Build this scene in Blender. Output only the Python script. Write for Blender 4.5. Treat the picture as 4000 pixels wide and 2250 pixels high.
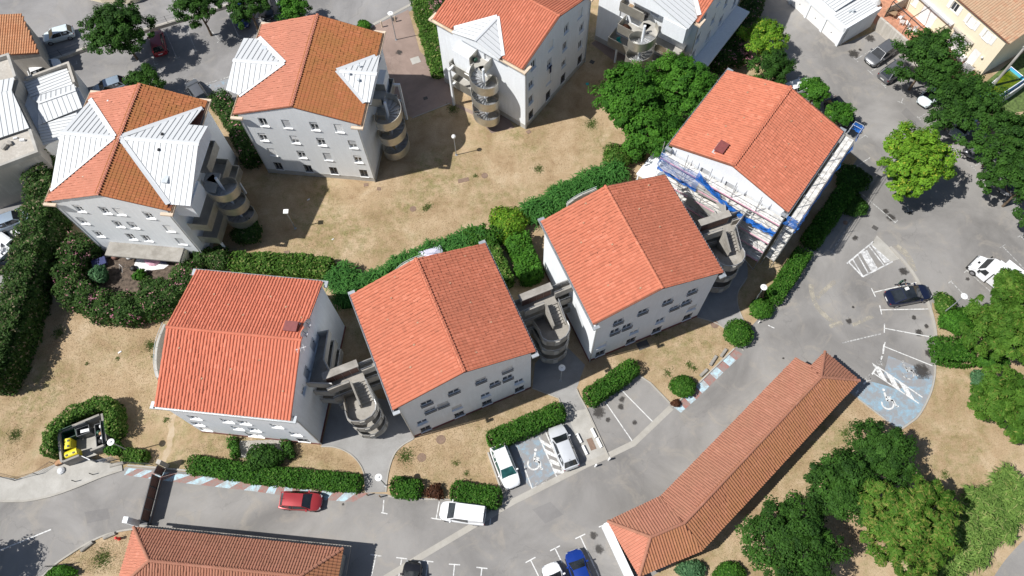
import bpy, bmesh, math, random
import numpy as np
from mathutils import Vector, Matrix
from mathutils.geometry import tessellate_polygon
R_=math.radians
for o in list(bpy.data.objects): bpy.data.objects.remove(o)
scene=bpy.context.scene
COL=scene.collection
# ------------------------------------------------------------------ camera
CAM_H=73.0; FPX=3000.0
_d=np.array([60.0,1385.0,FPX]); _d/=np.linalg.norm(_d)
_Y=np.array([0,0,1.0])-_d*_d[2]; _Y/=np.linalg.norm(_Y)
_X=np.cross(_Y,-_d); RW=np.stack([_X,_Y,-_d])
cam_d=bpy.data.cameras.new('camera'); cam=bpy.data.objects.new('camera',cam_d); COL.objects.link(cam)
cam_d.sensor_width=36.0; cam_d.lens=FPX/4000*36; cam_d.clip_end=5000
cam.matrix_world=Matrix(((RW[0,0],-RW[0,1],-RW[0,2],0),(RW[1,0],-RW[1,1],-RW[1,2],0),(RW[2,0],-RW[2,1],-RW[2,2],CAM_H),(0,0,0,1)))
scene.camera=cam
# ------------------------------------------------------------------ sky, sun, exposure
SUN_EL=52.5; SUN_AZ=193.0          # direction towards the sun, degrees from +x
w=bpy.data.worlds.new('World'); scene.world=w; w.use_nodes=True
nt=w.node_tree; nt.nodes.clear()
sk=nt.nodes.new('ShaderNodeTexSky'); sk.sky_type='NISHITA'; sk.sun_disc=False
sk.sun_elevation=R_(SUN_EL); sk.sun_rotation=R_(90-SUN_AZ); sk.air_density=1.0; sk.dust_density=1.0
bg=nt.nodes.new('ShaderNodeBackground'); bg.inputs[1].default_value=0.07
ow=nt.nodes.new('ShaderNodeOutputWorld'); nt.links.new(sk.outputs[0],bg.inputs[0]); nt.links.new(bg.outputs[0],ow.inputs[0])
sd=bpy.data.lights.new('sun','SUN'); sd.energy=4.9; sd.angle=R_(0.53); sd.color=(1,0.972,0.93)
sun=bpy.data.objects.new('sun',sd); COL.objects.link(sun)
sdir=Vector((math.cos(R_(SUN_AZ))*math.cos(R_(SUN_EL)),math.sin(R_(SUN_AZ))*math.cos(R_(SUN_EL)),math.sin(R_(SUN_EL))))
sun.rotation_euler=sdir.to_track_quat('Z','Y').to_euler(); sun.location=(0,0,120)
vs=scene.view_settings; vs.view_transform='Standard'; vs.look='None'; vs.exposure=0.27; vs.gamma=1.0; vs.use_curve_mapping=False
scene.render.engine='CYCLES'
scene.cycles.max_bounces=5; scene.cycles.diffuse_bounces=3; scene.cycles.transparent_max_bounces=6

# ------------------------------------------------------------------ survey: photograph measurement -> place
def g(px,py,z=0.0):
    r=RW@np.array([px-2000.0,py-1125.0,FPX]); t=(z-CAM_H)/r[2]
    return Vector((r[0]*t,r[1]*t,z))
def gl(pts,z=0.0): return [g(x,y,z) for x,y in pts]
random.seed(7); rng=np.random.default_rng(7)
# ------------------------------------------------------------------ materials
M={}
def newmat(name):
    m=bpy.data.materials.new(name); m.use_nodes=True; n=m.node_tree; n.nodes.clear()
    b=n.nodes.new('ShaderNodeBsdfPrincipled'); o=n.nodes.new('ShaderNodeOutputMaterial'); n.links.new(b.outputs[0],o.inputs[0])
    M[name]=m; return m,n,b
def N(n,t,**kw):
    x=n.nodes.new(t)
    for k,v in kw.items(): setattr(x,k,v)
    return x
def coords(n,kind='Object'):
    if kind=='World': return N(n,'ShaderNodeNewGeometry').outputs['Position']
    return N(n,'ShaderNodeTexCoord').outputs[kind]
def noise(n,co,scale,detail=4,rough=.55,dist=0.0):
    t=N(n,'ShaderNodeTexNoise'); t.inputs['Scale'].default_value=scale; t.inputs['Detail'].default_value=detail; t.inputs['Roughness'].default_value=rough; t.inputs['Distortion'].default_value=dist
    n.links.new(co,t.inputs['Vector']); return t.outputs['Fac']
def ramp(n,fac,stops,interp='LINEAR'):
    r=N(n,'ShaderNodeValToRGB'); r.color_ramp.interpolation=interp
    e=r.color_ramp.elements
    while len(e)<len(stops): e.new(0.5)
    for i,(p,c) in enumerate(stops):
        e[i].position=p; e[i].color=tuple(c)+(1,) if len(c)==3 else c
    n.links.new(fac,r.inputs[0]); return r.outputs[0]
def mix(n,fac,a,b,mode='MIX'):
    x=N(n,'ShaderNodeMix',data_type='RGBA',blend_type=mode)
    for s,v in ((0,fac),(6,a),(7,b)):
        if isinstance(v,(int,float)): x.inputs[s].default_value=v
        elif isinstance(v,tuple): x.inputs[s].default_value=v+(1,) if len(v)==3 else v
        else: n.links.new(v,x.inputs[s])
    return x.outputs[2]
def math_(n,op,a,b=0.5):
    x=N(n,'ShaderNodeMath',operation=op)
    for i,v in enumerate((a,b)):
        if isinstance(v,(int,float)): x.inputs[i].default_value=v
        else: n.links.new(v,x.inputs[i])
    return x.outputs[0]
def bump(n,b,h,strength=.3,dist=.02):
    x=N(n,'ShaderNodeBump'); x.inputs['Strength'].default_value=strength; x.inputs['Distance'].default_value=dist
    n.links.new(h,x.inputs['Height']); n.links.new(x.outputs[0],b.inputs['Normal'])
def flat(name,col,rough=.6,metal=0.0,var=.12,scale=3.0,spec=.5,bmp=0.0):
    """plain colour with mottling"""
    m,n,b=newmat(name); co=coords(n,'World')
    f=noise(n,co,scale,5,.6)
    d=tuple(max(0,c*(1-var*1.6)) for c in col); l=tuple(min(1,c*(1+var)) for c in col)
    n.links.new(ramp(n,f,[(.3,d),(.7,l)]),b.inputs['Base Color'])
    b.inputs['Roughness'].default_value=rough; b.inputs['Metallic'].default_value=metal; b.inputs['Specular IOR Level'].default_value=spec
    if bmp: bump(n,b,noise(n,co,scale*14,3),bmp,.01)
    return m
def stained(name,col,stain,rough=.85,s1=.35,s2=2.2,amt=.5,streak=True,spec=.2):
    """plaster / concrete with broad stains and run-off streaks"""
    m,n,b=newmat(name); co=coords(n,'World')
    f1=noise(n,co,s1,6,.65,.4)
    mp=N(n,'ShaderNodeMapping'); mp.inputs['Scale'].default_value=(1.6,1.6,.18); n.links.new(co,mp.inputs[0])
    f2=noise(n,mp.outputs[0],s2,5,.6)
    f=math_(n,'MULTIPLY',f1,f2) if streak else f1
    k=ramp(n,f,[(.22,(0,0,0)),(.42,(1,1,1))]) if streak else ramp(n,f,[(.35,(0,0,0)),(.68,(1,1,1))])
    inv=math_(n,'MULTIPLY',math_(n,'SUBTRACT',1.0,k),amt)
    c=mix(n,inv,col,stain)
    fine=noise(n,co,9,4,.6)
    c=mix(n,.35,c,ramp(n,fine,[(.3,tuple(x*.84 for x in col)),(.7,tuple(min(1,x*1.08) for x in col))]))
    n.links.new(c,b.inputs['Base Color']); b.inputs['Roughness'].default_value=rough; b.inputs['Specular IOR Level'].default_value=spec
    bump(n,b,noise(n,co,40,3),.15,.01)
    return m
def tile_mat(name,a,bcol,moss=None,mossamt=.5,spread=.5):
    m,n,b=newmat(name)
    at=N(n,'ShaderNodeAttribute',attribute_name='rnd'); oi=N(n,'ShaderNodeObjectInfo')
    r=math_(n,'FRACT',math_(n,'ADD',at.outputs['Fac'],oi.outputs['Random']))
    co=coords(n,'World')
    c=mix(n,math_(n,'MULTIPLY',r,spread),a,bcol)
    c=mix(n,ramp(n,r,[(.90,(0,0,0)),(.93,(.55,.55,.55))]),c,tuple(min(1,x*1.28+.03) for x in a)); c=mix(n,ramp(n,r,[(.05,(.5,.5,.5)),(.08,(0,0,0))]),c,tuple(x*.62 for x in bcol))
    lf=noise(n,co,2.3,6,.75,.4); c=mix(n,math_(n,'MULTIPLY',ramp(n,lf,[(.60,(0,0,0)),(.72,(1,1,1))]),.45),c,tuple(x*.5+.02 for x in bcol))
    big=noise(n,co,.28,5,.6,.3)
    c=mix(n,ramp(n,big,[(.42,(0,0,0)),(.62,(1,1,1))]),c,mix(n,.75,c,tuple(x*.80 for x in a)))
    if moss:
        f=noise(n,co,.5,6,.7,.6)
        c=mix(n,math_(n,'MULTIPLY',ramp(n,f,[(.38,(0,0,0)),(.6,(1,1,1))]),mossamt),c,moss)
        f2=noise(n,co,7,4,.7)
        c=mix(n,math_(n,'MULTIPLY',ramp(n,f2,[(.56,(0,0,0)),(.72,(1,1,1))]),.45),c,tuple(x*.45 for x in moss))
    fine=noise(n,co,14,3,.6)
    c=mix(n,.3,c,ramp(n,fine,[(.3,tuple(x*.72 for x in a)),(.7,tuple(min(1,x*1.15) for x in a))]))
    n.links.new(c,b.inputs['Base Color']); b.inputs['Roughness'].default_value=.8; b.inputs['Specular IOR Level'].default_value=.2
    return m
def leaf_mat(name,dark,light,tip=None,tipf=.12,trans=.25):
    m,n,b=newmat(name)
    at=N(n,'ShaderNodeAttribute',attribute_name='rnd'); co=coords(n,'World')
    st=[(0,dark),(1-tipf,light)]
    if tip: st+=[(1-tipf+.03,tip),(1,tip)]
    c=ramp(n,at.outputs['Fac'],st)
    f=noise(n,co,.7,3,.6)
    c=mix(n,ramp(n,f,[(.35,(0,0,0)),(.65,(1,1,1))]),c,mix(n,.5,c,tuple(x*.75 for x in dark)))
    fb=noise(n,co,1.1,4,.6); c=mix(n,math_(n,'MULTIPLY',ramp(n,fb,[(.62,(0,0,0)),(.74,(1,1,1))]),.35),c,(light[0]*1.7,light[1]*.95,light[2]*1.1))
    n.links.new(c,b.inputs['Base Color']); b.inputs['Roughness'].default_value=.7; b.inputs['Specular IOR Level'].default_value=.18
    tr=N(n,'ShaderNodeBsdfTranslucent'); n.links.new(c,tr.inputs[0])
    ms=N(n,'ShaderNodeMixShader'); ms.inputs[0].default_value=trans
    n.links.new(b.outputs[0],ms.inputs[1]); n.links.new(tr.outputs[0],ms.inputs[2])
    out=[x for x in n.nodes if x.type=='OUTPUT_MATERIAL'][0]; n.links.new(ms.outputs[0],out.inputs[0])
    return m
def paint(name,col,rough=.25,metal=.0,coat=.6):
    m,n,b=newmat(name); co=coords(n,'Object')
    f=noise(n,co,2.5,3); n.links.new(ramp(n,f,[(.3,tuple(c*.93 for c in col)),(.7,col)]),b.inputs['Base Color'])
    b.inputs['Roughness'].default_value=rough; b.inputs['Metallic'].default_value=metal; b.inputs['Coat Weight'].default_value=coat; b.inputs['Coat Roughness'].default_value=.08
    return m
def ground_mat():
    m,n,b=newmat('dry_grass'); co=coords(n,'World')
    f1=noise(n,co,.085,5,.6,.5); f2=noise(n,co,.33,8,.66,.5); f3=noise(n,co,6.5,5,.75); f4=noise(n,co,26,3,.7)
    c=ramp(n,f2,[(.28,(.30,.205,.12)),(.43,(.40,.292,.178)),(.56,(.47,.355,.228)),(.72,(.55,.435,.30))])
    gr=ramp(n,f3,[(.3,(.10,.13,.03)),(.7,(.21,.22,.07))])
    gm=math_(n,'MULTIPLY',ramp(n,f1,[(.44,(0,0,0)),(.60,(1,1,1))]),ramp(n,noise(n,co,1.1,6,.72),[(.42,(0,0,0)),(.62,(1,1,1))]))
    c=mix(n,math_(n,'MULTIPLY',gm,.62),c,gr)
    c=mix(n,.7,c,ramp(n,f3,[(.3,(.42,.39,.35)),(.48,(1,1,1)),(.72,(1.0,1.0,1.0))]),'MULTIPLY')
    c=mix(n,.5,c,ramp(n,f4,[(.3,(.45,.42,.38)),(.6,(1,1,1))]),'MULTIPLY')
    n.links.new(c,b.inputs['Base Color']); b.inputs['Roughness'].default_value=.95; b.inputs['Specular IOR Level'].default_value=.1
    bump(n,b,f3,.6,.06); return m
def asphalt_mat(name,base,patch=(.1,.095,.09),warm=(.3,.26,.2)):
    m,n,b=newmat(name); co=coords(n,'World')
    f1=noise(n,co,.11,6,.62,.6); f2=noise(n,co,.9,6,.7); f3=noise(n,co,30,3,.8); f4=noise(n,co,.35,5,.7,1.2)
    c=ramp(n,f1,[(.32,tuple(x*.70 for x in base)),(.50,base),(.66,tuple(x*1.25 for x in base))])
    c=mix(n,math_(n,'MULTIPLY',ramp(n,f4,[(.52,(0,0,0)),(.70,(1,1,1))]),.5),c,warm)
    c=mix(n,math_(n,'MULTIPLY',ramp(n,f2,[(.62,(0,0,0)),(.78,(1,1,1))]),.35),c,patch)
    c=mix(n,.5,c,ramp(n,f3,[(.3,(.62,.61,.60)),(.62,(1.0,1.0,1.0))]),'MULTIPLY')
    # cracks
    v=N(n,'ShaderNodeTexVoronoi',feature='DISTANCE_TO_EDGE'); v.inputs['Scale'].default_value=.085
    mp=N(n,'ShaderNodeMixRGB'); mp.inputs[0].default_value=.12
    nn=N(n,'ShaderNodeTexNoise'); nn.inputs['Scale'].default_value=.9; nn.inputs['Detail'].default_value=5; n.links.new(co,nn.inputs[0])
    vm=N(n,'ShaderNodeVectorMath',operation='MULTIPLY_ADD'); n.links.new(nn.outputs['Color'],vm.inputs[0]); vm.inputs[1].default_value=(2.4,2.4,0); n.links.new(co,vm.inputs[2])
    n.links.new(vm.outputs[0],v.inputs['Vector'])
    ck=ramp(n,v.outputs['Distance'],[(.0,(1,1,1)),(.0015,(0,0,0))])
    c=mix(n,math_(n,'MULTIPLY',ck,.30),c,tuple(x*.5 for x in base))
    n.links.new(c,b.inputs['Base Color']); b.inputs['Roughness'].default_value=.9; b.inputs['Specular IOR Level'].default_value=.2
    bump(n,b,f3,.3,.01); return m
def worn_paint(name,col,under,thr=(.42,.5),scale=3.0):
    m,n,b=newmat(name); co=coords(n,'World')
    f=noise(n,co,scale,7,.75,.3)
    c=mix(n,ramp(n,f,[(thr[0],(1,1,1)),(thr[1],(0,0,0))]),col,under)
    c=mix(n,.3,c,ramp(n,noise(n,co,20,3),[(.3,(.6,.6,.6)),(.7,(1,1,1))]),'MULTIPLY')
    n.links.new(c,b.inputs['Base Color']); b.inputs['Roughness'].default_value=.85; return m
ground_mat()
asphalt_mat('asphalt',(.258,.248,.236),(.13,.125,.12),(.36,.325,.275))
asphalt_mat('asphalt_top',(.255,.248,.244),(.13,.125,.12),(.32,.30,.27))
asphalt_mat('asphalt_patch',(.225,.217,.21),(.12,.115,.11),(.28,.26,.23))
asphalt_mat('pink_paving',(.30,.225,.19),(.2,.14,.12),(.36,.28,.24))
stained('concrete',(.46,.445,.41),(.14,.125,.10),.9,.5,2,.55,False)
stained('concrete_old',(.37,.35,.315),(.12,.105,.085),.9,.9,2,.75,False)
stained('concrete_path',(.33,.325,.315),(.13,.12,.11),.9,.4,2,.6,False)
stained('kerb_stone',(.42,.40,.36),(.2,.18,.15),.9,.6,2,.5,False)
stained('wall_white',(.84,.87,.90),(.52,.53,.53),.85,.3,2,.35)
stained('wall_grey',(.87,.89,.90),(.55,.555,.555),.85,.3,2,.35)
stained('wall_cream',(.84,.76,.58),(.66,.57,.40),.85,.35,2,.4)
stained('wall_bare',(.55,.52,.47),(.25,.22,.18),.9,.4,2,.7)
stained('plinth_red',(.22,.085,.075),(.12,.06,.05),.85,.6,2,.4,False)
stained('plinth_grey',(.5,.49,.46),(.25,.23,.2),.9,.6,2,.5,False)
stained('cornice',(.72,.60,.47),(.36,.25,.16),.85,.9,2,.7,False)
tile_mat('tile_new',(.54,.19,.115),(.42,.13,.075),None,0,.9)
tile_mat('tile_red',(.60,.195,.12),(.50,.15,.088),None,0,.9)
tile_mat('tile_pale',(.52,.215,.145),(.45,.17,.11),(.41,.175,.11),.4,.6)
tile_mat('tile_weathered',(.46,.17,.075),(.39,.14,.06),(.31,.16,.05),.75,.6)
tile_mat('tile_garage',(.385,.175,.118),(.31,.13,.085),(.30,.155,.095),.5,.9)
tile_mat('tile_garage_mossy',(.40,.175,.10),(.32,.135,.073),(.31,.155,.065),.65,.9)
tile_mat('tile_mixed',(.50,.36,.24),(.40,.15,.08),(.36,.25,.16),.4,1.0)
tile_mat('tile_old',(.52,.25,.13),(.40,.17,.08),(.42,.26,.15),.5,1.0)
flat('deck_dark',(.20,.075,.045),.9)
stained('metal_white',(.63,.645,.65),(.56,.57,.57),.55,.5,2,.15,False,.25)
flat('metal_seam',(.36,.375,.38),.5,.1)
flat('zinc',(.50,.53,.55),.45,.55,.1)
flat('zinc_light',(.62,.66,.68),.5,.3,.1)
flat('steel_parapet',(.58,.56,.50),.38,.75,.1,2)
flat('steel_dark',(.06,.06,.065),.5,.4)
flat('galvanised',(.52,.53,.54),.42,.7,.15)
flat('plank',(.64,.62,.58),.8,0,.3,2.5)
flat('pvc_white',(.82,.82,.81),.5,0,.04)
flat('pvc_grey',(.55,.56,.57),.55,0,.06)
flat('brown_panel',(.16,.08,.06),.7,0,.2)
flat('black',(.012,.012,.013),.6)
flat('rubber',(.02,.02,.021),.85)
flat('rim',(.5,.5,.52),.35,.8,.1)
flat('bark',(.16,.12,.085),.95,0,.35,4,.2,.5)
flat('chimney_red',(.22,.06,.055),.6)
flat('lamp_white',(.82,.82,.80),.5,0,.03)
flat('lamp_pole',(.38,.40,.42),.5,.4)
flat('blue_frame',(.015,.11,.42),.5)
flat('drain',(.09,.085,.08),.9,.1)
flat('rust_plate',(.22,.15,.11),.9)
flat('bin_yellow',(.72,.60,.02),.5,0,.08); flat('bin_green',(.015,.06,.035),.5); flat('bin_grey',(.09,.095,.10),.5)
flat('bag_white',(.75,.75,.75),.6,0,.15,6); flat('cardboard',(.42,.24,.13),.9)
flat('pink_cloth',(.75,.42,.52),.8,0,.1); flat('blue_cloth',(.03,.04,.13),.7); flat('teal',(.02,.42,.42),.5)
flat('hydrant_red',(.6,.03,.02),.4); flat('wood',(.30,.20,.12),.8,0,.25,5); flat('terracotta_floor',(.45,.22,.14),.85,0,.2,2)
flat('jacket_green',(.03,.075,.055),.9,0,.2,8); flat('trousers_grey',(.045,.045,.055),.9); flat('skin',(.42,.24,.17),.6); flat('hair',(.012,.010,.009),.7)
flat('navy_cloth',(.015,.02,.06),.9); flat('tarp_lilac',(.62,.60,.74),.7,0,.08)
flat('garden_soil_shade',(.12,.09,.068),.95,0,.5,2.5); flat('bare_earth',(.50,.41,.30),.95,0,.25,1.5)
flat('lawn_green',(.10,.15,.04),.95,0,.4,3)
flat('pool_blue',(.02,.20,.55),.4,0,.1); flat('pool_liner',(.10,.52,.70),.4,0,.08)
worn_paint('line_white',(.68,.68,.66),(.30,.295,.29),(.38,.50),4)
worn_paint('line_faded',(.52,.52,.50),(.22,.215,.21),(.45,.56),4)
worn_paint('paint_blue',(.25,.40,.50),(.27,.28,.29),(.44,.62),1.0)
worn_paint('paint_blue_worn',(.24,.37,.47),(.27,.27,.275),(.48,.66),1.2)
worn_paint('stripe_blue',(.44,.62,.70),(.36,.37,.37),(.42,.58),2.4)
worn_paint('stripe_red',(.34,.15,.125),(.27,.22,.20),(.42,.60),2.4)
worn_paint('hatch_pale',(.70,.705,.70),(.36,.355,.35),(.42,.58),2)
def oil_mat():
    m,n,b=newmat('oil'); co=coords(n,'Generated'); w_=coords(n,'World')
    gr=N(n,'ShaderNodeTexGradient',gradient_type='SPHERICAL'); mp=N(n,'ShaderNodeMapping'); mp.inputs['Location'].default_value=(-1,-1,0); mp.inputs['Scale'].default_value=(2,2,0); n.links.new(co,mp.inputs[0]); n.links.new(mp.outputs[0],gr.inputs[0])
    f=math_(n,'ADD',gr.outputs['Fac'],math_(n,'MULTIPLY',math_(n,'SUBTRACT',noise(n,w_,3.2,5,.65),.5),1.3))
    n.links.new(ramp(n,f,[(.28,(0,0,0)),(.62,(.78,.78,.78))]),b.inputs['Alpha']); b.inputs['Base Color'].default_value=(.05,.045,.04,1); b.inputs['Roughness'].default_value=.6
oil_mat()
def dust_mat():
    m,n,b=newmat('dust'); w_=coords(n,'World'); b.inputs['Base Color'].default_value=(.46,.42,.34,1); b.inputs['Roughness'].default_value=.95
    n.links.new(ramp(n,noise(n,w_,1.6,6,.7,.4),[(.34,(0,0,0)),(.62,(.75,.75,.75))]),b.inputs['Alpha'])
dust_mat()
worn_paint('trodden_earth',(.47,.375,.26),(.40,.30,.185),(.40,.60),1.5)
leaf_mat('leaf_oak',(0.019,0.058,0.009),(0.062,0.158,0.021))
leaf_mat('leaf_bright',(0.028,0.100,0.009),(0.090,0.248,0.023))
leaf_mat('leaf_yellow',(0.071,0.172,0.011),(0.212,0.409,0.032),(.40,.44,.05),.12)
leaf_mat('leaf_hedge',(0.025,0.090,0.009),(0.080,0.211,0.021),(.14,.24,.05),.1)
leaf_mat('leaf_oleander',(0.021,0.058,0.010),(0.080,0.153,0.032),(.36,.26,.19),.05)
leaf_mat('leaf_oleander_pink',(0.021,0.058,0.010),(0.080,0.153,0.032),(.62,.30,.32),.10)
leaf_mat('flower_pink',(.55,.18,.27),(.80,.45,.52))
leaf_mat('leaf_ivy',(0.033,0.090,0.009),(0.114,0.232,0.034),(.26,.30,.09),.08)
leaf_mat('leaf_reed',(0.023,0.100,0.017),(0.094,0.264,0.050))
leaf_mat('leaf_reed_pale',(0.071,0.145,0.026),(0.236,0.370,0.084),(.33,.36,.13),.15)
leaf_mat('leaf_pine',(0.042,0.111,0.010),(0.122,0.248,0.030),(.24,.25,.06),.15)
leaf_mat('leaf_brown',(.05,.022,.012),(.15,.06,.03))
leaf_mat('leaf_bluish',(0.041,0.112,0.047),(0.130,0.264,0.116))
leaf_mat('grass_dry',(.24,.165,.08),(.56,.44,.27),(.22,.24,.09),.06,.15)
leaf_mat('grass_green',(.05,.095,.015),(.15,.22,.05))
def glass(name,col,rough=.06):
    m,n,b=newmat(name); b.inputs['Base Color'].default_value=col+(1,); b.inputs['Roughness'].default_value=rough; b.inputs['Specular IOR Level'].default_value=.8
    f=noise(n,coords(n,'World'),1.3,2); n.links.new(ramp(n,f,[(.3,tuple(c*.6 for c in col)),(.7,tuple(c*1.4 for c in col))]),b.inputs['Base Color']); return m
glass('glass_dark',(.018,.022,.026)); glass('glass_window',(.045,.052,.06)); glass('glass_teal',(.02,.085,.08))
def net_mat(nm='blue_net',a0=.42,a1=.92):
    m,n,b=newmat(nm); co=coords(n,'World')
    b.inputs['Base Color'].default_value=(.012,.15,.55,1); b.inputs['Roughness'].default_value=.7
    f=noise(n,co,1.6,5,.7,.5)
    n.links.new(ramp(n,f,[(.3,(a0,)*3),(.7,(a1,)*3)]),b.inputs['Alpha']); return m
net_mat(); net_mat('blue_net_thin',.12,.5)
def water_mat():
    m,n,b=newmat('pool_water'); co=coords(n,'World')
    n.links.new(ramp(n,noise(n,co,1.1,5,.7),[(.35,(.025,.06,.003)),(.6,(.13,.17,.008))]),b.inputs['Base Color']); b.inputs['Roughness'].default_value=.12; return m
water_mat()
def lamp_net(): pass
PAINT=dict(white=(.80,.81,.82),silver=(.66,.68,.70),red=(.36,.035,.04),blue=(.01,.045,.28),black=(.012,.012,.014),navy=(.008,.012,.035),grey=(.13,.135,.145),bluegrey=(.30,.37,.45),pale=(.62,.70,.72),darkred=(.25,.012,.02),navyblue=(.012,.025,.14))
for k,c in PAINT.items(): paint('car_'+k,c,.3,.25 if k in('silver','grey','bluegrey','red','blue') else .0)
flat('lens_red',(.22,.01,.015),.2); flat('lens_clear',(.30,.31,.32),.12); flat('plate',(.75,.75,.72),.5)

# ------------------------------------------------------------------ mesh helpers
class MB:
    def __init__(s): s.v=[]; s.f=[]
    def quad(s,*p):
        i=len(s.v); s.v+= [tuple(q) for q in p]; s.f.append(tuple(range(i,i+len(p)))); return s
    def box(s,c,d,rz=0.0,rot=None):
        i=len(s.v); hx,hy,hz=d[0]/2,d[1]/2,d[2]/2
        m=rot if rot is not None else Matrix.Rotation(rz,3,'Z')
        for z in(-hz,hz):
            for x,y in((-hx,-hy),(hx,-hy),(hx,hy),(-hx,hy)):
                s.v.append(tuple(m@Vector((x,y,z))+Vector(c)))
        for f in((0,3,2,1),(4,5,6,7),(0,1,5,4),(1,2,6,5),(2,3,7,6),(3,0,4,7)): s.f.append(tuple(i+k for k in f))
        return s
    def bb(s,x0,x1,y0,y1,z0,z1): return s.box(((x0+x1)/2,(y0+y1)/2,(z0+z1)/2),(abs(x1-x0),abs(y1-y0),abs(z1-z0)))
    def prism(s,poly,z0,z1):
        """poly list of (x,y) ; z0,z1 numbers or functions"""
        n=len(poly); i=len(s.v)
        ar=sum(poly[k][0]*poly[(k+1)%n][1]-poly[(k+1)%n][0]*poly[k][1] for k in range(n))
        if ar<0: poly=poly[::-1]
        fz=lambda z,p: z(p[0],p[1]) if callable(z) else z
        s.v+=[(p[0],p[1],fz(z0,p)) for p in poly]+[(p[0],p[1],fz(z1,p)) for p in poly]
        tr=tessellate_polygon([[Vector((p[0],p[1],0)) for p in poly]])
        for t in tr:
            a,b,c=t
            A=Vector(poly[a][:2]);B=Vector(poly[b][:2]);C=Vector(poly[c][:2])
            if (B-A).cross(C-A)<0: b,c=c,b
            s.f.append((i+n+a,i+n+b,i+n+c)); s.f.append((i+a,i+c,i+b))
        for k in range(n):
            l=(k+1)%n; s.f.append((i+k,i+l,i+n+l,i+n+k))
        return s
    def tube(s,pts,r,sides=6,cap=True):
        pts=[Vector(p) for p in pts]; n=len(pts); i=len(s.v)
        rs=r if isinstance(r,(list,tuple)) else [r]*n
        up=Vector((0,0,1)) if abs((pts[-1]-pts[0]).normalized().z)<.9 else Vector((1,0,0))
        for k,p in enumerate(pts):
            t=(pts[min(k+1,n-1)]-pts[max(k-1,0)]).normalized(); a=t.cross(up)
            if a.length<1e-5: a=t.orthogonal()
            a.normalize(); b=t.cross(a)
            for j in range(sides):
                an=2*math.pi*j/sides; s.v.append(tuple(p+(a*math.cos(an)+b*math.sin(an))*rs[k]))
        for k in range(n-1):
            for j in range(sides):
                j2=(j+1)%sides; s.f.append((i+k*sides+j,i+(k+1)*sides+j,i+(k+1)*sides+j2,i+k*sides+j2))
        if cap:
            s.f.append(tuple(i+j for j in range(sides))); s.f.append(tuple(i+(n-1)*sides+j for j in reversed(range(sides))))
        return s
    def lathe(s,prof,c=(0,0,0),sides=16):
        i=len(s.v); m=len(prof)
        for j in range(sides):
            a=2*math.pi*j/sides
            for r,z in prof: s.v.append((c[0]+r*math.cos(a),c[1]+r*math.sin(a),c[2]+z))
        for j in range(sides):
            k=(j+1)%sides
            for q in range(m-1): s.f.append((i+j*m+q,i+k*m+q,i+k*m+q+1,i+j*m+q+1))
        return s
    def sweep(s,path,half,z0,z1,closed=False):
        """upright strip of given half width along path of (x,y)"""
        P=[Vector((p[0],p[1])) for p in path]; n=len(P); L=[];Rr=[]
        for k in range(n):
            if closed: a=P[k-1];b=P[(k+1)%n]
            else: a=P[max(k-1,0)];b=P[min(k+1,n-1)]
            d1=(P[k]-a); d2=(b-P[k])
            d1=d1.normalized() if d1.length>1e-6 else d2.normalized(); d2=d2.normalized() if d2.length>1e-6 else d1
            t=(d1+d2); t=t.normalized() if t.length>1e-4 else d1
            nn=Vector((-t.y,t.x)); cs=max(.5,nn.dot(Vector((-d1.y,d1.x))))
            L.append(P[k]+nn*half/cs); Rr.append(P[k]-nn*half/cs)
        i=len(s.v)
        for k in range(n): s.v+=[(L[k].x,L[k].y,z0),(Rr[k].x,Rr[k].y,z0),(Rr[k].x,Rr[k].y,z1),(L[k].x,L[k].y,z1)]
        for k in range(n if closed else n-1):
            a=i+4*k;b=i+4*((k+1)%n)
            s.f+=[(a+1,b+1,b+2,a+2),(a+2,b+2,b+3,a+3),(b,a,a+3,b+3),(a,b,b+1,a+1)]
        if not closed:
            s.f.append((i,i+1,i+2,i+3)); e=i+4*(n-1); s.f.append((e+3,e+2,e+1,e))
        return s
    def mesh(s,name,smooth=False):
        me=bpy.data.meshes.new(name); me.from_pydata(s.v,[],s.f); me.validate(); me.update()
        if smooth: me.polygons.foreach_set('use_smooth',[True]*len(me.polygons))
        return me
def put(name,me,mat=None,parent=None,loc=None,rz=None,mw=None):
    if isinstance(me,MB): me=me.mesh(name)
    if mat is not None and len(me.materials)==0: me.materials.append(M[mat] if isinstance(mat,str) else mat)
    o=bpy.data.objects.new(name,me); COL.objects.link(o)
    if parent: o.parent=parent
    if loc is not None: o.location=loc
    if rz is not None: o.rotation_euler=(0,0,rz)
    if mw is not None: o.matrix_local=mw
    return o
def tag(o,label,cat,group=None):
    o['label']=label; o['category']=cat
    if group: o['group']=group
    return o
def struct(o): o['kind']='structure'; return o
def thing(name,label,cat,loc=(0,0,0),rz=0.0,group=None):
    o=bpy.data.objects.new(name,None); COL.objects.link(o); o.location=loc; o.rotation_euler=(0,0,rz); o.empty_display_size=.5
    return tag(o,label,cat,group)
def smooth(o,ang=40):
    me=o.data; me.polygons.foreach_set('use_smooth',[True]*len(me.polygons))
    try: me.set_sharp_from_angle(angle=R_(ang))
    except Exception: pass
    return o
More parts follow.
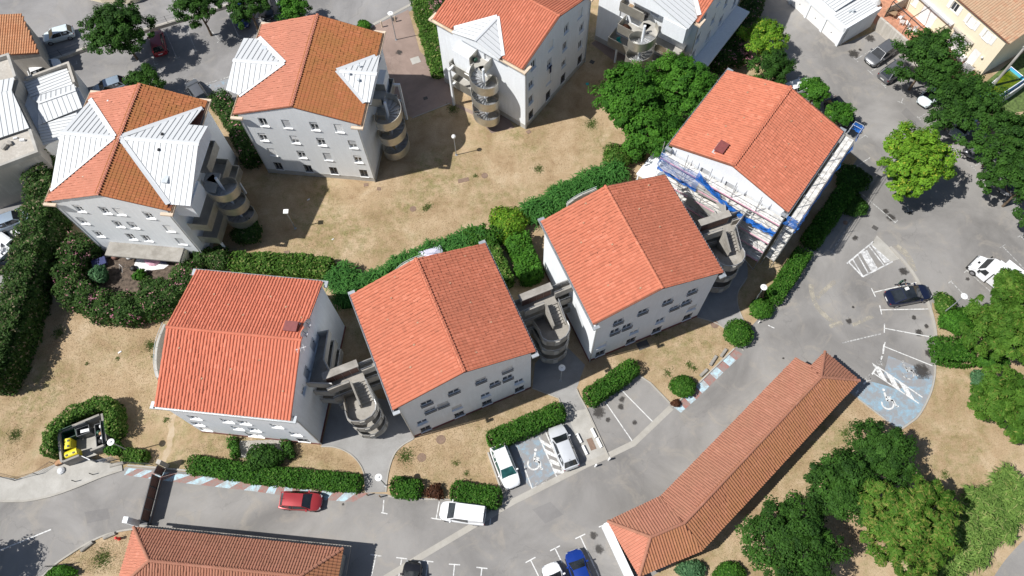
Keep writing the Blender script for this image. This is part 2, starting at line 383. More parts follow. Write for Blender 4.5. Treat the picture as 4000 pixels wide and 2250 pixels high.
# ------------------------------------------------------------------ the setting
def sheet(name,poly,z,mat,parent=None):
    tr=tessellate_polygon([[Vector((p[0],p[1],0)) for p in poly]]); f=[]
    for a,b,c in tr:
        A,B,C=(Vector(poly[i][:2]) for i in(a,b,c))
        f.append((a,b,c) if (B-A).cross(C-A)>0 else (a,c,b))
    me=bpy.data.meshes.new(name); me.from_pydata([(p[0],p[1],z) for p in poly],[],f); me.update()
    o=put(name,me,mat,parent)
    return struct(o) if not parent else o
def curve(pts,step=6):
    """Catmull-Rom through the points"""
    P=[Vector((p[0],p[1])) for p in pts]; out=[]
    for i in range(len(P)-1):
        p0=P[max(i-1,0)];p1=P[i];p2=P[i+1];p3=P[min(i+2,len(P)-1)]
        for k in range(step):
            t=k/step; out.append(.5*((2*p1)+(p2-p0)*t+(2*p0-5*p1+4*p2-p3)*t*t+(3*p1-p0-3*p2+p3)*t**3))
    out.append(P[-1]); return [(q.x,q.y) for q in out]
XY=lambda pts:[(p.x,p.y) for p in gl(pts)]
sheet('ground',[(-1500,-1500),(1500,-1500),(1500,1500),(-1500,1500)],0,'dry_grass')
k_left=curve(XY([(480,1836),(400,1862),(300,1903),(210,1935),(120,1955),(60,1958),(0,1957),(-120,1945),(-300,1915)]))
k_green=curve(XY([(530,2066),(470,2075),(400,2095),(330,2130),(270,2168),(215,2207),(160,2260),(110,2330)]))
k_right=curve(XY([(3330,845),(3420,915),(3500,990),(3560,1060),(3600,1130),(3630,1200),(3650,1280),(3655,1360),(3652,1420)]))
k_blue=curve(XY([(3652,1420),(3648,1480),(3630,1545),(3590,1620),(3550,1655),(3513,1680)]))
left_edge=k_left[::-1]
main=left_edge+XY([(490,1824),(600,1830),(770,1848),(1000,1880),(1171,1909),(1414,1924),(1510,1930),(1570,1950),(1745,1955),(1968,1990),(1964,1925),(1908,1768),(2200,1622),(2292,1597),(2495,1462),(2540,1497),(2628,1588),(2700,1525),(2790,1437),(2870,1360),(2925,1285),(2990,1215),(3120,1010),(3195,895),(3330,845)])
main+=k_right+k_blue+XY([(3350,1555),(3300,1520),(3100,1700),(2760,2120),(2420,2330),(1000,2330),(455,2330),(523,2064)])+k_green+XY([(-300,2400)])
road=sheet('main_road',main,.004,'asphalt')
park=XY([(3330,845),(3195,895),(3230,800),(3290,700),(3350,620),(3250,540),(3190,480),(3090,390),(3060,250),(2960,120),(2900,-60),(2860,-200),(3200,-200),(3275,180),(3425,118),(3530,205),(3600,240),(3780,420),(3900,560),(4010,690),(4150,830),(4150,1000),(4010,1180),(3900,1215),(3780,1240),(3690,1225),(3640,1180)])
carpark=sheet('car_park',park[:1]+park[1:]+k_right[::-1][14:],.003,'asphalt')
top=XY([(-200,-300),(1900,-300),(1610,40),(1452,105),(1330,190),(1290,240),(900,480),(860,380),(560,420),(300,500),(150,480),(-200,520)])
sheet('upper_car_park',top,.004,'asphalt_top')
sheet('pink_path',XY([(1452,105),(1595,38),(1640,200),(1745,305),(1770,400),(1862,440),(1880,400),(1960,420),(2010,500),(1920,520),(1855,452),(1757,405),(1612,462),(1575,440),(1500,300),(1480,160)]),.008,'pink_paving')
sheet('gallery_paving',XY([(2310,170),(2450,280),(2540,330),(2650,300),(2640,200),(2400,100)]),.008,'pink_paving')
sheet('service_road',XY([(-200,720),(60,640),(140,700),(200,800),(120,1000),(40,1250),(-60,1450),(-300,1500)]),.004,'asphalt_top')
sheet('corner_road',curve(XY([(3840,2330),(3890,2240),(3950,2160),(4040,2070)]))+XY([(4200,2100),(4200,2400)]),.006,'asphalt')
pave=sheet('pavement',left_edge[2:]+XY([(478,1818),(350,1792),(330,1785),(215,1815),(70,1872),(0,1862),(-200,1830)]),.1,'concrete')
pathPQ=sheet('stair_path',curve(XY([(1255,1745),(1310,1748),(1362,1770),(1400,1806),(1422,1852),(1428,1925)]))+curve(XY([(1508,1922),(1516,1850),(1538,1780),(1570,1742),(1618,1712),(1620,1650),(1500,1560),(1300,1560)])),.012,'concrete_path')
pathQR=sheet('stair_path',XY([(2080,1515),(2182,1556),(2205,1612),(2240,1640),(2378,1782),(2300,1812),(2175,1640),(2292,1598),(2262,1545),(2252,1520),(2285,1425),(2180,1320),(2090,1420)]),.011,'concrete_path')
sheet('bollard_pad',XY([(2210,1612),(2291,1597),(2376,1782),(2302,1814)]),.016,'concrete')
pathRS=sheet('stair_path',curve(XY([(2722,1240),(2790,1260),(2850,1300),(2905,1372)]))+XY([(2935,1330)])+curve(XY([(2930,1300),(2890,1220),(2880,1150),(2920,1080),(2900,1000),(2800,1000),(2740,1150)])),.012,'concrete_path')
sheet('garden_slab',XY([(938,1722),(1105,1716),(1120,1775),(925,1790)]),.014,'concrete')
# kerbs
def kerb(path,label_w=.16,h=.12,name='kerb',mat='kerb_stone'): return struct(put(name,MB().sweep(path,label_w/2,0,h),mat))
kerb(k_left,.18,.13); kerb(k_green); kerb(k_right[10:],.3,.12); kerb(k_blue)
kerb(XY([(500,1818),(600,1826),(770,1842),(1000,1868),(1171,1900),(1412,1916)]))
kerb(XY([(1518,1938),(1570,1948),(1745,1952),(1966,1988),(1962,1925),(1906,1768)]))
kerb(curve(XY([(1255,1745),(1310,1748),(1362,1770),(1400,1806),(1422,1852),(1428,1922)])),.1,.08); kerb(curve(XY([(1508,1922),(1516,1850),(1538,1780),(1570,1742),(1616,1714)])),.1,.08)
kerb(XY([(2080,1517),(2182,1556),(2204,1610)]),.1,.1); kerb(XY([(2252,1520),(2262,1545),(2291,1597),(2376,1782)]),.12,.12)
kerb(XY([(2500,1470),(2540,1497),(2628,1588),(2700,1525),(2790,1437),(2868,1362)]),.14,.12)
kerb(curve(XY([(2725,1240),(2790,1260),(2850,1300),(2903,1370)])),.1,.08); kerb(curve(XY([(2930,1300),(2890,1220),(2880,1150),(2918,1085)])),.1,.08)
kerb(XY([(3350,1557),(3513,1682)]),.12,.1)
kerb(XY([(1757,404),(1612,461)]),.1,.06)
struct(put('gutter_channel',MB().sweep(XY([(1500,2262),(1660,2165),(1845,2055),(2000,1962),(2297,1812),(2380,1778),(2475,1732),(2622,1592)]),.28,0,.022),'kerb_stone'))
struct(put('gutter_channel',MB().sweep(XY([(1330,200),(1460,95),(1600,20),(1700,-40)]),.18,0,.03),'kerb_stone'))
sheet('hatch_apron',XY([(3425,920),(3520,1010),(3480,1022),(3405,955)]),.016,'concrete')
# painted lines
_lz=[0]
def line(a,b,wd=.10,mat='line_white',z=.012,parent=road):
    _lz[0]=(_lz[0]+1)%9; z+=_lz[0]*.0005
    A,B=g(*a),g(*b); d=(B-A); d.z=0; d.normalize(); n=Vector((-d.y,d.x,0))*wd/2
    return put('painted_line',MB().quad((A.x-n.x,A.y-n.y,z),(B.x-n.x,B.y-n.y,z),(B.x+n.x,B.y+n.y,z),(A.x+n.x,A.y+n.y,z)),mat,parent)
def tee(a,b,mat='line_white',parent=road,half=.5,z=.012):
    line(a,b,.10,mat,z,parent); A=g(*a);B=g(*b); d=(B-A).normalized(); n=Vector((-d.y,d.x,0))*half
    put('painted_line',MB().quad(*[(p.x,p.y,z+.0055) for p in (A-n-d*.05,A-n+d*.05,A+n+d*.05,A+n-d*.05)]),mat,parent)
def patch(pts,mat,z,parent=road,name='painted_area'): return sheet(name,[(p.x,p.y) for p in gl(pts)],z,mat,parent)
z1=lambda ox,oy,x,y,s=1.932:(ox+x/s,oy+y/s)
q=lambda x,y:z1(1000,1500,x,y)
for a,b in [((905,1293),(872,1449)),((1100,1315),(1078,1449)),((1298,1338),(1283,1449)),((1498,1362),(1490,1449)),((1705,1388),(1698,1449))]: tee(q(*a),q(*b))
line(q(965,875),q(958,970)); line(q(945,970),q(992,980)); tee(q(1360,1018),q(1383,888)); line(q(1765,1066),q(1780,935))
q=lambda x,y:z1(2000,1500,x,y)
tee(q(515,1150),q(655,1449)); tee(q(325,1240),q(378,1350)); tee(q(140,1328),q(200,1449)); line(q(655,1080),q(700,1062)); line(q(700,130),q(910,435)); line(q(820,40),q(1062,285))
q=lambda x,y:z1(3000,750,x,y)
for a,b in [((795,758),(1120,683)),((850,890),(1210,883)),((878,1028),(1245,1097)),((875,1165),(1242,1312))]: tee(q(*a),q(*b))
line(q(0,1005),q(48,1028)); tee(q(478,455),q(630,215),'line_faded')
for a,b in [((960,230),(690,0)),((1770,410),(1932,580)),((1500,592),(1750,815)),((1380,675),(1578,880)),((1065,145),(1035,95)),((1865,85),(1815,45)),((1905,330),(1960,390))]: tee(q(*a),q(*b),'line_faded',carpark,.4)
q=lambda x,y:z1(3000,0,x,y)
for a,b in [((660,450),(895,310)),((770,545),(1000,400)),((875,650),(930,620)),((1005,775),(1020,740)),((1135,890),(1195,855)),((1270,1015),(1310,985)),((1410,1130),(1470,1095)),((1545,1265),(1590,1235)),((1690,1390),(1765,1350)),((500,790),(440,850)),((735,1020),(690,1050)),((625,905),(590,930)),((650,1265),(770,1190)),((730,1415),(800,1370))]: tee(q(*a),q(*b),'line_faded',carpark,.45)
q=lambda x,y:z1(0,0,x,y); up=bpy.data.objects['upper_car_park']
for a,b in [((1335,440),(1245,230)),((1480,385),(1395,180)),((1800,275),(1705,60)),((1170,490),(1160,460)),((1660,310),(1560,190)),((580,480),(575,460)),((665,340),(640,310)),((1380,700),(1350,715))]: tee(q(*a),q(*b),'line_faded',up,.4)
line(q(1530,640),q(1730,580),.12,'line_faded',.012,up); patch([q(1540,650),q(1735,590),q(1740,660),q(1640,690)],'paint_blue_worn',.009,up)
line(q(0,1440),q(10,1440)); line(z1(0,1500,0,1255),z1(0,1500,385,1098),.12)
sv=bpy.data.objects['service_road']; line((0,815),(95,775),.1,'line_white',.012,sv)
# blue disabled bays
patch([(3500,1520),(3640,1500),(3632,1540),(3590,1618),(3513,1678),(3350,1552),(3400,1490),(3440,1500)],'paint_blue',.008); patch([(3470,1390),(3600,1440),(3646,1470),(3640,1500),(3560,1520),(3450,1470)],'paint_blue_worn',.0085)
patch([(1992,1745),(2112,1700),(2165,1850),(2078,1908),(2050,1880)],'paint_blue_worn',.008)
patch([(2170,1870),(2270,1820),(2300,1812),(2200,1860)],'paint_blue_worn',.008)
def bars(a0,a1,b0,b1,n,mat,z,slant=.55,w=.5,parent=road):
    """slanted hatch bars between two edge lines"""
    A0,A1,B0,B1=(g(*p) for p in(a0,a1,b0,b1))
    for i in range(n):
        t=(i+.1)/n; t2=t+w/n; s0=min(1,t+slant/n); s1=min(1,t2+slant/n)
        P=[A0.lerp(A1,t),A0.lerp(A1,min(t2,1)),B0.lerp(B1,s1),B0.lerp(B1,s0)]
        put('painted_bar',MB().quad(*[(p.x,p.y,z) for p in P]),mat,parent)
q=lambda x,y:z1(2850,1050,x,y,2.229)
line(q(1290,852),q(1680,1120),.12); line(q(1252,908),q(1648,1172),.12); bars(q(1290,925),q(1648,1172),q(1330,880),q(1680,1120),3,'line_white',.011,-.9,.62)
for a,b in [((1345,660),(1335,740)),((1330,760),(1310,800)),((1285,850),(1240,920)),((1195,975),(1165,1005)),((1120,1060),(1100,1085))]: line(q(*a),q(*b),.16)
q=lambda x,y:z1(1880,1600,x,y,2.56)
line(q(355,370),q(510,795),.1); line(q(580,280),q(755,675),.12); line(q(640,220),q(828,640),.12); bars(q(580,280),q(755,675),q(668,300),q(828,640),4,'line_white',.011,.6,.52)
for a,b in [((510,795),(550,775)),((605,748),(640,730)),((715,695),(745,680)),((750,675),(860,632)),((920,600),(970,578)),((1030,550),(1068,532))]: line(q(*a),q(*b),.15)
# pale hatched bay
q=lambda x,y:z1(3000,750,x,y)
for a,b in [((595,540),(795,375)),((605,525),(715,640)),((715,640),(940,525))]: line(q(*a),q(*b),.16,'hatch_pale')
A0,A1=q(640,512),q(712,640); 
for i,(a,b,wd) in enumerate([((640,510),(715,636),.14),((680,478),(755,612),.14),((722,447),(805,590),.8),((765,412),(875,552),.14),((797,382),(905,530),.8)]): line(q(*a),q(*b),wd,'hatch_pale',.012)
line(q(560,1140),q(850,1070),.12,'line_faded')
def wheelchair(c,up_px,size,mat,z=.013,parent=road):
    C=g(*c); U=(g(*up_px)-C); U.z=0; U.normalize(); Rv=Vector((U.y,-U.x,0)); mb=MB(); s=size
    P=lambda x,y:(C.x+(Rv.x*x+U.x*y)*s,C.y+(Rv.y*x+U.y*y)*s,z)
    n=18; a0,a1=R_(-200),R_(75)
    for i in range(n):
        t0=a0+(a1-a0)*i/n;t1=a0+(a1-a0)*(i+1)/n
        mb.quad(P(.30*math.cos(t0),-.2+.30*math.sin(t0)),P(.40*math.cos(t0),-.2+.40*math.sin(t0)),P(.40*math.cos(t1),-.2+.40*math.sin(t1)),P(.30*math.cos(t1),-.2+.30*math.sin(t1)))
    def st(x0,y0,x1,y1,w):
        d=Vector((x1-x0,y1-y0)).normalized(); m=Vector((-d.y,d.x))*w/2
        mb.quad(P(x0-m.x,y0-m.y),P(x1-m.x,y1-m.y),P(x1+m.x,y1+m.y),P(x0+m.x,y0+m.y))
    st(-.05,.5,.0,-.05,.12); st(-.03,.2,.28,.2,.08); st(-.02,-.02,.38,-.02,.10); st(.36,0,.5,-.42,.10); st(.48,-.42,.62,-.38,.09)
    mb.quad(*[P(-.06+.09*math.cos(k*math.pi/4),.66+.09*math.sin(k*math.pi/4)) for k in range(8)])
    put('wheelchair_symbol',mb,mat,parent)
q=lambda x,y:z1(2850,1050,x,y,2.229)
wheelchair(q(1370,1145),q(1350,1060),1.6,'line_white'); wheelchair(q(1545,890),q(1520,820),1.5,'line_faded')
for x,y in [(1305,805),(1210,945),(1140,1030)]: wheelchair(q(x,y),q(x+14,y-30),.65,'line_faded',.014)
q=lambda x,y:z1(1880,1600,x,y,2.56)
wheelchair(q(530,510),q(545,440),1.55,'line_white')
for x,y in [(577,750),(683,705),(890,605),(1000,552)]: wheelchair(q(x,y),q(x+20,y-6),.6,'line_faded',.014)
# red and blue striped verge
def verge(back,front,n,slant,tri=False):
    B=[g(*p) for p in back];F=[g(*p) for p in front]
    def at(L,t):
        t=max(0,min(.99999,t))*(len(L)-1);i=int(t);return L[i].lerp(L[i+1],t-i)
    for i in range(n):
        t0=i/n;t1=(i+1)/n
        P=[at(F,t0-slant),at(F,t1-slant),at(B,t1),at(B,t0)]
        P=[at(F,max(0,t0-slant)),at(F,t1-slant),at(B,min(1,t1)),at(B,t0)]
        put('painted_stripe',MB().quad(*[(p.x,p.y,.010+.001*(i%2)) for p in P]),'stripe_blue' if i%2==0 else 'stripe_red',road)
verge([(502,1828),(694,1850),(1000,1882),(1171,1911),(1440,1926)],[(485,1855),(660,1880),(1000,1920),(1200,1950),(1412,1962)],24,.035)
verge([(2632,1592),(2700,1527),(2790,1440),(2870,1362)],[(2660,1612),(2730,1550),(2822,1458),(2905,1380)],10,.02)
# stains
def blot(c,r,mat='oil',parent=road,z=.009,name='oil_stain'):
    C=g(*c); n=14; return sheet(name,[(C.x+r*1.25*math.cos(2*math.pi*k/n),C.y+r*1.25*math.sin(2*math.pi*k/n)) for k in range(n)],z+random.random()*.002,mat,parent)
for c,r in [((2340,1610),.75),((2425,1590),.4),((2480,1650),.3),((2318,2092),.45),((2340,2145),.5),((3590,1300),.5),((3630,1380),.55),((3600,1450),1.0),((3316,1255),.4),((3333,1200),.18),((3570,1240),.3),((3620,1275),.3),((2430,1560),.4),((2375,1640),.3),((3060,1400),.15),((1340,1970),.15)]: blot(c,r)
for c,r in [((3335,210),.8),((3400,150),.7),((3360,195),.25),((3480,850),.6),((3460,825),.4),((3530,1060),.6),((3340,930),.4),((3780,1090),.3),((3550,830),.35)]: blot(c,r,'oil',carpark)
for c,r in [((1560,205),.5),((1100+440,75),.5)]: blot(c,r,'oil',bpy.data.objects['pink_path'],.012)

# manholes and plates on the ground
def manhole(c,r,mat='rust_plate',z=.02):
    C=g(*c); o=put('manhole_cover',MB().lathe([(0,z),(r*.86,z),(r*.88,z+.008),(r,z+.008),(r*1.02,0)],(0,0,0),20),mat,None,(C.x,C.y,0)); return struct(o)
for c,r in [((1647,1787),.42),((1722,1717),.45),((2792,1268),.4),((1613,816),.35),((1893,686),.36),((3302,870),.25)]: manhole(c,r)
def slab(c,dx,dy,a,mat,z=.03,name='inspection_cover'):
    C=g(*c); mb=MB().box((0,0,z/2),(dx,dy,z)).box((0,0,z/2+.004),(dx*.86,dy*.86,z)); return struct(put(name,mb,mat,None,(C.x,C.y,0),R_(a)))
slab((1810,704),1.25,.5,12,'rust_plate'); slab((1120,988),.6,.5,5,'rust_plate'); slab((1623,236),1.1,1.0,20,'concrete'); slab((1662,384),.5,.4,20,'drain'); slab((2313,242),.55,.5,-35,'drain'); slab((2294,328),.35,.35,10,'teal'); slab((2512,1348),1.2,.8,20,'drain'); slab((2310,1735),1.15,.55,-72,'rust_plate',.04); slab((3418,890),.6,.45,-40,'drain')
slab((1430,722),.5,.4,5,'rust_plate'); slab((1480,738),.45,.4,-10,'rust_plate'); slab((2065,515),.5,.45,30,'rust_plate')

# trodden paths in the lawns
def trodden(pts,wd,name='trodden_path'):
    P=curve(XY(pts),5); L=[];Rr=[]
    for k in range(len(P)):
        a=Vector(P[max(k-1,0)]);b=Vector(P[min(k+1,len(P)-1)]); d=(b-a).normalized(); n=Vector((-d.y,d.x)); h=wd/2*random.uniform(.55,1.25)
        L.append((P[k][0]+n.x*h,P[k][1]+n.y*h)); h=wd/2*random.uniform(.55,1.25); Rr.append((P[k][0]-n.x*h,P[k][1]-n.y*h))
    sheet(name,L+Rr[::-1],.003+random.random()*.002,'trodden_earth')
trodden([(700,1600),(672,1640),(668,1700),(655,1760),(630,1815)],.6)
# tyre-worn paler lanes and patch repairs on the asphalt
def lane(pts,wd,mat,parent,z):
    P=curve(XY(pts),8); L=[];Rr=[]
    for k in range(len(P)):
        a=Vector(P[max(k-1,0)]);b=Vector(P[min(k+1,len(P)-1)]); d=(b-a).normalized(); n=Vector((-d.y,d.x)); h=wd/2*random.uniform(.85,1.1)
        L.append((P[k][0]+n.x*h,P[k][1]+n.y*h)); Rr.append((P[k][0]-n.x*h,P[k][1]-n.y*h))
    sheet('asphalt_patch',L+Rr[::-1],z,mat,parent)
lane([(3168,1110),(3172,1150),(3190,1195),(3225,1235),(3262,1266)],.5,'dust',road,.0075); lane([(3190,1165),(3225,1130),(3262,1100)],.45,'dust',road,.0078); lane([(3240,1275),(3290,1260)],.5,'dust',road,.0072); lane([(3330,1270),(3410,1235)],.4,'dust',road,.0071)
lane([(3500,960),(3545,1000),(3570,1060)],.7,'dust',carpark,.0066)
patch([(3000,1160),(3035,1130),(3060,1150),(3030,1185)],'asphalt_patch',.006,road,'asphalt_patch'); patch([(2080,1990),(2150,1960),(2200,2010),(2130,2045)],'asphalt_patch',.006,road,'asphalt_patch')
patch([(3540,420),(3620,500),(3600,520),(3520,440)],'asphalt_patch',.006,carpark,'asphalt_patch'); patch([(330,2000),(420,1985),(430,2025),(340,2045)],'asphalt_patch',.006,road,'asphalt_patch')
# ------------------------------------------------------------------ tiled roofs
TW,TL=.29,.37
def tile_arrays(tw,tl):
    k=tw/.29
    prof=[(0,.004),(.085,0),(.11,.048),(.16,.080),(.21,.080),(.26,.048),(.287,.004)]
    V=[]
    for y,dz in((0,.034),(tl*1.12,0.004)):
        for x,z in prof: V.append((x*k,y,z*k+dz))
    n=len(prof)
    F=[(i,i+1,n+i+1,n+i) for i in range(n-1)]
    for x,z in prof: V.append((x*k,.0,-.02))
    F+=[(2*n+i,2*n+i+1,i+1,i) for i in range(n-1)]
    return np.array(V),F
_tiles={}
def tile_mesh(mat,tw,tl):
    key=(mat,tw,tl)
    if key not in _tiles:
        V,F=tile_arrays(tw,tl); me=bpy.data.meshes.new('tile'); me.from_pydata(V.tolist(),[],F); me.update(); me.materials.append(M[mat])
        a=me.attributes.new('rnd','FLOAT','POINT'); a.data.foreach_set('value',[0.0]*len(V)); _tiles[key]=me
    return _tiles[key]
def inpoly(x,y,poly):
    c=np.zeros(x.shape,bool); n=len(poly)
    for i in range(n):
        x0,y0=poly[i];x1,y1=poly[(i+1)%n]
        if y0==y1: continue
        k=((y0>y)!=(y1>y))&(x<(x1-x0)*(y-y0)/(y1-y0)+x0); c^=k
    return c
class Roof:
    """collects tile places over all slopes; the 300 nearest become objects, the rest one mesh per material"""
    def __init__(s,obj,tw=TW,tl=TL): s.o=obj; s.p=[]; s.tw=tw; s.tl=tl
    def slope(s,O,S,T,poly,mat,excl=()):
        O,S,T=Vector(O),Vector(S).normalized(),Vector(T).normalized(); Nn=S.cross(T)
        a=np.array(poly); tw,tl=s.tw,s.tl
        i0,i1=math.floor(a[:,0].min()/tw),math.ceil(a[:,0].max()/tw); j0,j1=math.floor(a[:,1].min()/tl),math.ceil(a[:,1].max()/tl)
        I,J=np.meshgrid(np.arange(i0,i1+1),np.arange(j0,j1+1),indexing='ij'); I=I.ravel();J=J.ravel()
        cx,cy=(I+.5)*tw,(J+.45)*tl; ok=inpoly(cx,cy,poly)
        for e in excl: ok&=~inpoly(cx,cy,e)
        for i,j in zip(I[ok],J[ok]):
            s.p.append((O+S*float(i*tw)+T*float(j*tl)+Nn*.02,S,T,Nn,mat))
    def finish(s,limit=300):
        mw=s.o.matrix_world
        par=s.o
        while par.parent: par=par.parent
        base=Matrix.Translation(par.location)@Matrix.Rotation(par.rotation_euler.z,4,'Z')
        cp=Vector((0,0,CAM_H)); P=sorted(s.p,key=lambda t:((base@t[0])-cp).length)
        for (p,S,T,Nn,mat) in P[:limit]:
            m=Matrix(((S.x,T.x,Nn.x,p.x),(S.y,T.y,Nn.y,p.y),(S.z,T.z,Nn.z,p.z),(0,0,0,1)))
            put('tile',tile_mesh(mat,s.tw,s.tl),None,s.o,mw=m)
        rest={}
        for t in P[limit:]: rest.setdefault(t[4],[]).append(t)
        V,F=tile_arrays(s.tw,s.tl); nv=len(V); F=np.array(F)
        for mat,L in rest.items():
            n=len(L); p=np.array([t[0] for t in L]); A=np.array([[t[1],t[2],t[3]] for t in L])
            jit=rng.normal(0,.009,(n,1,3))
            vv=(np.einsum('vk,nkc->nvc',V,A)+p[:,None,:]+jit).reshape(-1,3)
            ff=(F[None]+np.arange(n)[:,None,None]*nv).reshape(-1,4)
            me=bpy.data.meshes.new('tile_field'); me.vertices.add(len(vv)); me.vertices.foreach_set('co',vv.ravel())
            me.loops.add(ff.size); me.loops.foreach_set('vertex_index',ff.ravel()); me.polygons.add(len(ff)); me.polygons.foreach_set('loop_start',np.arange(0,ff.size,4)); me.update(calc_edges=True); me.polygons.foreach_set('use_smooth',np.zeros(len(ff),bool))
            at=me.attributes.new('rnd','FLOAT','POINT'); at.data.foreach_set('value',np.repeat(rng.random(n),nv))
            o=put('tile_field',me,mat,s.o); o['kind']='stuff'
_cap={}
def ridge_caps(parent,A,B,mat,r=.15,step=.42):
    A,B=Vector(A),Vector(B); d=B-A; n=max(1,int(d.length/step)); d.normalize()
    side=d.cross(Vector((0,0,1))).normalized(); up=side.cross(d)
    if (mat,r) not in _cap:
        mb=MB(); k=6; L=step*1.12
        for y,rr,dz in((0,r,.03),(L,r*.86,0)):
            for j in range(k+1):
                a=math.pi*j/k; mb.v.append((rr*math.cos(a),y,rr*math.sin(a)*.8+dz))
        mb.f=[(j,j+1,k+2+j,k+1+j) for j in range(k)]; mb.f.append(tuple(range(k,-1,-1)))
        me=mb.mesh('ridge_tile'); me.materials.append(M[mat]); _cap[(mat,r)]=me
        a=me.attributes.new('rnd','FLOAT','POINT')
    for i in range(n):
        p=A+d*((B-A).length*i/n)
        put('ridge_tile',_cap[(mat,r)],None,parent,mw=Matrix(((side.x,d.x,up.x,p.x),(side.y,d.y,up.y,p.y),(side.z,d.z,up.z,p.z),(0,0,0,1))))
def metal_slope(parent,poly3,axis,width=.52,th=.05,mat='metal_white',name='roof_panel'):
    """standing seam panels: strips across 'axis' (unit vector along the ridge), clipped to the planar polygon"""
    P=[Vector(p) for p in poly3]; ax=Vector(axis).normalized(); nrm=Vector((0,0,0))
    for i in range(len(P)): nrm+=(P[i]-P[0]).cross(P[(i+1)%len(P)]-P[0])
    nrm.normalize()
    if nrm.z<0: nrm=-nrm
    t=[p.dot(ax) for p in P]; a0,a1=min(t),max(t); n=max(1,round((a1-a0)/width)); wd=(a1-a0)/n
    def clip(poly,lim,keep):
        out=[]
        for i in range(len(poly)):
            p,q_=poly[i],poly[(i+1)%len(poly)]; dp=(p.dot(ax)-lim)*keep; dq=(q_.dot(ax)-lim)*keep
            if dp>=0: out.append(p)
            if dp*dq<0: out.append(p.lerp(q_,dp/(dp-dq)))
        return out
    for i in range(n):
        c=clip(clip(P,a0+i*wd+.0,1),a0+(i+1)*wd-.0,-1)
        if len(c)<3: continue
        cc=sum(c,Vector())/len(c); mb=MB(); k=len(c)
        if sum(((c[j]-cc).cross(c[(j+1)%k]-cc)).dot(nrm) for j in range(k))<0: c=c[::-1]
        top=[p+nrm*th for p in c]; bot=[p-nrm*.02 for p in c]
        mb.v=[tuple(p) for p in top+bot]; mb.f=[tuple(range(k)),tuple(range(2*k-1,k-1,-1))]+[(k+j,k+(j+1)%k,(j+1)%k,j) for j in range(k)]
        o=put(name,mb,mat,parent)
        # raised seam along the low-axis edge
        lo=[p for p in c if abs(p.dot(ax)-(a0+i*wd))<1e-3]
        if i>0 and len(lo)>=2:
            lo.sort(key=lambda p:p.z); A,B=lo[0]+nrm*th,lo[-1]+nrm*th
            s=MB(); e=ax*.022; s.v=[tuple(x) for x in (A-e,A+e,B+e,B-e,A-e+nrm*.04,A+e+nrm*.04,B+e+nrm*.04,B-e+nrm*.04)]
            s.f=[(4,5,6,7),(0,1,5,4),(1,2,6,5),(2,3,7,6),(3,0,4,7)]; put('seam',s,'metal_seam',o)
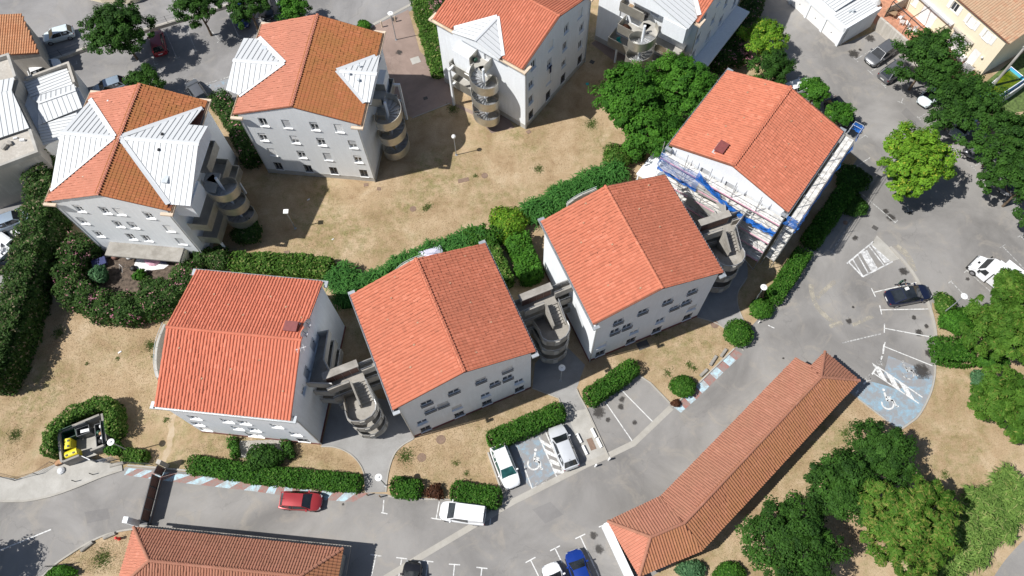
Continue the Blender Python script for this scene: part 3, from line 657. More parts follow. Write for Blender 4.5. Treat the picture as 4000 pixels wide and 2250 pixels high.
# ------------------------------------------------------------------ walls with real openings
def wall_face(parent,O,S,nout,width,top,ops,mat,depth=.17,z0=0.0,name='wall',plinth=None,sillmat='pvc_white',framemat='pvc_white'):
    O,S,nout=Vector(O),Vector(S),Vector(nout); Z=Vector((0,0,1))
    P=lambda s,z,d=0.0:O+S*s+Z*z-nout*d
    sl=sorted(set([-width/2,0.0,width/2]+[round(v,3) for o in ops for v in(o[0]-o[2]/2,o[0]+o[2]/2)]))
    sl=[x for x in sl if -width/2-1e-6<=x<=width/2+1e-6]
    zm=max(top(x) for x in sl); zl=sorted(set([z0,zm]+[round(v,3) for o in ops for v in(o[1]-o[3]/2,o[1]+o[3]/2)]))
    mb=MB()
    for i in range(len(sl)-1):
        for j in range(len(zl)-1):
            sm,zc=(sl[i]+sl[i+1])/2,(zl[j]+zl[j+1])/2
            if any(abs(sm-o[0])<o[2]/2 and abs(zc-o[1])<o[3]/2 for o in ops): continue
            ta,tb=top(sl[i]),top(sl[i+1]); a0,a1,b0,b1=min(zl[j],ta),min(zl[j+1],ta),min(zl[j],tb),min(zl[j+1],tb)
            if a1-a0<1e-4 and b1-b0<1e-4: continue
            pts=[P(sl[i],a0),P(sl[i+1],b0)]
            if b1-b0>1e-4: pts.append(P(sl[i+1],b1))
            if a1-a0>1e-4: pts.append(P(sl[i],a1))
            mb.quad(*pts)
    for s,z,w_,h,*_ in ops:
        a,b,c,d=s-w_/2,s+w_/2,z-h/2,z+h/2
        mb.quad(P(a,c),P(a,c,depth),P(a,d,depth),P(a,d)); mb.quad(P(b,c,depth),P(b,c),P(b,d),P(b,d,depth))
        mb.quad(P(a,d),P(a,d,depth),P(b,d,depth),P(b,d)); mb.quad(P(a,c,depth),P(a,c),P(b,c),P(b,c,depth))
    wo=put(name,mb,mat,parent)
    M3=Matrix((S,-nout,Z)).transposed()
    def bx(m,s0,s1,z0_,z1_,d0,d1):  # box in facade coords (d into the wall)
        c=P((s0+s1)/2,(z0_+z1_)/2,(d0+d1)/2); return m.box(c,(abs(s1-s0),abs(d1-d0),abs(z1_-z0_)),rot=M3)
    for op in ops:
        s,z,w_,h=op[:4]; kind=op[4] if len(op)>4 else 'w'; a,b,c,d=s-w_/2,s+w_/2,z-h/2,z+h/2; f=.06
        if kind=='door':
            m=MB(); bx(m,a,b,c,d,depth-.03,depth+.03); dr=put('door',m,'pvc_grey',parent); h_=MB(); bx(h_,b-.16,b-.06,c+1.0,c+1.06,depth-.09,depth-.03); put('door_handle',h_,'steel_dark',dr); continue
        m=MB(); e0,e1=depth-.07,depth+.01
        bx(m,a,a+f,c,d,e0,e1);bx(m,b-f,b,c,d,e0,e1);bx(m,a+f,b-f,c,c+f,e0,e1);bx(m,a+f,b-f,d-f,d,e0,e1);bx(m,s-.035,s+.035,c+f,d-f,e0+.005,e1)
        win=put('window',m,framemat,parent)
        m=MB(); bx(m,a+.01,b-.01,c+.01,d-.01,depth-.015,depth+.03); put('pane',m,'glass_window',win)
        if kind!='hidden':
            m=MB(); bx(m,a-.07,b+.07,c-.07,c-.003,-.10 if kind!='sill' else -.2,depth-.06); put('sill',m,sillmat,win)
        fr={'shut':1.0,'half':.55,'third':.3,'w':.12}.get(kind,0)
        if fr>0:
            m=MB(); n=max(1,int(h*fr/.11)); zz=d-.005
            for k in range(n): bx(m,a+.02,b-.02,zz-h*fr/n+.012,zz,depth-.115+.0*k,depth-.085); zz-=h*fr/n
            put('roller_shutter',m,'pvc_white' if random.random()<.7 else 'pvc_grey',win)
        if kind in('grille','grillehalf'):
            m=MB()
            for k in range(7): x=a+(b-a)*(k+.5)/7; bx(m,x-.014,x+.014,c,d,.0,.028)
            bx(m,a,b,c+.08,c+.115,.03,.058); bx(m,a,b,d-.13,d-.095,.03,.058)
            A,B=P(a,c,-.012),P(b,d,-.012); m.tube([A,B],.018,4); m.tube([P(a,d,-.012),P(b,c,-.012)],.018,4)
            put('grille',m,'steel_dark',win)
        if kind=='rail' or (len(op)>5 and op[5]=='rail'):
            m=MB(); bx(m,a-.05,b+.05,c+.46,c+.50,-.16,-.12); bx(m,a-.05,b+.05,c+.02,c+.06,-.16,-.12)
            for k in range(11): x=a+(b-a)*k/10; bx(m,x-.01,x+.01,c+.06,c+.46,-.15,-.13)
            bx(m,a-.05,a-.01,c+.46,c+.5,-.12,.0); bx(m,b+.01,b+.05,c+.46,c+.5,-.12,.0)
            put('railing',m,'steel_dark',win)
    if plinth:
        m=MB(); bx(m,-width/2-.02,width/2+.02,0,plinth[1],-.03,.06)
        put('plinth',m,plinth[0],parent)
    return wo
def house(name,label,cx,cy,ang,W,L,he,hr,ops,wallmat,rl,rr,plinth,gut,deckmat='deck_dark',ew=.4,sub=None,rear=True):
    H=thing(name,label,'apartment house',(cx,cy,0),R_(ang),'apartment houses of the estate')
    Ww,Lw=W-2*ew,L-.12; zr=lambda u:hr-(hr-he)*abs(u)/(W/2)
    tp=lambda s:zr(s)-.10
    ze=zr(Ww/2)-.10
    wm=lambda k:wallmat.get(k,wallmat['*'])
    kw=dict(plinth=plinth)
    wall_face(H,(0,-Lw/2,0),(1,0,0),(0,-1,0),Ww,tp,ops.get('f',[]),wm('f'),**kw)
    wall_face(H,(0,Lw/2,0),(-1,0,0),(0,1,0),Ww,tp,ops.get('b',[]),wm('b'),**kw)
    wall_face(H,(Ww/2,0,0),(0,1,0),(1,0,0),Lw,lambda s:ze,ops.get('r',[]),wm('r'),**kw)
    wall_face(H,(-Ww/2,0,0),(0,-1,0),(-1,0,0),Lw,lambda s:ze,ops.get('l',[]),wm('l'),**kw)
    # roof deck
    mb=MB(); y0,y1=-L/2,L/2
    pr=[(-W/2,he-.10),(0,hr-.10),(W/2,he-.10),(W/2,he+.01),(0,hr+.01),(-W/2,he+.01)]
    n=len(pr); mb.v=[(x,y0,z) for x,z in pr]+[(x,y1,z) for x,z in pr]
    mb.f=[(0,1,4,5),(1,2,3,4),(n+5,n+4,n+1,n),(n+4,n+3,n+2,n+1)]+[(i,n+i,n+(i+1)%n,(i+1)%n) for i in range(n)]
    roof=put('roof',mb,deckmat,H)
    sl=math.hypot(W/2,hr-he)
    Rf=Roof(roof)
    return H,roof,Rf,sl,zr
def gable_tiles(Rf,W,L,he,hr,rl,rr,sl,exl=(),exr=()):
    T1=Vector((W/2,0,hr-he)); T2=Vector((-W/2,0,hr-he))
    Rf.slope((-W/2,L/2,he),(0,-1,0),T1,[(0,0),(L,0),(L,sl),(0,sl)],rl,exl)
    Rf.slope((W/2,-L/2,he),(0,1,0),T2,[(0,0),(L,0),(L,sl),(0,sl)],rr,exr)
    ridge_caps(Rf.o,(0,-L/2,hr+.03),(0,L/2,hr+.03),rl)
def gutters(H,W,L,he,mat,sz=.2,ret=1.0,sides=(-1,1)):
    for sx in sides:
        x=sx*(W/2+sz*.45)
        mb=MB().bb(x-sz/2,x+sz/2,-L/2-.12,L/2+.12,he-.26,he-.235); mb.bb(x-sz/2,x-sz/2+.03,-L/2-.12,L/2+.12,he-.235,he-.06); mb.bb(x+sz/2-.03,x+sz/2,-L/2-.12,L/2+.12,he-.235,he-.06)
        gt=put('gutter',mb,mat,H)
        for sy in(-1,1):
            m=MB().bb(x-sx*ret,x+sx*sz/2,sy*(L/2+.125),sy*(L/2+.42),he-.30,he-.10); put('gutter_return',m,mat,gt)
def downpipe(H,u,v,z1_,mat='zinc'): put('downpipe',MB().tube([(u,v,.05),(u,v,z1_)],.055,6),mat,H)
def chimney(roof,u,v,zb,a=0,mat='chimney_red',s=(1.0,.75,.5)):
    mb=MB().box((u,v,zb+s[2]/2),s).box((u,v,zb+s[2]+.09),(s[0]*1.15,s[1]*1.15,.1)); ch=put('chimney',mb,mat,roof)
    put('flashing',MB().box((u,v,zb+.06),(s[0]*1.4,s[1]*1.3,.05)),'zinc_light',ch)
def vent_tile(roof,u,v,z,mat): put('vent_tile',MB().box((u,v,z-.02),(.16,.13,.05)).box((u+.05,v,z+.01),(.06,.14,.04)),mat,roof)
W_=lambda s,z,k='w',w=.95,h=1.25,*r:(s,z,w,h,k)+tuple(r)
# ---- lower row P, Q, R, S
RL=[('P',-23.94,24.93,-98.45,12.96,11.85,'apartment house at left of lower row, ridge running left to right'),
    ('Q',-6.38,25.94,20.95,13.09,11.6,'apartment house second in lower row, between two concrete stair towers'),
    ('R',11.06,32.72,20.74,12.96,11.42,'apartment house third in lower row, white left wall in full sun'),
    ('S',24.65,44.1,-38.8,13.03,11.45,'apartment house wrapped in scaffolding beside the right car park')]
z4,z3,z2,z1_=8.4,6.05,3.6,1.15
rowQ=[W_(3.85,z4,'shut',1,1.2,'rail'),W_(1.32,z4,'half',1,1.2,'rail'),W_(2.55,z3,'third',1,1.25,'rail'),W_(3.84,z3,'w',1,1.25,'rail'),W_(4.93,z2,'w',.95,1.15),W_(4.95,z1_+.1,'grille',.95,1.3),W_(-1.23,z4,'third',1.05,1.2,'rail'),W_(-3.78,z4,'third',1.05,1.2,'rail'),W_(-2.49,z3,'shut',1.05,1.25,'rail'),W_(-3.73,z3+.05,'half',1.05,1.25,'rail'),W_(-1.37,z2,'shut',1,1.15),W_(1.53,z2+.1,'w',.95,1.15),W_(1.54,z1_+.1,'grille',1,1.3),W_(-1.33,z1_+.05,'grille',1,1.3),W_(-4.83,z2-.05,'w',1,1.15),W_(-4.8,z1_-.05,'grille',1,1.3)]
rowR=[W_(3.77,z4,'third',1,1.2,'rail'),W_(1.23,z4-.05,'third',1,1.2,'rail'),W_(3.66,z3,'third',1,1.25,'rail'),W_(2.43,z3-.1,'half',1,1.25,'rail'),W_(4.8,z2-.1,'shut',.95,1.15),W_(4.77,z1_+.1,'grille',.95,1.3),W_(-1.3,z4-.05,'third',1,1.2,'rail'),W_(-3.79,z4-.1,'third',1,1.2,'rail'),W_(-2.6,z3-.1,'w',1,1.25,'rail'),W_(-3.86,z3-.1,'w',1,1.25,'rail'),W_(-1.5,z2,'half',.95,1.15),W_(1.3,z2+.05,'w',.95,1.15),W_(1.33,z1_,'grille',1,1.3),W_(-1.57,z1_,'grille',1,1.3),W_(-5.0,z2-.05,'shut',1,1.15),W_(-4.94,z1_,'grille',1,1.3)]
rowP=[W_(-4.31,5.9,'third',1,1.2),W_(-5.0,3.45,'third',1,1.2),W_(-5.0,1.4,'shut',1,1.0),W_(-1.26,5.95,'half',1,1.2),W_(.32,5.95,'third',1,1.2),W_(-1.18,3.45,'half',1,1.2),W_(.45,3.5,'third',1,1.2),W_(-.3,1.25,'half',1.5,1.6),W_(3.29,5.95,'half',1,1.2),W_(4.34,3.5,'half',1,1.2),W_(4.43,1.1,'grille',1.1,1.1)]
HE,HR=10.2,12.25
HOUSE={}
roofmats={'P':('tile_red','tile_red'),'Q':('tile_new','tile_new'),'R':('tile_new','tile_new'),'S':('tile_new','tile_new')}
for k,cx,cy,an,W,L,lab in RL:
    ops={'P':{'r':rowP,'b':[(-1.75,8.55,.95,2.1,'door'),(-3.3,8.7,.8,1.1,'half'),(.9,8.55,.95,2.1,'door'),(-1.0,6.0,.95,2.0,'door'),(1.9,6.0,.95,2.0,'door')]},'Q':{'f':rowQ,'b':[W_(2.5,6,'half'),W_(-2.5,6,'shut')],'r':[(1.2,8.5,.95,2.0,'door')]},'R':{'f':rowR,'r':[(1.5,8.5,.95,2.0,'door')],'l':[(1.2,8.5,.95,2.0,'door')]},
         'S':{'f':[(.5,8.55,.95,2.1,'door'),(-2.2,8.55,.95,2.1,'door'),(2.6,8.8,.9,1.2,'half'),(-3.9,8.8,.9,1.2,'shut'),(-1.0,6.0,.95,2.1,'door'),(3.2,6.1,.9,1.2,'w'),(-3.6,6.1,.9,1.2,'w'),(2.6,3.6,.9,1.2,'w'),(-3,3.6,.9,1.2,'w')]}}[k]
    wm={'P':{'*':'wall_white'},'Q':{'*':'wall_white'},'R':{'*':'wall_white'},'S':{'*':'wall_white'}}[k]
    H,roof,Rf,sl,zr=house('apartment_house','orange tiled white '+lab,cx,cy,an,W,L,HE,HR,ops,wm,*roofmats[k],('plinth_red',.42),None)
    gable_tiles(Rf,W,L,HE,HR,*roofmats[k],sl)
    Rf.finish(); gutters(H,W,L,HE,'zinc',.17,.55,(-1,1))
    HOUSE[k]=H
    for (u,v) in [(-W/2+.43,-L/2+.1),(W/2-.43,L/2-.1)]: downpipe(H,u,v-.12 if v<0 else v+.12,HE-.3)
    # pale ridge-less vent tiles scattered as on the real roofs
    for sx,n in((-1,7),(1,5)):
        for i in range(n):
            u=sx*W/2*(.25+.5*((i*37)%10)/10); v=-L/2+L*(i+.6)/n; vent_tile(roof,u,v,zr(u)+.12,'tile_mixed')
chimney(bpy.data.objects['apartment_house'].children[[c.name.split('.')[0] for c in bpy.data.objects['apartment_house'].children].index('roof')],-1.15,4.75,11.7,0,'chimney_red',(.8,1.0,.5))
_s=HOUSE['S']; chimney([c for c in _s.children if c.name.startswith('roof')][0],-1.9,-4.3,11.55,0,'chimney_red',(.8,1.15,.45))
# ---- upper row A, B, C, D with white metal cross gables
def rows(cols,zs,kinds,w=.85,h=1.35): return [W_(c if not isinstance(c,tuple) else c[i],z,kinds[(i*len(cols)+j)%len(kinds)],w,h) for i,z in enumerate(zs) for j,c in enumerate(cols)]
kB=['w','shut','third','shut','third','half','third','half','shut','third','shut','third','grille','grille','grille','grille']
opsB=rows([(-3.78,-4.65,-4.5,-4.6),(-1.34,-1.25,-1.24,-1.2),(1.56,1.61,1.63,1.68),(4.08,4.96,4.96,5.08)],(9.55,6.9,4.2,1.5),kB)
opsA=[W_(-3.53,9.4,'third',.85,1.3),W_(-.91,9.45,'third',.85,1.3),W_(.51,9.45,'shut',.85,1.3),W_(3.37,9.2,'third',.85,1.3),W_(-4.56,6.85,'half',.85,1.3),W_(-.91,6.8,'third',.85,1.3),W_(.62,6.8,'half',.85,1.3),W_(4.3,6.75,'shut',.85,1.3),W_(-4.31,4.2,'third',.85,1.3),W_(-.85,4.15,'w',.85,1.3),W_(.78,4.1,'w',.85,1.3),W_(4.4,4.05,'shut',.85,1.3)]
kC=['w','shut','third','shut','third','half','w','third','w','shut','third','w','grille','grille','grille','grille']
opsC=rows([(-4.6,-5.0,-5.0,-5.0),(-1.4,-1.6,-1.6,-1.6),(1.5,1.4,1.4,1.4),(4.1,4.7,4.7,4.9)],(9.5,6.9,4.2,1.5),kC)
UH,UR=10.5,12.55
CR={'A':[(-1,[(-.73,0),(-6.0,.1),(-6.05,-5.35)],[(-.73,0),(-6.0,.1),(-5.85,5.44)],12.38,5.4),(1,[(.34,0),(7.84,0),(7.96,-5.8),(5.9,-5.8)],[(.34,0),(7.84,0),(7.7,2.7),(5.8,2.7),(6.05,5.4)],12.42,5.7)],
    'B':[(-1,[(-2.5,-.2),(-7.6,-.2),(-7.9,-3.3),(-6.5,-3.7)],[(-2.5,-.2),(-7.6,-.2),(-8.0,3.8),(-6.4,3.9)],11.75,3.9),(1,[(3.5,-.4),(7.28,-.4),(7.0,-3.3),(6.5,-3.3)],[(3.5,-.4),(7.28,-.4),(6.85,3.0),(6.5,2.6)],11.55,3.1)],
    'C':[(-1,[(-3.45,-.2),(-7.1,-.2),(-6.9,-3.2),(-6.4,-3.2)],[(-3.45,-.2),(-7.1,-.2),(-6.9,3.1),(-6.4,3.1)],11.6,3.1)],
    'D':[(-1,[(-.34,0),(-7.9,0),(-7.96,-5.8),(-5.9,-5.8)],[(-.34,0),(-7.9,0),(-7.7,2.7),(-5.8,2.7),(-6.05,5.4)],12.42,5.7)]}
UP=[('A',-37.21,45.73,-8.22,12.29,12.96,'apartment house with weathered slope and large white gables, left of upper row',opsA,('tile_pale','tile_weathered')),
    ('B',-19.96,54.41,-8.62,13.1,11.97,'apartment house with four rows of four front windows, second in upper row',opsB,('tile_pale','tile_weathered')),
    ('C',1.5,62.4,51.3,13.0,12.0,'apartment house at top centre with small white gable over its spiral stair',opsC,('tile_new','tile_new')),
    ('D',20.06,67.85,52,13.0,12.4,'apartment house at the top edge, galleries and spiral stair above the big tree',opsC,('tile_new','tile_new'))]
for k,cx,cy,an,W,L,lab,ops,rm in UP:
    side={'A':'r','B':'r','C':'l','D':'l'}[k]; sg=1 if side=='r' else -1
    # doors behind the galleries (facade s runs along +v on the right, -v on the left)
    drs=[(sg*v,z,1.0,2.1,'door') for z in(3.8,6.5) for v in(1.2,2.8)]+[(sg*-1.0,9.15,1.0,2.1,'door')]
    H,roof,Rf,sl,zr=house('apartment_house','white '+lab,cx,cy,an,W,L,UH,UR,{'f':ops,side:drs,'b':[W_(-2.5,6.9,'shut'),W_(2.5,6.9,'half')]},{'*':'wall_white','f':'wall_grey' if k in'AB' else 'wall_white'},*rm,('plinth_grey',.75),None)
    HOUSE[k]=H; exl=[];exr=[]
    sc=sl/(W/2)
    for sd,fp,bp,zc,hs in CR[k]:
        v0=fp[0][1]
        zf=lambda p:zc-(zc-UH-.06)*abs(p[1]-v0)/hs
        for poly in(fp,bp):
            metal_slope(roof,[(p[0],p[1],zf(p)+.06) for p in poly],(1,0,0),.55)
            vp=poly[-1]; a_=Vector((poly[0][0]-sd*.12,poly[0][1])); b_=Vector((vp[0]+sd*.05,vp[1])); dd=(b_-a_).normalized(); pn=Vector((-dd.y,dd.x))
            if pn.y*(vp[1]-v0)<0: pn=-pn
            zm_=lambda p:UR-(UR-UH)*abs(p.x)/(W/2)
            P4=[a_+pn*.34-dd*.1,b_+pn*.34,b_-pn*.12,a_-pn*.12-dd*.1]; put('valley_flashing',MB().quad(*[(p.x,p.y,zm_(p)+(.185 if q_<2 else .20)) for q_,p in enumerate(P4)]),'metal_white',roof)
        # exclusion area in slope coordinates, and ridge flashing
        ex=[(p[0],p[1]) for p in fp[::-1]]+[(p[0],p[1]) for p in bp[2:]]
        e=[]
        for u,v in [(fp[0][0]-sd*.25,fp[0][1]),(fp[-1][0],fp[-1][1]-.28),(sd*9,fp[-1][1]-.28),(sd*9,bp[-1][1]+.28),(bp[-1][0],bp[-1][1]+.28)]:
            t=(W/2-abs(u))*sc
            e.append(((v+L/2) if sd>0 else (L/2-v),t))
        (exr if sd>0 else exl).append(e)
        A=fp[0];B=fp[1]; r=MB(); 
        for d_ in(-1,1):
            r.quad((A[0],A[1],zc+.16),(B[0]+sd*.08,B[1],zc+.16),(B[0]+sd*.08,B[1]+d_*.24,zc+.10),(A[0],A[1]+d_*.24,zc+.10))
        put('ridge_flashing',r,'metal_white',roof)
        # gable end wall under the metal roof
        ue=abs(B[0])-.25; wmb=MB(); hf=abs(fp[2][1]-v0); hb=abs(bp[2][1]-v0)
        for poly in(fp,bp):
            h_=abs(poly[2][1]-v0)
            y1=v0+math.copysign(h_-.1,poly[2][1]-v0)
            mwall=MB().quad((sd*ue,v0,zc-.12),(sd*ue,y1,zf((0,y1))-.1),(sd*ue,y1,min(zf((0,y1))-.1,UH-.2)),(sd*ue,v0,UH-.2)); put('gable_wall',mwall,'wall_white',H)
        put('soffit',MB().bb(sd*(W/2-.6),sd*(ue-.004),min(fp[2][1],bp[2][1])+.1 if k in'BC' or sd<0 and k=='A' else -5.6,max(fp[2][1],bp[2][1])-.1,UH-.30,UH-.2),'wall_white',H)
    gable_tiles(Rf,W,L,UH,UR,*rm,sl,exl,exr)
    Rf.finish(); gutters(H,W,L,UH,'cornice',.28,1.1,[x for x in(-1,1)] if k!='A' else (-1,1))
    for (u,v) in [(-W/2+.45,-L/2-.02),(W/2-.45,-L/2-.02)]: downpipe(H,u,v,UH-.3,'zinc')
    # galleries: deck slabs with steel parapets
    def deck(u0,u1,v0,v1,z,par,ph=1.0):
        a,b=sorted((sg*u0,sg*u1)); d=put('gallery_deck',MB().bb(a,b,v0,v1,z-.2,z),'concrete',H)
        for e in par:
            if e=='o': m=MB().bb(sg*u1-.03,sg*u1+.03,v0,v1,z-.22,z+ph)
            elif e=='f': m=MB().bb(a,b-.0,v0-.035,v0+.025,z-.21,z+ph-.004)
            else: m=MB().bb(a,b-.0,v1-.025,v1+.035,z-.21,z+ph-.004)
            put('parapet',m,'steel_parapet',d)
    wu=W/2-.4
    if k in'BC':
        for z in(2.7,5.4): deck(wu,7.55,.25,3.4,z,'ofb' if 0 else 'ob'); deck(wu,7.5,-1.6,.25,z,'f')
        deck(wu,7.55,-1.6,.35,8.1,'fb')
        put('storage_panel',MB().bb(sg*(wu+.06) if sg>0 else -(wu+.9),sg*(wu+.9) if sg>0 else -(wu+.06),.5,3.2,5.42,8.0),'wall_white',H)
        # portal frame carrying the galleries
        pf=MB()
        for v in(2.9,): pf.bb(sg*8.2-.12,sg*8.2+.12,v-.12,v+.12,0,6.2); pf.bb(min(sg*7.5,sg*8.32),max(sg*7.5,sg*8.32),v-.11,v+.11,5.9,6.195); pf.bb(min(sg*7.5,sg*8.08),max(sg*7.5,sg*8.08),v-.11,v+.11,3.2,3.45)
        put('portal_frame',pf,'wall_white',H); 
        for v in(.6,): put('pillar',MB().bb(sg*7.3-.11,sg*7.3+.11,v-.11,v+.11,0,2.5),'wall_white',H)
    else:
        deck(wu,7.45,-.4,2.75,8.1,'ob'); deck(7.0,8.5,-2.7,-.4,8.1,'')
        for z in(2.7,5.4): deck(wu,7.9,.0,3.4 if z<5 else 2.4,z,'ob'); deck(wu,7.85,-5.5,-2.5,z,'of'); deck(wu,7.6,-2.5,0,z,'')
        b=MB().bb(min(sg*wu,sg*7.75),max(sg*wu,sg*7.75),-5.55,-2.75,8.05,UH-.31); put('bay_wall',b,'wall_white',H)
        for v in(-5.3,2.2): put('pillar',MB().bb(sg*7.7-.1,sg*7.7+.1,v-.1,v+.1,0,2.49),'wall_white',H)
    if k=='A':
        a=MB().bb(-3.95,4.1,-L/2-1.55,-L/2+.05,2.35,2.55); cn=put('canopy',a,'concrete_old',H)
        put('side_wall',MB().bb(4.1,4.25,-L/2-1.5,-L/2+.05,0,2.3),'wall_cream',H)
    if k=='D': put('canopy',MB().bb(-6.0,6.0,-L/2-1.7,-L/2+.05,2.35,2.6),'wall_grey',H)
    # small things on the metal roofs
    if k=='A':
        for u,v,s_ in((5.2,-3.6,.55),(4.1,-.9,.18),(3.9,.9,.2)): put('roof_vent',MB().box((u,v,12.42-(abs(v)/5.7)*1.86+.2),(s_,s_*1.4,.16)),'zinc_light' if s_>.3 else 'black',roof)
    if k=='B':
        for u,v,s_ in((4.6,-.75,.16),(5.6,-1.3,.22),(5.3,.5,.2),(-5.2,2.2,.55),(-3.9,.8,.2)): put('roof_vent',MB().box((u,v,11.7-abs(v+.3)*.32+.22),(s_,s_*1.2,.18)),'zinc_light',roof)
    if k in'AB':
        vent_tile(roof,-3.0 if k=='A' else -1.2,4.6,zr(2.0)+.1,'pvc_white'); vent_tile(roof,-2.6,-4.2 if k=='A' else 1.2,zr(2.6)+.1,'cornice')
# ---- spiral stairs
def spiral(label,k,u,v,turn,a_land,n_storey=3,fh=2.7,r=1.5):
    H=HOUSE[k]; m=Matrix.Translation(H.location)@Matrix.Rotation(H.rotation_euler.z,4,'Z'); p=m@Vector((u,v,0))
    S=thing('spiral_stair',label,'spiral stair',(p.x,p.y,0),H.rotation_euler.z,'spiral stairs of the upper row')
    put('column',MB().tube([(0,0,0),(0,0,n_storey*fh+1.1)],.14,10),'wall_white',S)
    per=16; da=turn*2*math.pi/per
    step=MB(); 
    a=abs(da)*.56; ro=r-.04
    P0=[(.12,-.06),(ro*math.cos(-a),ro*math.sin(-a)),(ro,0),(ro*math.cos(a),ro*math.sin(a)),(.12,.06)]
    step.prism(P0,-.05,0.0); sm=step.mesh('step'); sm.materials.append(M['galvanised'])
    for i in range(n_storey*per):
        z=n_storey*fh-(i+.5)*fh/per; an=a_land+da*(i+.5)
        if z<.1: break
        o=put('step',sm,None,S,(0,0,z),an)
    for s in range(n_storey):
        mb=MB(); n=36; f0,f1=(.05,.90)
        z_top=(n_storey-s)*fh
        for i in range(n+1):
            f=f0+(f1-f0)*i/n; an=a_land+turn*2*math.pi*f; z=z_top-fh*f
            for rr in(r+.0,r+.04): mb.v+= [(rr*math.cos(an),rr*math.sin(an),max(.02,z-.22)),(rr*math.cos(an),rr*math.sin(an),z+1.0)]
        for i in range(n):
            b=4*i;c=4*(i+1)
            mb.f+=[(b,c,c+1,b+1),(b+2,b+3,c+3,c+2),(b+1,c+1,c+3,b+3),(b,b+2,c+2,c)]
        pp=put('parapet',mb,'steel_parapet',S); smooth(pp,50)
        # landing plate
        lp=MB(); aa=[a_land-turn*R_(38)+turn*R_(38)*j/4 for j in range(5)]
        lp.prism([(0,0)]+[(ro*math.cos(x),ro*math.sin(x)) for x in aa],z_top-.06,z_top); put('landing',lp,'concrete',S)
spiral('spiral steel stair in deep shade between the left two upper houses','A',8.75,-1.64,1,R_(170))
spiral('spiral steel stair with tan parapet right of the second upper house','B',8.05,-2.0,-1,R_(120))
spiral('sunlit spiral steel stair with pale column at the top centre house','C',-8.0,-1.85,1,R_(60))
spiral('spiral steel stair half hidden by the large tree at top','D',-8.9,-1.3,-1,R_(-5))
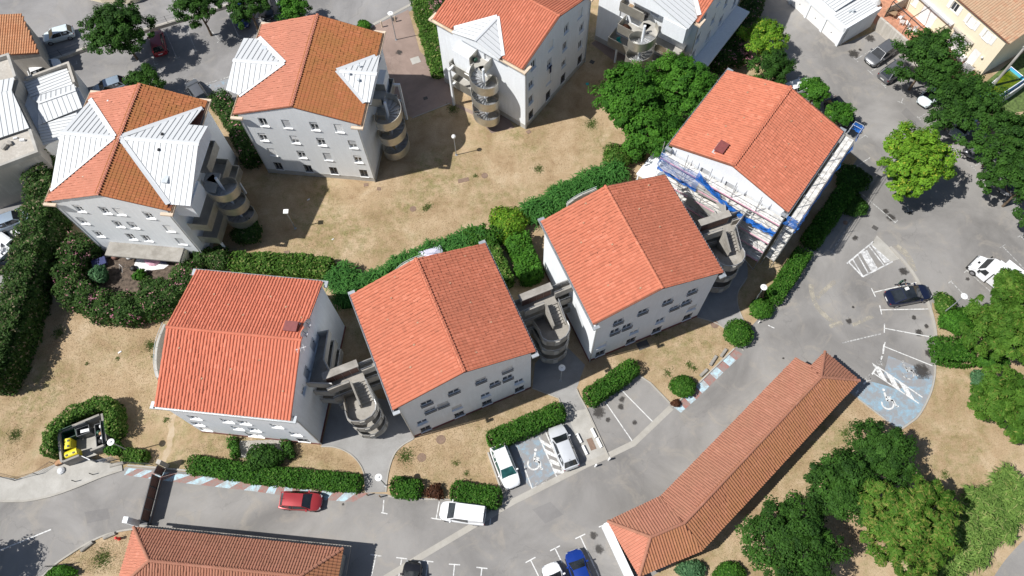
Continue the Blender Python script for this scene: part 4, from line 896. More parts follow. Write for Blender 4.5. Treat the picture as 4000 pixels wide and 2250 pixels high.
# ------------------------------------------------------------------ concrete stair towers between the lower houses
def stair_tower(label,ox,oy,ang,rgt,lft,box=True):
    T=thing('stair_tower',label,'stair tower',(ox,oy,0),R_(ang),'concrete stair towers of the lower row')
    fl=(2.5,5.0,7.5); cm='concrete_old'
    front=[(-1.4,-1.86),(-1.42,-2.5),(-1.1,-2.95),(-.6,-3.2),(0,-3.3),(.6,-3.18),(1.1,-2.8),(1.34,-2.35),(1.34,-1.86)]
    stm=MB(); stm.bb(0,1.06,-.30,.0,-.20,0).bb(0,1.06,-.30,-.275,-.0,.006); sm=stm.mesh('step'); sm.materials.append(M[cm])
    put('support_pier',MB().bb(-.1,.1,-1.7,-.1,0,7.3),cm,T); put('support_pier',MB().bb(-.9,.9,1.12,1.36,0,7.3),cm,T)
    for zf in fl:
        ld=put('landing',MB().bb(-2.1,1.2,0,1.5,zf-.2,zf),cm,T)
        put('bridge',MB().bb(1.203,rgt,.6,1.5,zf-.2,zf-.003),cm,T)
        if lft: put('bridge',MB().bb(-lft,-2.103,.25,1.5,zf-.2,zf-.003),cm,T)
        def rail(pts,h=1.0,par=None,nm='railing'):
            m=MB()
            for z in(h,h*.62,h*.3): m.tube([(x,y,zf+z) for x,y in pts],.025,4)
            for i in range(len(pts)-1):
                n=max(1,int((Vector(pts[i+1])-Vector(pts[i])).length/.9))
                for k in range(n+1):
                    t=k/n; x=pts[i][0]+(pts[i+1][0]-pts[i][0])*t;y=pts[i][1]+(pts[i+1][1]-pts[i][1])*t; m.bb(x-.02,x+.02,y-.02,y+.02,zf,zf+h)
            put(nm,m,'galvanised',ld)
        put('parapet',MB().bb(-2.1,-.12,.0,.12,zf+.003,zf+.95),cm,ld); rail([(-2.1,.16),(-.12,.16)],1.06)
        put('parapet',MB().bb(1.205,rgt,.6,.7,zf,zf+.8),cm,ld); put('parapet',MB().bb(1.205,rgt,1.4,1.498,zf,zf+.8),cm,ld); rail([(1.21,.74),(rgt,.74)],.98); rail([(1.21,1.37),(rgt,1.37)],.98)
        if lft: put('parapet',MB().bb(-lft,-2.105,.26,.36,zf,zf+.8),cm,ld); put('parapet',MB().bb(-lft,-2.105,1.4,1.497,zf,zf+.8),cm,ld)
        put('parapet',MB().bb(-2.09,1.19,1.41,1.495,zf+.003,zf+.8),cm,ld)
        zm=zf-1.25
        ml=put('half_landing',MB().prism(front,zm-.2,zm),cm,T)
        m=MB().sweep(front[0:],.05,zm-.25,zm+.8); put('parapet',m,cm,ml)
        m=MB().tube([(x,y,zm+.9) for x,y in front],.03,5); put('handrail',m,'galvanised',ml)
        # raised panels on the curved front
        for i in(1,3,5,6):
            a=Vector(front[i]);b=Vector(front[i+1]); c=(a+b)/2; d=(b-a).normalized(); nn=Vector((d.y,-d.x)); 
            if nn.y>0: nn=-nn
            put('panel',MB().box((c.x+nn.x*.09,c.y+nn.y*.09,zm+.30),((b-a).length*.72,.08,.85),math.atan2(d.y,d.x)),'concrete',ml)
        for i in range(7):
            put('step',sm,None,T,(.1,-.265*i,zf-.178*(i+1)))
            if zf>=2.5: 
                o=put('step',sm,None,T,(-.14,-1.86+.265*i,zm-.178*(i+1)),math.pi)
        for u0,u1,flip in((1.2,1.3,False),(-1.38,-1.28,True),(-.08,.08,None)):
            m=MB()
            if flip is None: pts=[(0,zf+.95),(0,zf-.5),(-1.9,zm-.35),(-1.9,zm+1.0)]
            elif not flip: pts=[(0,zf+.22),(0,zf-.35),(-1.86,zm-.3),(-1.86,zm+.22)]; rl=MB().tube([(1.25,0,zf+.95),(1.25,-1.86,zm+.95)],.03,4); [rl.tube([(1.25,-1.86*t,zf+.2-1.25*t),(1.25,-1.86*t,zf+.95-1.25*t)],.015,4) for t in [i/12 for i in range(13)]]; put('handrail',rl,'galvanised',T)
            else: pts=[(0,zf-2.5+.95),(0,zf-2.5-.05),(-1.86,zm-.25),(-1.86,zm+.95)]
            k=len(pts); m.v=[(u0,y,max(.01,z)) for y,z in pts]+[(u1,y,max(.01,z)) for y,z in pts]
            m.f=[(0,1,2,3),(7,6,5,4)]+[(i,k+i,k+(i+1)%k,(i+1)%k) for i in range(k)]
            put('stringer_wall',m,cm,T)
    if box:
        zf=7.5; b=put('locker',MB().bb(-2.0,1.0,1.0,1.40,zf+.01,zf+1.28),'wall_bare',T)
        put('locker_roof',MB().bb(-2.12,1.12,.92,1.62,zf+1.285,zf+1.42),cm,b)
        for i in range(4): put('locker_door',MB().bb(-1.95+.73*i,-1.95+.73*i+.69,.97,.996,zf+.1,zf+1.2),'brown_panel',b)
    return T
stair_tower('sunlit weathered concrete stair tower between the two left lower houses',-14.55,21.42,20.3,3.05,None)
stair_tower('weathered concrete stair tower half in shade between second and third lower houses',3.05,28.12,20.8,3.1,3.45)
stair_tower('weathered concrete stair tower beside the scaffolded house',20.5,35.0,17.5,2.4,3.3)
# galleries reaching the end houses from the stair towers (part of the houses)
def world_gallery(k,pts,parseg,floors=(2.5,5.0,7.5)):
    H=HOUSE[k]; inv=(Matrix.Translation(H.location)@Matrix.Rotation(H.rotation_euler.z,4,'Z')).inverted()
    P=[(inv@Vector((x,y,0))).to_2d() for x,y in pts]; P=[(p.x,p.y) for p in P]
    for z in floors:
        d=put('gallery_deck',MB().prism(P,z-.2,z-.006),'concrete_old',H)
        for seg in parseg:
            path=[P[i] for i in seg]; put('parapet',MB().sweep(path,.06,z-.25,z+.9),'concrete',d)
            m=MB()
            for h in(1.0,): m.tube([(x,y,z+h) for x,y in path],.028,5)
            put('handrail',m,'galvanised',d)
world_gallery('P',[(-18.05,26.2),(-16.85,26.42),(-17.09,23.65),(-16.45,22.4),(-16.2,21.35),(-18.5,21.55)],[(0,1,2,3),(4,5)])
world_gallery('S',[(18.6,41.5),(18.2,40.4),(20.55,38.75),(21.0,37.6),(20.9,36.6),(21.6,35.3),(23.2,37.2),(23.9,37.4)],[(1,2,3,4),(5,6)])
put('canopy',MB().bb(-9.2,-6.13,-5.6,-1.0,2.4,2.6),'wall_white',HOUSE['S'])
for v in(-5.4,-1.2): put('canopy_post',MB().bb(-9.1,-8.95,v-.08,v+.08,0,2.397),'wall_white',HOUSE['S'])
# ------------------------------------------------------------------ scaffolding on the fourth lower house
def scaffold():
    H=HOUSE['S']; rz=H.rotation_euler.z
    def sc(label,O,nb,bw,levels,topz,frame_rot,toe,planks_top):
        o=bpy.data.objects.new('scaffold',None); COL.objects.link(o); o.location=O; o.rotation_euler=(0,0,rz+frame_rot); tag(o,label,'scaffold','scaffolding around the house')
        for i in range(nb+1):
            for y in(-.25,-1.25):
                put('upright',MB().tube([(i*bw,y,0),(i*bw,y,topz if y<-1 else topz-.8)],.035,5),'galvanised',o)
        for z in levels:
            for i in range(nb):
                pf=MB().bb(i*bw+.03,(i+1)*bw-.03,-.72,-.30,z,z+.05); put('plank',pf,'plank',o)
                put('plank',MB().bb(i*bw+.03,(i+1)*bw-.03,-1.2,-.76,z,z+.05),'plank',o)
                for h in(.5,1.0): put('guard_rail',MB().tube([(i*bw,-1.28,z+h),((i+1)*bw,-1.28,z+h)],.026,4),'galvanised',o)
                put('toe_board',MB().bb(i*bw,(i+1)*bw,-1.285,-1.255,z,z+.17),toe,o)
            for i in range(nb+1): put('transom',MB().tube([(i*bw,-.25,z-.04),(i*bw,-1.25,z-.04)],.03,4),'galvanised',o)
        for i in range(nb):
            zz=[0]+list(levels)
            for j in range(len(zz)-1):
                a,b=(i,i+1) if (i+j)%2 else (i+1,i); put('brace',MB().tube([(a*bw,-1.25,zz[j]+.1),(b*bw,-1.25,zz[j+1])],.025,4),'galvanised',o)
        return o
    m=Matrix.Translation(H.location)@Matrix.Rotation(rz,4,'Z')
    f=sc('steel scaffold with blue netting across the gable front of the fourth lower house',m@Vector((-6.6,-5.65,0)),5,2.62,(1.9,3.8,5.7,7.6,9.3),10.4,0,'pink_cloth',False)
    r=sc('steel scaffold with white planks along the car park side of the fourth lower house',m@Vector((6.6,-5.9,0)),4,2.95,(2.0,4.0,6.0,8.0,9.5),10.8,math.pi/2,'plank',True)
    for n_,z_ in (('frame_rail',.55),('frame_rail',1.1)): put(n_,MB().tube([(11.8,-.3,9.5+z_),(13.0,-.35,9.5+z_),(13.0,-1.25,9.5+z_),(11.8,-1.25,9.5+z_)],.03,4),'zinc_light',r)
    # blue debris netting gathered along the top lift
    def net(parent,pts_top,pts_bot,seed,nm='netting',nmat='blue_net'):
        rs=np.random.default_rng(seed); mb=MB(); n=len(pts_top); k=7
        for i in range(n):
            a,b=Vector(pts_top[i]),Vector(pts_bot[i])
            for j in range(k):
                p=a.lerp(b,j/(k-1)); mb.v.append((p.x+rs.normal(0,.04),p.y+rs.normal(0,.07)+.07*math.sin(i*1.9+j),p.z+rs.normal(0,.04)))
        for i in range(n-1):
            for j in range(k-1): mb.f.append((i*k+j,i*k+j+1,(i+1)*k+j+1,(i+1)*k+j))
        smooth(put(nm,mb,nmat,parent),180)
    xs=[i*.45 for i in range(11)]
    net(f,[(x,-1.36,10.3-.03*x+.1*math.sin(x*2)) for x in xs],[(x,-1.38,7.6) for x in xs],1,'netting','blue_net_thin')
    net(f,[(x,-1.42,7.95) for x in xs],[(x,-1.44,7.6) for x in xs],11)
    xs=[4.4+i*.3 for i in range(30)]
    def zc(x): return 10.1-1.75*min(1,((x-4.4)/3.2))**.8-.55*max(0,min(1,(x-7.6)/2.6))+.25*max(0,(x-11)/2)
    for q_,(h_,yo) in enumerate(((.30,-1.40),(.22,-1.5),(.16,-1.33))):
        net(f,[(x,yo,zc(x)+h_+.05*math.sin(5*x+q_)) for x in xs],[(x,yo-.05,zc(x)-h_) for x in xs],20+q_)
    net(f,[(4.1+i*.25,-1.4,10.9-.25*i) for i in range(5)],[(4.1+i*.25,-1.42,9.4-.1*i) for i in range(5)],31)
    net(f,[(-.1,-1.35+i*.3,9.9) for i in range(5)],[(-.1,-1.35+i*.3,7.9) for i in range(5)],3)
    net(r,[(-.2+i*.4,-1.36,10.4) for i in range(6)],[(-.2+i*.4,-1.38,9.0) for i in range(6)],4); net(r,[(-.25,-1.3+i*.3,10.4) for i in range(5)],[(-.3,-1.3+i*.3,9.0) for i in range(5)],6)
    net(r,[(11.9+i*.3,-1.3,10.5) for i in range(5)],[(11.9+i*.3,-1.3,9.4) for i in range(5)],7); net(r,[(13.05,-1.3+i*.3,10.5) for i in range(4)],[(13.05,-1.3+i*.3,9.4) for i in range(4)],8)
    net(r,[(i*.9,-1.36,9.5) for i in range(14)],[(i*.9,-1.36,7.9) for i in range(14)],9)
    for i in range(6): put('upright_extension',MB().tube([(i*2.62,-1.25,10.38),(i*2.62,-1.25,12.0)],.035,5),'galvanised',f)
    # leaning poles above the eaves
    for x in(3.0,7.86,10.48): put('pole',MB().tube([(x,-1.25,8.0),(x+.1,-1.0,11.2)],.03,4),'galvanised',f)
    for x in(1.5,4.5,8.0): put('plank_stay',MB().tube([(x,-.3,9.6),(x+1.2,-1.2,9.6)],.04,4),'galvanised',r)
scaffold()
# ------------------------------------------------------------------ garages with hipped roofs (bottom)
def bearing(a,b): return math.atan2(b[1]-a[1],b[0]-a[0])
def wallrun(parent,pts,h,mat,th=.18,name='wall',closed=False): return put(name,MB().sweep(pts,th/2,0,h,closed),mat,parent)
def slope3(Rf,pts,mat,tw=None):
    """tile a planar polygon given by 3D points, first edge is the eave"""
    P=[Vector(p) for p in pts]; S=(P[1]-P[0]).normalized(); nrm=Vector()
    for i in range(1,len(P)-1): nrm+=(P[i]-P[0]).cross(P[i+1]-P[0])
    nrm.normalize()
    if nrm.z<0: nrm=-nrm; S=-S; O=P[1]
    else: O=P[0]
    T=nrm.cross(S)
    Rf.slope(O,S,T,[((p-O).dot(S),(p-O).dot(T)) for p in P],mat)
def hip_garage(label,slopes,caps,eave,wall_poly,wh,mats):
    c=Vector((sum(p[0] for p in eave)/len(eave),sum(p[1] for p in eave)/len(eave),0))
    G=thing('garage_block',label,'garage',c)
    L=lambda p:(p[0]-c.x,p[1]-c.y,p[2] if len(p)>2 else 0)
    mb=MB()
    for pts,mat in slopes:
        q_=[L(p) for p in pts]; i=len(mb.v); mb.v+=[(p[0],p[1],p[2]-.02) for p in q_]+[(p[0],p[1],p[2]-.16) for p in q_]; n=len(q_)
        mb.f+=[tuple(range(i,i+n)),tuple(range(i+2*n-1,i+n-1,-1))]+[(i+n+k,i+n+(k+1)%n,i+(k+1)%n,i+k) for k in range(n)]
    roof=put('roof',mb,'deck_dark',G); Rf=Roof(roof,.25,.36)
    for pts,mat in slopes: slope3(Rf,[L(p) for p in pts],mat)
    Rf.finish()
    for a,b in caps: A,B=Vector(L(a)),Vector(L(b)); ridge_caps(roof,A+Vector((0,0,.05)),B+Vector((0,0,.05)),mats[0],.15)
    put('wall',MB().prism([L(p)[:2] for p in wall_poly],0,wh),'wall_bare',G)
    return G,L
a=g(523,2059,3.0);b=g(1341,2142,3.0); d=(b-a).normalized(); n_=Vector((d.y,-d.x,0)); Wg=5.4
e=[a,b,b+n_*Wg,a+n_*Wg]; r0=a+d*2.9+n_*Wg/2; r1=b-d*2.9+n_*Wg/2; r0.z=r1.z=4.5
t3=lambda v:(v.x,v.y,v.z)
G1,_=hip_garage('long garage with hipped weathered tile roof at the bottom left by the gate',
  [([t3(e[3]),t3(e[2]),t3(r1),t3(r0)],'tile_garage'),([t3(e[1]),t3(e[0]),t3(r0),t3(r1)],'tile_garage'),([t3(e[0]),t3(e[3]),t3(r0)],'tile_pale'),([t3(e[2]),t3(e[1]),t3(r1)],'tile_garage_mossy')],
  [(t3(r0),t3(r1)),(t3(e[0]),t3(r0)),(t3(e[3]),t3(r0)),(t3(e[1]),t3(r1)),(t3(e[2]),t3(r1))],[t3(p) for p in e],
  [t3(a+d*.35+n_*.35),t3(b-d*.35+n_*.35),t3(b-d*.35+n_*(Wg-.35)),t3(a+d*.35+n_*(Wg-.35))],2.9,('tile_garage',))
o=Vector(G1.location); put('parapet_ledge',MB().sweep([((a-n_*.25-o).x,(a-n_*.25-o).y),((b+d*.35-n_*.25-o).x,(b+d*.35-n_*.25-o).y),((b+d*.35+n_*Wg-o).x,(b+d*.35+n_*Wg-o).y)],.10,2.0,2.12),'concrete_old',G1)  # real ledge; the dark concrete colour stands in for shadow along the strip
put('post',MB().box((g(537,2045)-o).to_tuple()[:2]+(1.2,),(.45,.55,2.4),bearing(a,b)),'wall_white',G1)
zE,zR=2.8,4.3
E_=[g(2373,2036,zE),g(2582,1937,zE),g(3109,1397,zE),g(3166,1428,zE),g(3222,1374,zE),g(3357,1487,zE),g(2743,2150,zE),g(2497,2252,zE)]
r0,r1,r2=g(2541,2098,zR),g(2673,2043,zR),g(3207,1474,zR)
# the notch in the north eave: continue the eave line behind it
def onplane(px,py,a,b,c):
    n3=(b-a).cross(c-a); r=Vector((RW@np.array([px-2000.0,py-1125.0,FPX])).tolist()); o3=Vector((0,0,CAM_H)); return o3+r*((a-o3).dot(n3)/r.dot(n3))
nk=onplane(3166,1430,E_[1],E_[2],r2)
G2,_=hip_garage('long diagonal garage with kinked hipped tile roof beside the curved road',
  [([t3(E_[1]),t3(E_[0]),t3(r0),t3(r1)],'tile_garage'),([t3(E_[2]),t3(E_[1]),t3(r1),t3(r2),t3(nk)],'tile_garage'),([t3(nk),t3(E_[4]),t3(r2)],'tile_garage'),([t3(E_[5]),t3(E_[4]),t3(r2)],'tile_garage'),([t3(E_[6]),t3(E_[5]),t3(r2),t3(r1)],'tile_garage_mossy'),([t3(E_[7]),t3(E_[6]),t3(r1),t3(r0)],'tile_garage_mossy'),([t3(E_[0]),t3(E_[7]),t3(r0)],'tile_pale')],
  [(t3(r0),t3(r1)),(t3(r1),t3(r2)),(t3(E_[0]),t3(r0)),(t3(E_[7]),t3(r0)),(t3(E_[5]),t3(r2)),(t3(E_[4]),t3(r2))],[t3(p) for p in E_],
  [t3(p) for p in [g(2395,2045,zE),g(2585,1957,zE),g(3105,1420,zE),g(3325,1490,zE),g(2735,2130,zE),g(2510,2228,zE)]],2.6,('tile_garage',))
o=Vector(G2.location); A,B=g(2362,2050,1.0)-o,g(2478,2300,1.0)-o
put('side_wall',MB().sweep([(A.x,A.y),(B.x,B.y)],.22,0,2.45),'wall_white',G2)
# ------------------------------------------------------------------ neighbours at upper left
def prism_house(name,label,pts,h,mat,cat='building'):
    c=sum((Vector((p[0],p[1],0)) for p in pts),Vector())/len(pts); B=thing(name,label,cat,c)
    loc=[(p[0]-c.x,p[1]-c.y) for p in pts]; put('wall',MB().prism(loc,0,h),mat,B); return B,c,loc
def W3(pts,z): return [(p.x,p.y,p.z) for p in gl(pts,z)]
B1,c1,_=prism_house('tiled_house','small house with patchy old tile roof in the top left corner',[p[:2] for p in W3([(-120,215),(148,205),(103,88),(-120,92)],3.9)],3.6,'wall_bare','house')
mb=MB(); P=[Vector(p)-c1 for p in W3([(-130,222),(152,207),(106,84),(-130,86)],3.9)]; P[2].z=P[3].z=5.1
mb.v=[tuple(p) for p in P]+[(p.x,p.y,p.z-.15) for p in P]; mb.f=[(0,1,2,3),(7,6,5,4)]+[(4+i,4+(i+1)%4,(i+1)%4,i) for i in range(4)]
rf=put('roof',mb,'deck_dark',B1); Rf=Roof(rf); slope3(Rf,[t3(p) for p in P],'tile_old'); Rf.finish()
put('gable_infill',MB().quad((P[1].x-.2,P[1].y,3.5),(P[2].x-.2,P[2].y,3.5),(P[2].x-.2,P[2].y,4.95)),'wall_bare',B1)
put('yard_wall',MB().sweep([tuple((g(150,205)-c1)[:2]),tuple((g(205,268)-c1)[:2])],.12,0,2.2),'concrete',B1)
B2,c2,l2=prism_house('metal_roof_building','low building with stepped white sheet metal roofs beside the left neighbour',[p[:2] for p in W3([(75,318),(268,248),(292,322),(332,402),(160,572),(120,480),(90,420)],4.2)],3.7,'wall_grey')
def panels(parent,c,pts,zs,ax,width=.55):
    P=[Vector((g(x,y,z).x-c.x,g(x,y,z).y-c.y,z)) for (x,y),z in zip(pts,zs)]
    A=g(*ax[0],4.2)-g(*ax[1],4.2); A.z=0; metal_slope(parent,[t3(p) for p in P],A.normalized(),width)
panels(B2,c2,[(92,318),(262,268),(284,330),(120,382)],(4.15,4.15,4.05,4.05),((284,330),(262,268)),.42)
panels(B2,c2,[(122,384),(290,330),(296,352),(150,404)],(4.1,4.1,4.75,4.75),((296,352),(150,404)),.55)
panels(B2,c2,[(150,404),(296,352),(322,420),(150,490)],(4.75,4.75,4.2,4.2),((296,352),(150,404)),.55)
panels(B2,c2,[(148,494),(300,440),(300,520),(168,570)],(4.1,4.1,3.95,3.95),((300,520),(300,440)),.42)
put('ridge_flashing',MB().sweep([tuple((g(150,404,4.8)-c2)[:2]),tuple((g(296,352,4.8)-c2)[:2])],.14,4.82,4.86),'metal_white',B2)
put('parapet',MB().sweep([tuple((g(x,y,4.5)-c2)[:2]) for x,y in((97,308),(266,246),(290,322))],.14,3.7,4.6),'wall_bare',B2)
B3,c3,_=prism_house('flat_roofed_building','tall building with white sheet roof and littered flat terrace at the left edge',[p[:2] for p in W3([(-150,270),(30,212),(60,302),(45,355),(118,503),(143,590),(-150,700)],6.2)],5.6,'wall_bare')
panels(B3,c3,[(-150,345),(57,303),(46,352),(-150,405)],(5.9,5.9,6.5,6.5),((46,352),(-150,405)),.55)
panels(B3,c3,[(-150,405),(46,352),(114,500),(-150,590)],(6.5,6.5,5.9,5.9),((46,352),(-150,405)),.55)
for pts in([(-150,268),(30,212),(58,300)],[(116,506),(143,592),(-150,702)]): put('parapet',MB().sweep([tuple((g(x,y,6.1)-c3)[:2]) for x,y in pts],.15,5.6,6.15),'concrete',B3)
for x,y,s_ in((40,560,.3),(88,548,.25),(60,540,.2),(20,575,.35)): p=g(x,y,5.7)-c3; put('roof_clutter',MB().box((p.x,p.y,5.6+s_/2),(s_*2,s_,s_),x),'concrete_old' if s_>.25 else 'bag_white',B3)
# shop window below the terrace
for (x0,y0,x1,y1,m_) in((30,668,80,652,'glass_dark'),(-60,712,20,690,'pvc_white')):
    A,B=g(x0,y0+60,1.4)-c3,g(x1,y1+60,1.4)-c3
    put('shop_window',MB().sweep([(A.x,A.y),(B.x,B.y)],.06,.5,2.6),m_,B3)
# retaining wall with fence in the upper car park
rp=XY([(150,262),(250,228),(350,192),(560,128),(760,68),(900,25),(1000,-20)])
rw=tag(put('retaining_wall',MB().sweep(rp,.18,0,.45),'wall_bare'),'low dark concrete retaining wall with posts along the upper car park','wall')
pm=MB()
for i in range(len(rp)-1):
    n=max(1,int((Vector(rp[i+1])-Vector(rp[i])).length/3.0))
    for k in range(n): t=k/n; x=rp[i][0]+(rp[i+1][0]-rp[i][0])*t;y=rp[i][1]+(rp[i+1][1]-rp[i][1])*t; put('post',MB().tube([(x,y,.45),(x,y,1.5)],.03,4),'steel_dark',rw)
put('wire',MB().tube([(x,y,1.45) for x,y in rp],.012,3),'steel_dark',rw); put('wire',MB().tube([(x,y,1.0) for x,y in rp],.012,3),'steel_dark',rw)
wl=prism_house('boundary_building','pale garden wall block at the top edge above the car park',XY([(330,-5),(400,12),(520,18),(640,-40),(600,-120),(330,-120)]),1.8,'wall_cream')[0]
# ------------------------------------------------------------------ garages with white doors and cream house, upper right
ga=g(3268,183); gb=g(3090,22); dv=(gb-ga).normalized(); nv=Vector((dv.y,-dv.x,0))  # along the door front; nv points to the back (right/up)
if nv.x<0: nv=-nv
GR=thing('garage_row','row of white garages with pale sheet roof in the top right car park','garage',ga,math.atan2(dv.y,dv.x))
sgn=1 if Vector((-math.sin(GR.rotation_euler.z),math.cos(GR.rotation_euler.z),0)).dot(nv)>0 else -1
Lg,Dg=14.0,5.6
put('wall',MB().bb(0,Lg,sgn*.25,sgn*Dg,0,2.75),'wall_white',GR)
put('fascia',MB().bb(-.02,Lg,sgn*-.0,sgn*.247,2.15,3.0),'wall_white',GR); put('parapet',MB().bb(-.06,.2,sgn*.0,sgn*(Dg+.1),2.4,3.1),'wall_white',GR)
for i in range(5):
    x0=.35+i*2.75
    dr=put('garage_door',MB().bb(x0,x0+2.4,sgn*.12,sgn*.2,.02,2.15),'pvc_white',GR); put('handle',MB().bb(x0+1.15,x0+1.25,sgn*.08,sgn*.118,.95,1.05),'steel_dark',dr)
    put('pier',MB().bb(x0-.33,x0-.02,sgn*.0,sgn*.24,0,2.15),'wall_white',GR)
metal_slope(GR,[(.25,sgn*.3,2.8),(2.6,sgn*.3,2.8),(2.6,sgn*Dg,2.85),(.25,sgn*Dg,2.85)],(1,0,0),.35)
metal_slope(GR,[(2.7,sgn*.9,3.0),(Lg,sgn*.9,3.0),(Lg,sgn*Dg,3.35),(2.7,sgn*Dg,3.35)],(1,0,0),.42)
put('roof_vent',MB().lathe([(0,.5),(.12,.5),(.12,0)],(1.5,sgn*2.6,2.85),8).box((1.75,sgn*2.4,2.95),(.2,.5,.15)),'zinc_light',GR)
put('downpipe',MB().tube([(-.08,sgn*.5,.05),(-.08,sgn*.5,2.6)],.06,6),'zinc',GR)
bw=XY([(3415,112),(3470,160),(3525,208),(3640,310),(3800,450)])
tag(put('boundary_wall',MB().sweep(bw,.15,0,1.9),'wall_bare'),'stained pale concrete wall between car park and terrace, upper right','wall')
hA=g(3833,293); hB=g(3752,-10,6.0); hd=(Vector((53.01,64.82,0))-Vector((56.4,58.7,0))).normalized(); hn=Vector((-hd.y,hd.x,0)); hn=hn if hn.x>0 else -hn
CH=thing('cream_house','cream rendered house with mixed tile roof and white shutters, top right','house',(56.45,58.75,0),math.atan2(hd.y,hd.x))
sg2=1 if Vector((-math.sin(CH.rotation_euler.z),math.cos(CH.rotation_euler.z),0)).dot(hn)>0 else -1
Lc,Dc=16.0,9.0
# long facade along local x at y=0 (outward = -sg2*y)
if sg2>0: S_,No=(1,0,0),(0,-1,0)
else: S_,No=(-1,0,0),(0,1,0)
fx=lambda x:(x-Lc/2)*(1 if sg2>0 else -1)
wall_face(CH,(Lc/2,0,0),S_,No,Lc,lambda s:6.0,[(fx(2.1),4.6,.9,1.2,'shut'),(fx(4.6),4.6,.9,1.2,'shut'),(fx(7.3),4.6,.9,1.2,'hidden'),(fx(2.0),1.3,1.0,2.1,'shut'),(fx(4.6),1.25,2.2,2.2,'shut'),(fx(9.5),1.25,2.2,2.2,'shut'),(fx(11.8),1.6,.7,1.0,'shut')],'wall_cream',.14)
put('side_wall',MB().quad((0,0,0),(0,sg2*Dc,0),(0,sg2*Dc,6.0),(0,sg2*Dc/2,7.6),(0,0,6.0)),'wall_cream',CH)
put('rear_wall',MB().bb(0,Lc,sg2*(Dc-.1),sg2*Dc,0,6),'wall_cream',CH)
for x in(2.1,4.6,7.3):
    for s in(-1,1): put('shutter',MB().bb(x+s*.72-.23,x+s*.72+.23,-sg2*.05,-sg2*.012,4.0,5.2),'pvc_white',CH)
P=[Vector((-.4,-sg2*.35,5.95)),Vector((Lc,-sg2*.35,5.95)),Vector((Lc,sg2*Dc/2,7.75)),Vector((-.4,sg2*Dc/2,7.75))]; P2=[Vector((-.4,sg2*(Dc+.3),5.95)),Vector((Lc,sg2*(Dc+.3),5.95)),P[2],P[3]]
mb=MB()
for Q in(P,P2): i=len(mb.v); mb.v+=[tuple(p) for p in Q]+[(p.x,p.y,p.z-.12) for p in Q]; mb.f+=[(i,i+1,i+2,i+3),(i+7,i+6,i+5,i+4)]+[(i+4+k,i+4+(k+1)%4,i+(k+1)%4,i+k) for k in range(4)]
rf=put('roof',mb,'deck_dark',CH); Rf=Roof(rf); slope3(Rf,[t3(p) for p in P],'tile_mixed'); slope3(Rf,[t3(p) for p in P2],'tile_mixed'); Rf.finish()
put('awning_box',MB().bb(6.2,13.0,-sg2*.5,-sg2*.01,2.75,3.0),'pvc_grey',CH); put('awning_box',MB().bb(2.9,5.9,-sg2*.35,-sg2*.01,2.6,2.8),'wall_bare',CH)
put('lamp_globe',MB().lathe([(0,.16),(.11,.11),(.15,0),(.11,-.11),(0,-.16)],(1.1,-sg2*.2,2.2),10),'lamp_white',CH); put('lamp_globe',MB().lathe([(0,.16),(.11,.11),(.15,0),(.11,-.11),(0,-.16)],(3.2,-sg2*.2,2.5),10),'lamp_white',CH)
sheet('terrace',[( (CH.matrix_basis@Vector(p)).x,(CH.matrix_basis@Vector(p)).y) for p in((0,-sg2*.02,0),(16,-sg2*.02,0),(16,-sg2*5.0,0),(0,-sg2*5.0,0))],.02,'terracotta_floor')
pg=thing('pergola','dark metal awning frame over the terracotta terrace of the cream house','pergola',CH.matrix_basis@Vector((6.6,0,0)),CH.rotation_euler.z)
for x in(0,3.1,6.2):
    put('arm',MB().tube([(x,-sg2*.1,2.9),(x,-sg2*3.2,2.55)],.05,5),'steel_dark',pg); put('post',MB().tube([(x,-sg2*3.2,0),(x,-sg2*3.2,2.55)],.05,5),'steel_dark',pg)
put('beam',MB().tube([(0,-sg2*3.2,2.55),(6.2,-sg2*3.2,2.55)],.06,5),'steel_dark',pg)
put('screen_wall',MB().bb(-.05,.05,-sg2*3.1,-sg2*.1,0,1.7),'wall_bare',pg); put('screen_wall',MB().bb(6.15,6.25,-sg2*3.1,-sg2*.1,0,1.7),'wall_bare',pg)
# terrace clutter
def at(x,y,z=.025): return CH.matrix_basis@Vector((x,-sg2*y,z))
def chair(label,loc,rz,mat='pvc_white'):
    c=thing('garden_chair',label,'chair',loc,rz,'chairs on the terrace'); put('seat',MB().box((0,0,.42),(.46,.46,.04)),mat,c); put('backrest',MB().box((0,.23,.68),(.46,.04,.5)),mat,c)
    for x in(-.2,.2):
        for y in(-.2,.2): put('leg',MB().box((x,y,.2),(.04,.04,.4)),mat,c)
for i in range(5): chair('white plastic garden chair on the terracotta terrace, %s of five from the awning'%['first','second','third','fourth','fifth'][i],at(9.0+.62*i,2.0+.35*(i%2)),i*.9)
tb=thing('garden_table','dark folding table with lumber on the terrace beside the plants','table',at(12.6,2.6),CH.rotation_euler.z+.4); put('table_top',MB().box((0,0,.72),(1.3,.75,.05)),'wood',tb)
for x in(-.5,.5):
    for y in(-.3,.3): put('leg',MB().box((x,y,.35),(.05,.05,.69)),'wood',tb)
ac=thing('air_conditioner','white outdoor air conditioning unit against the cream house','air conditioner',at(3.0,.45),CH.rotation_euler.z); put('casing',MB().box((0,0,.55),(.95,.42,.75)),'pvc_white',ac); put('fan_grille',MB().lathe([(0,.02),(.26,.02),(.28,0)],(0,0,0),14),'steel_dark',ac,(0,-sg2*.215,.55)).rotation_euler=(math.pi/2,0,0); put('bracket',MB().bb(-.4,.4,-.15,.15,0,.17),'pvc_white',ac)
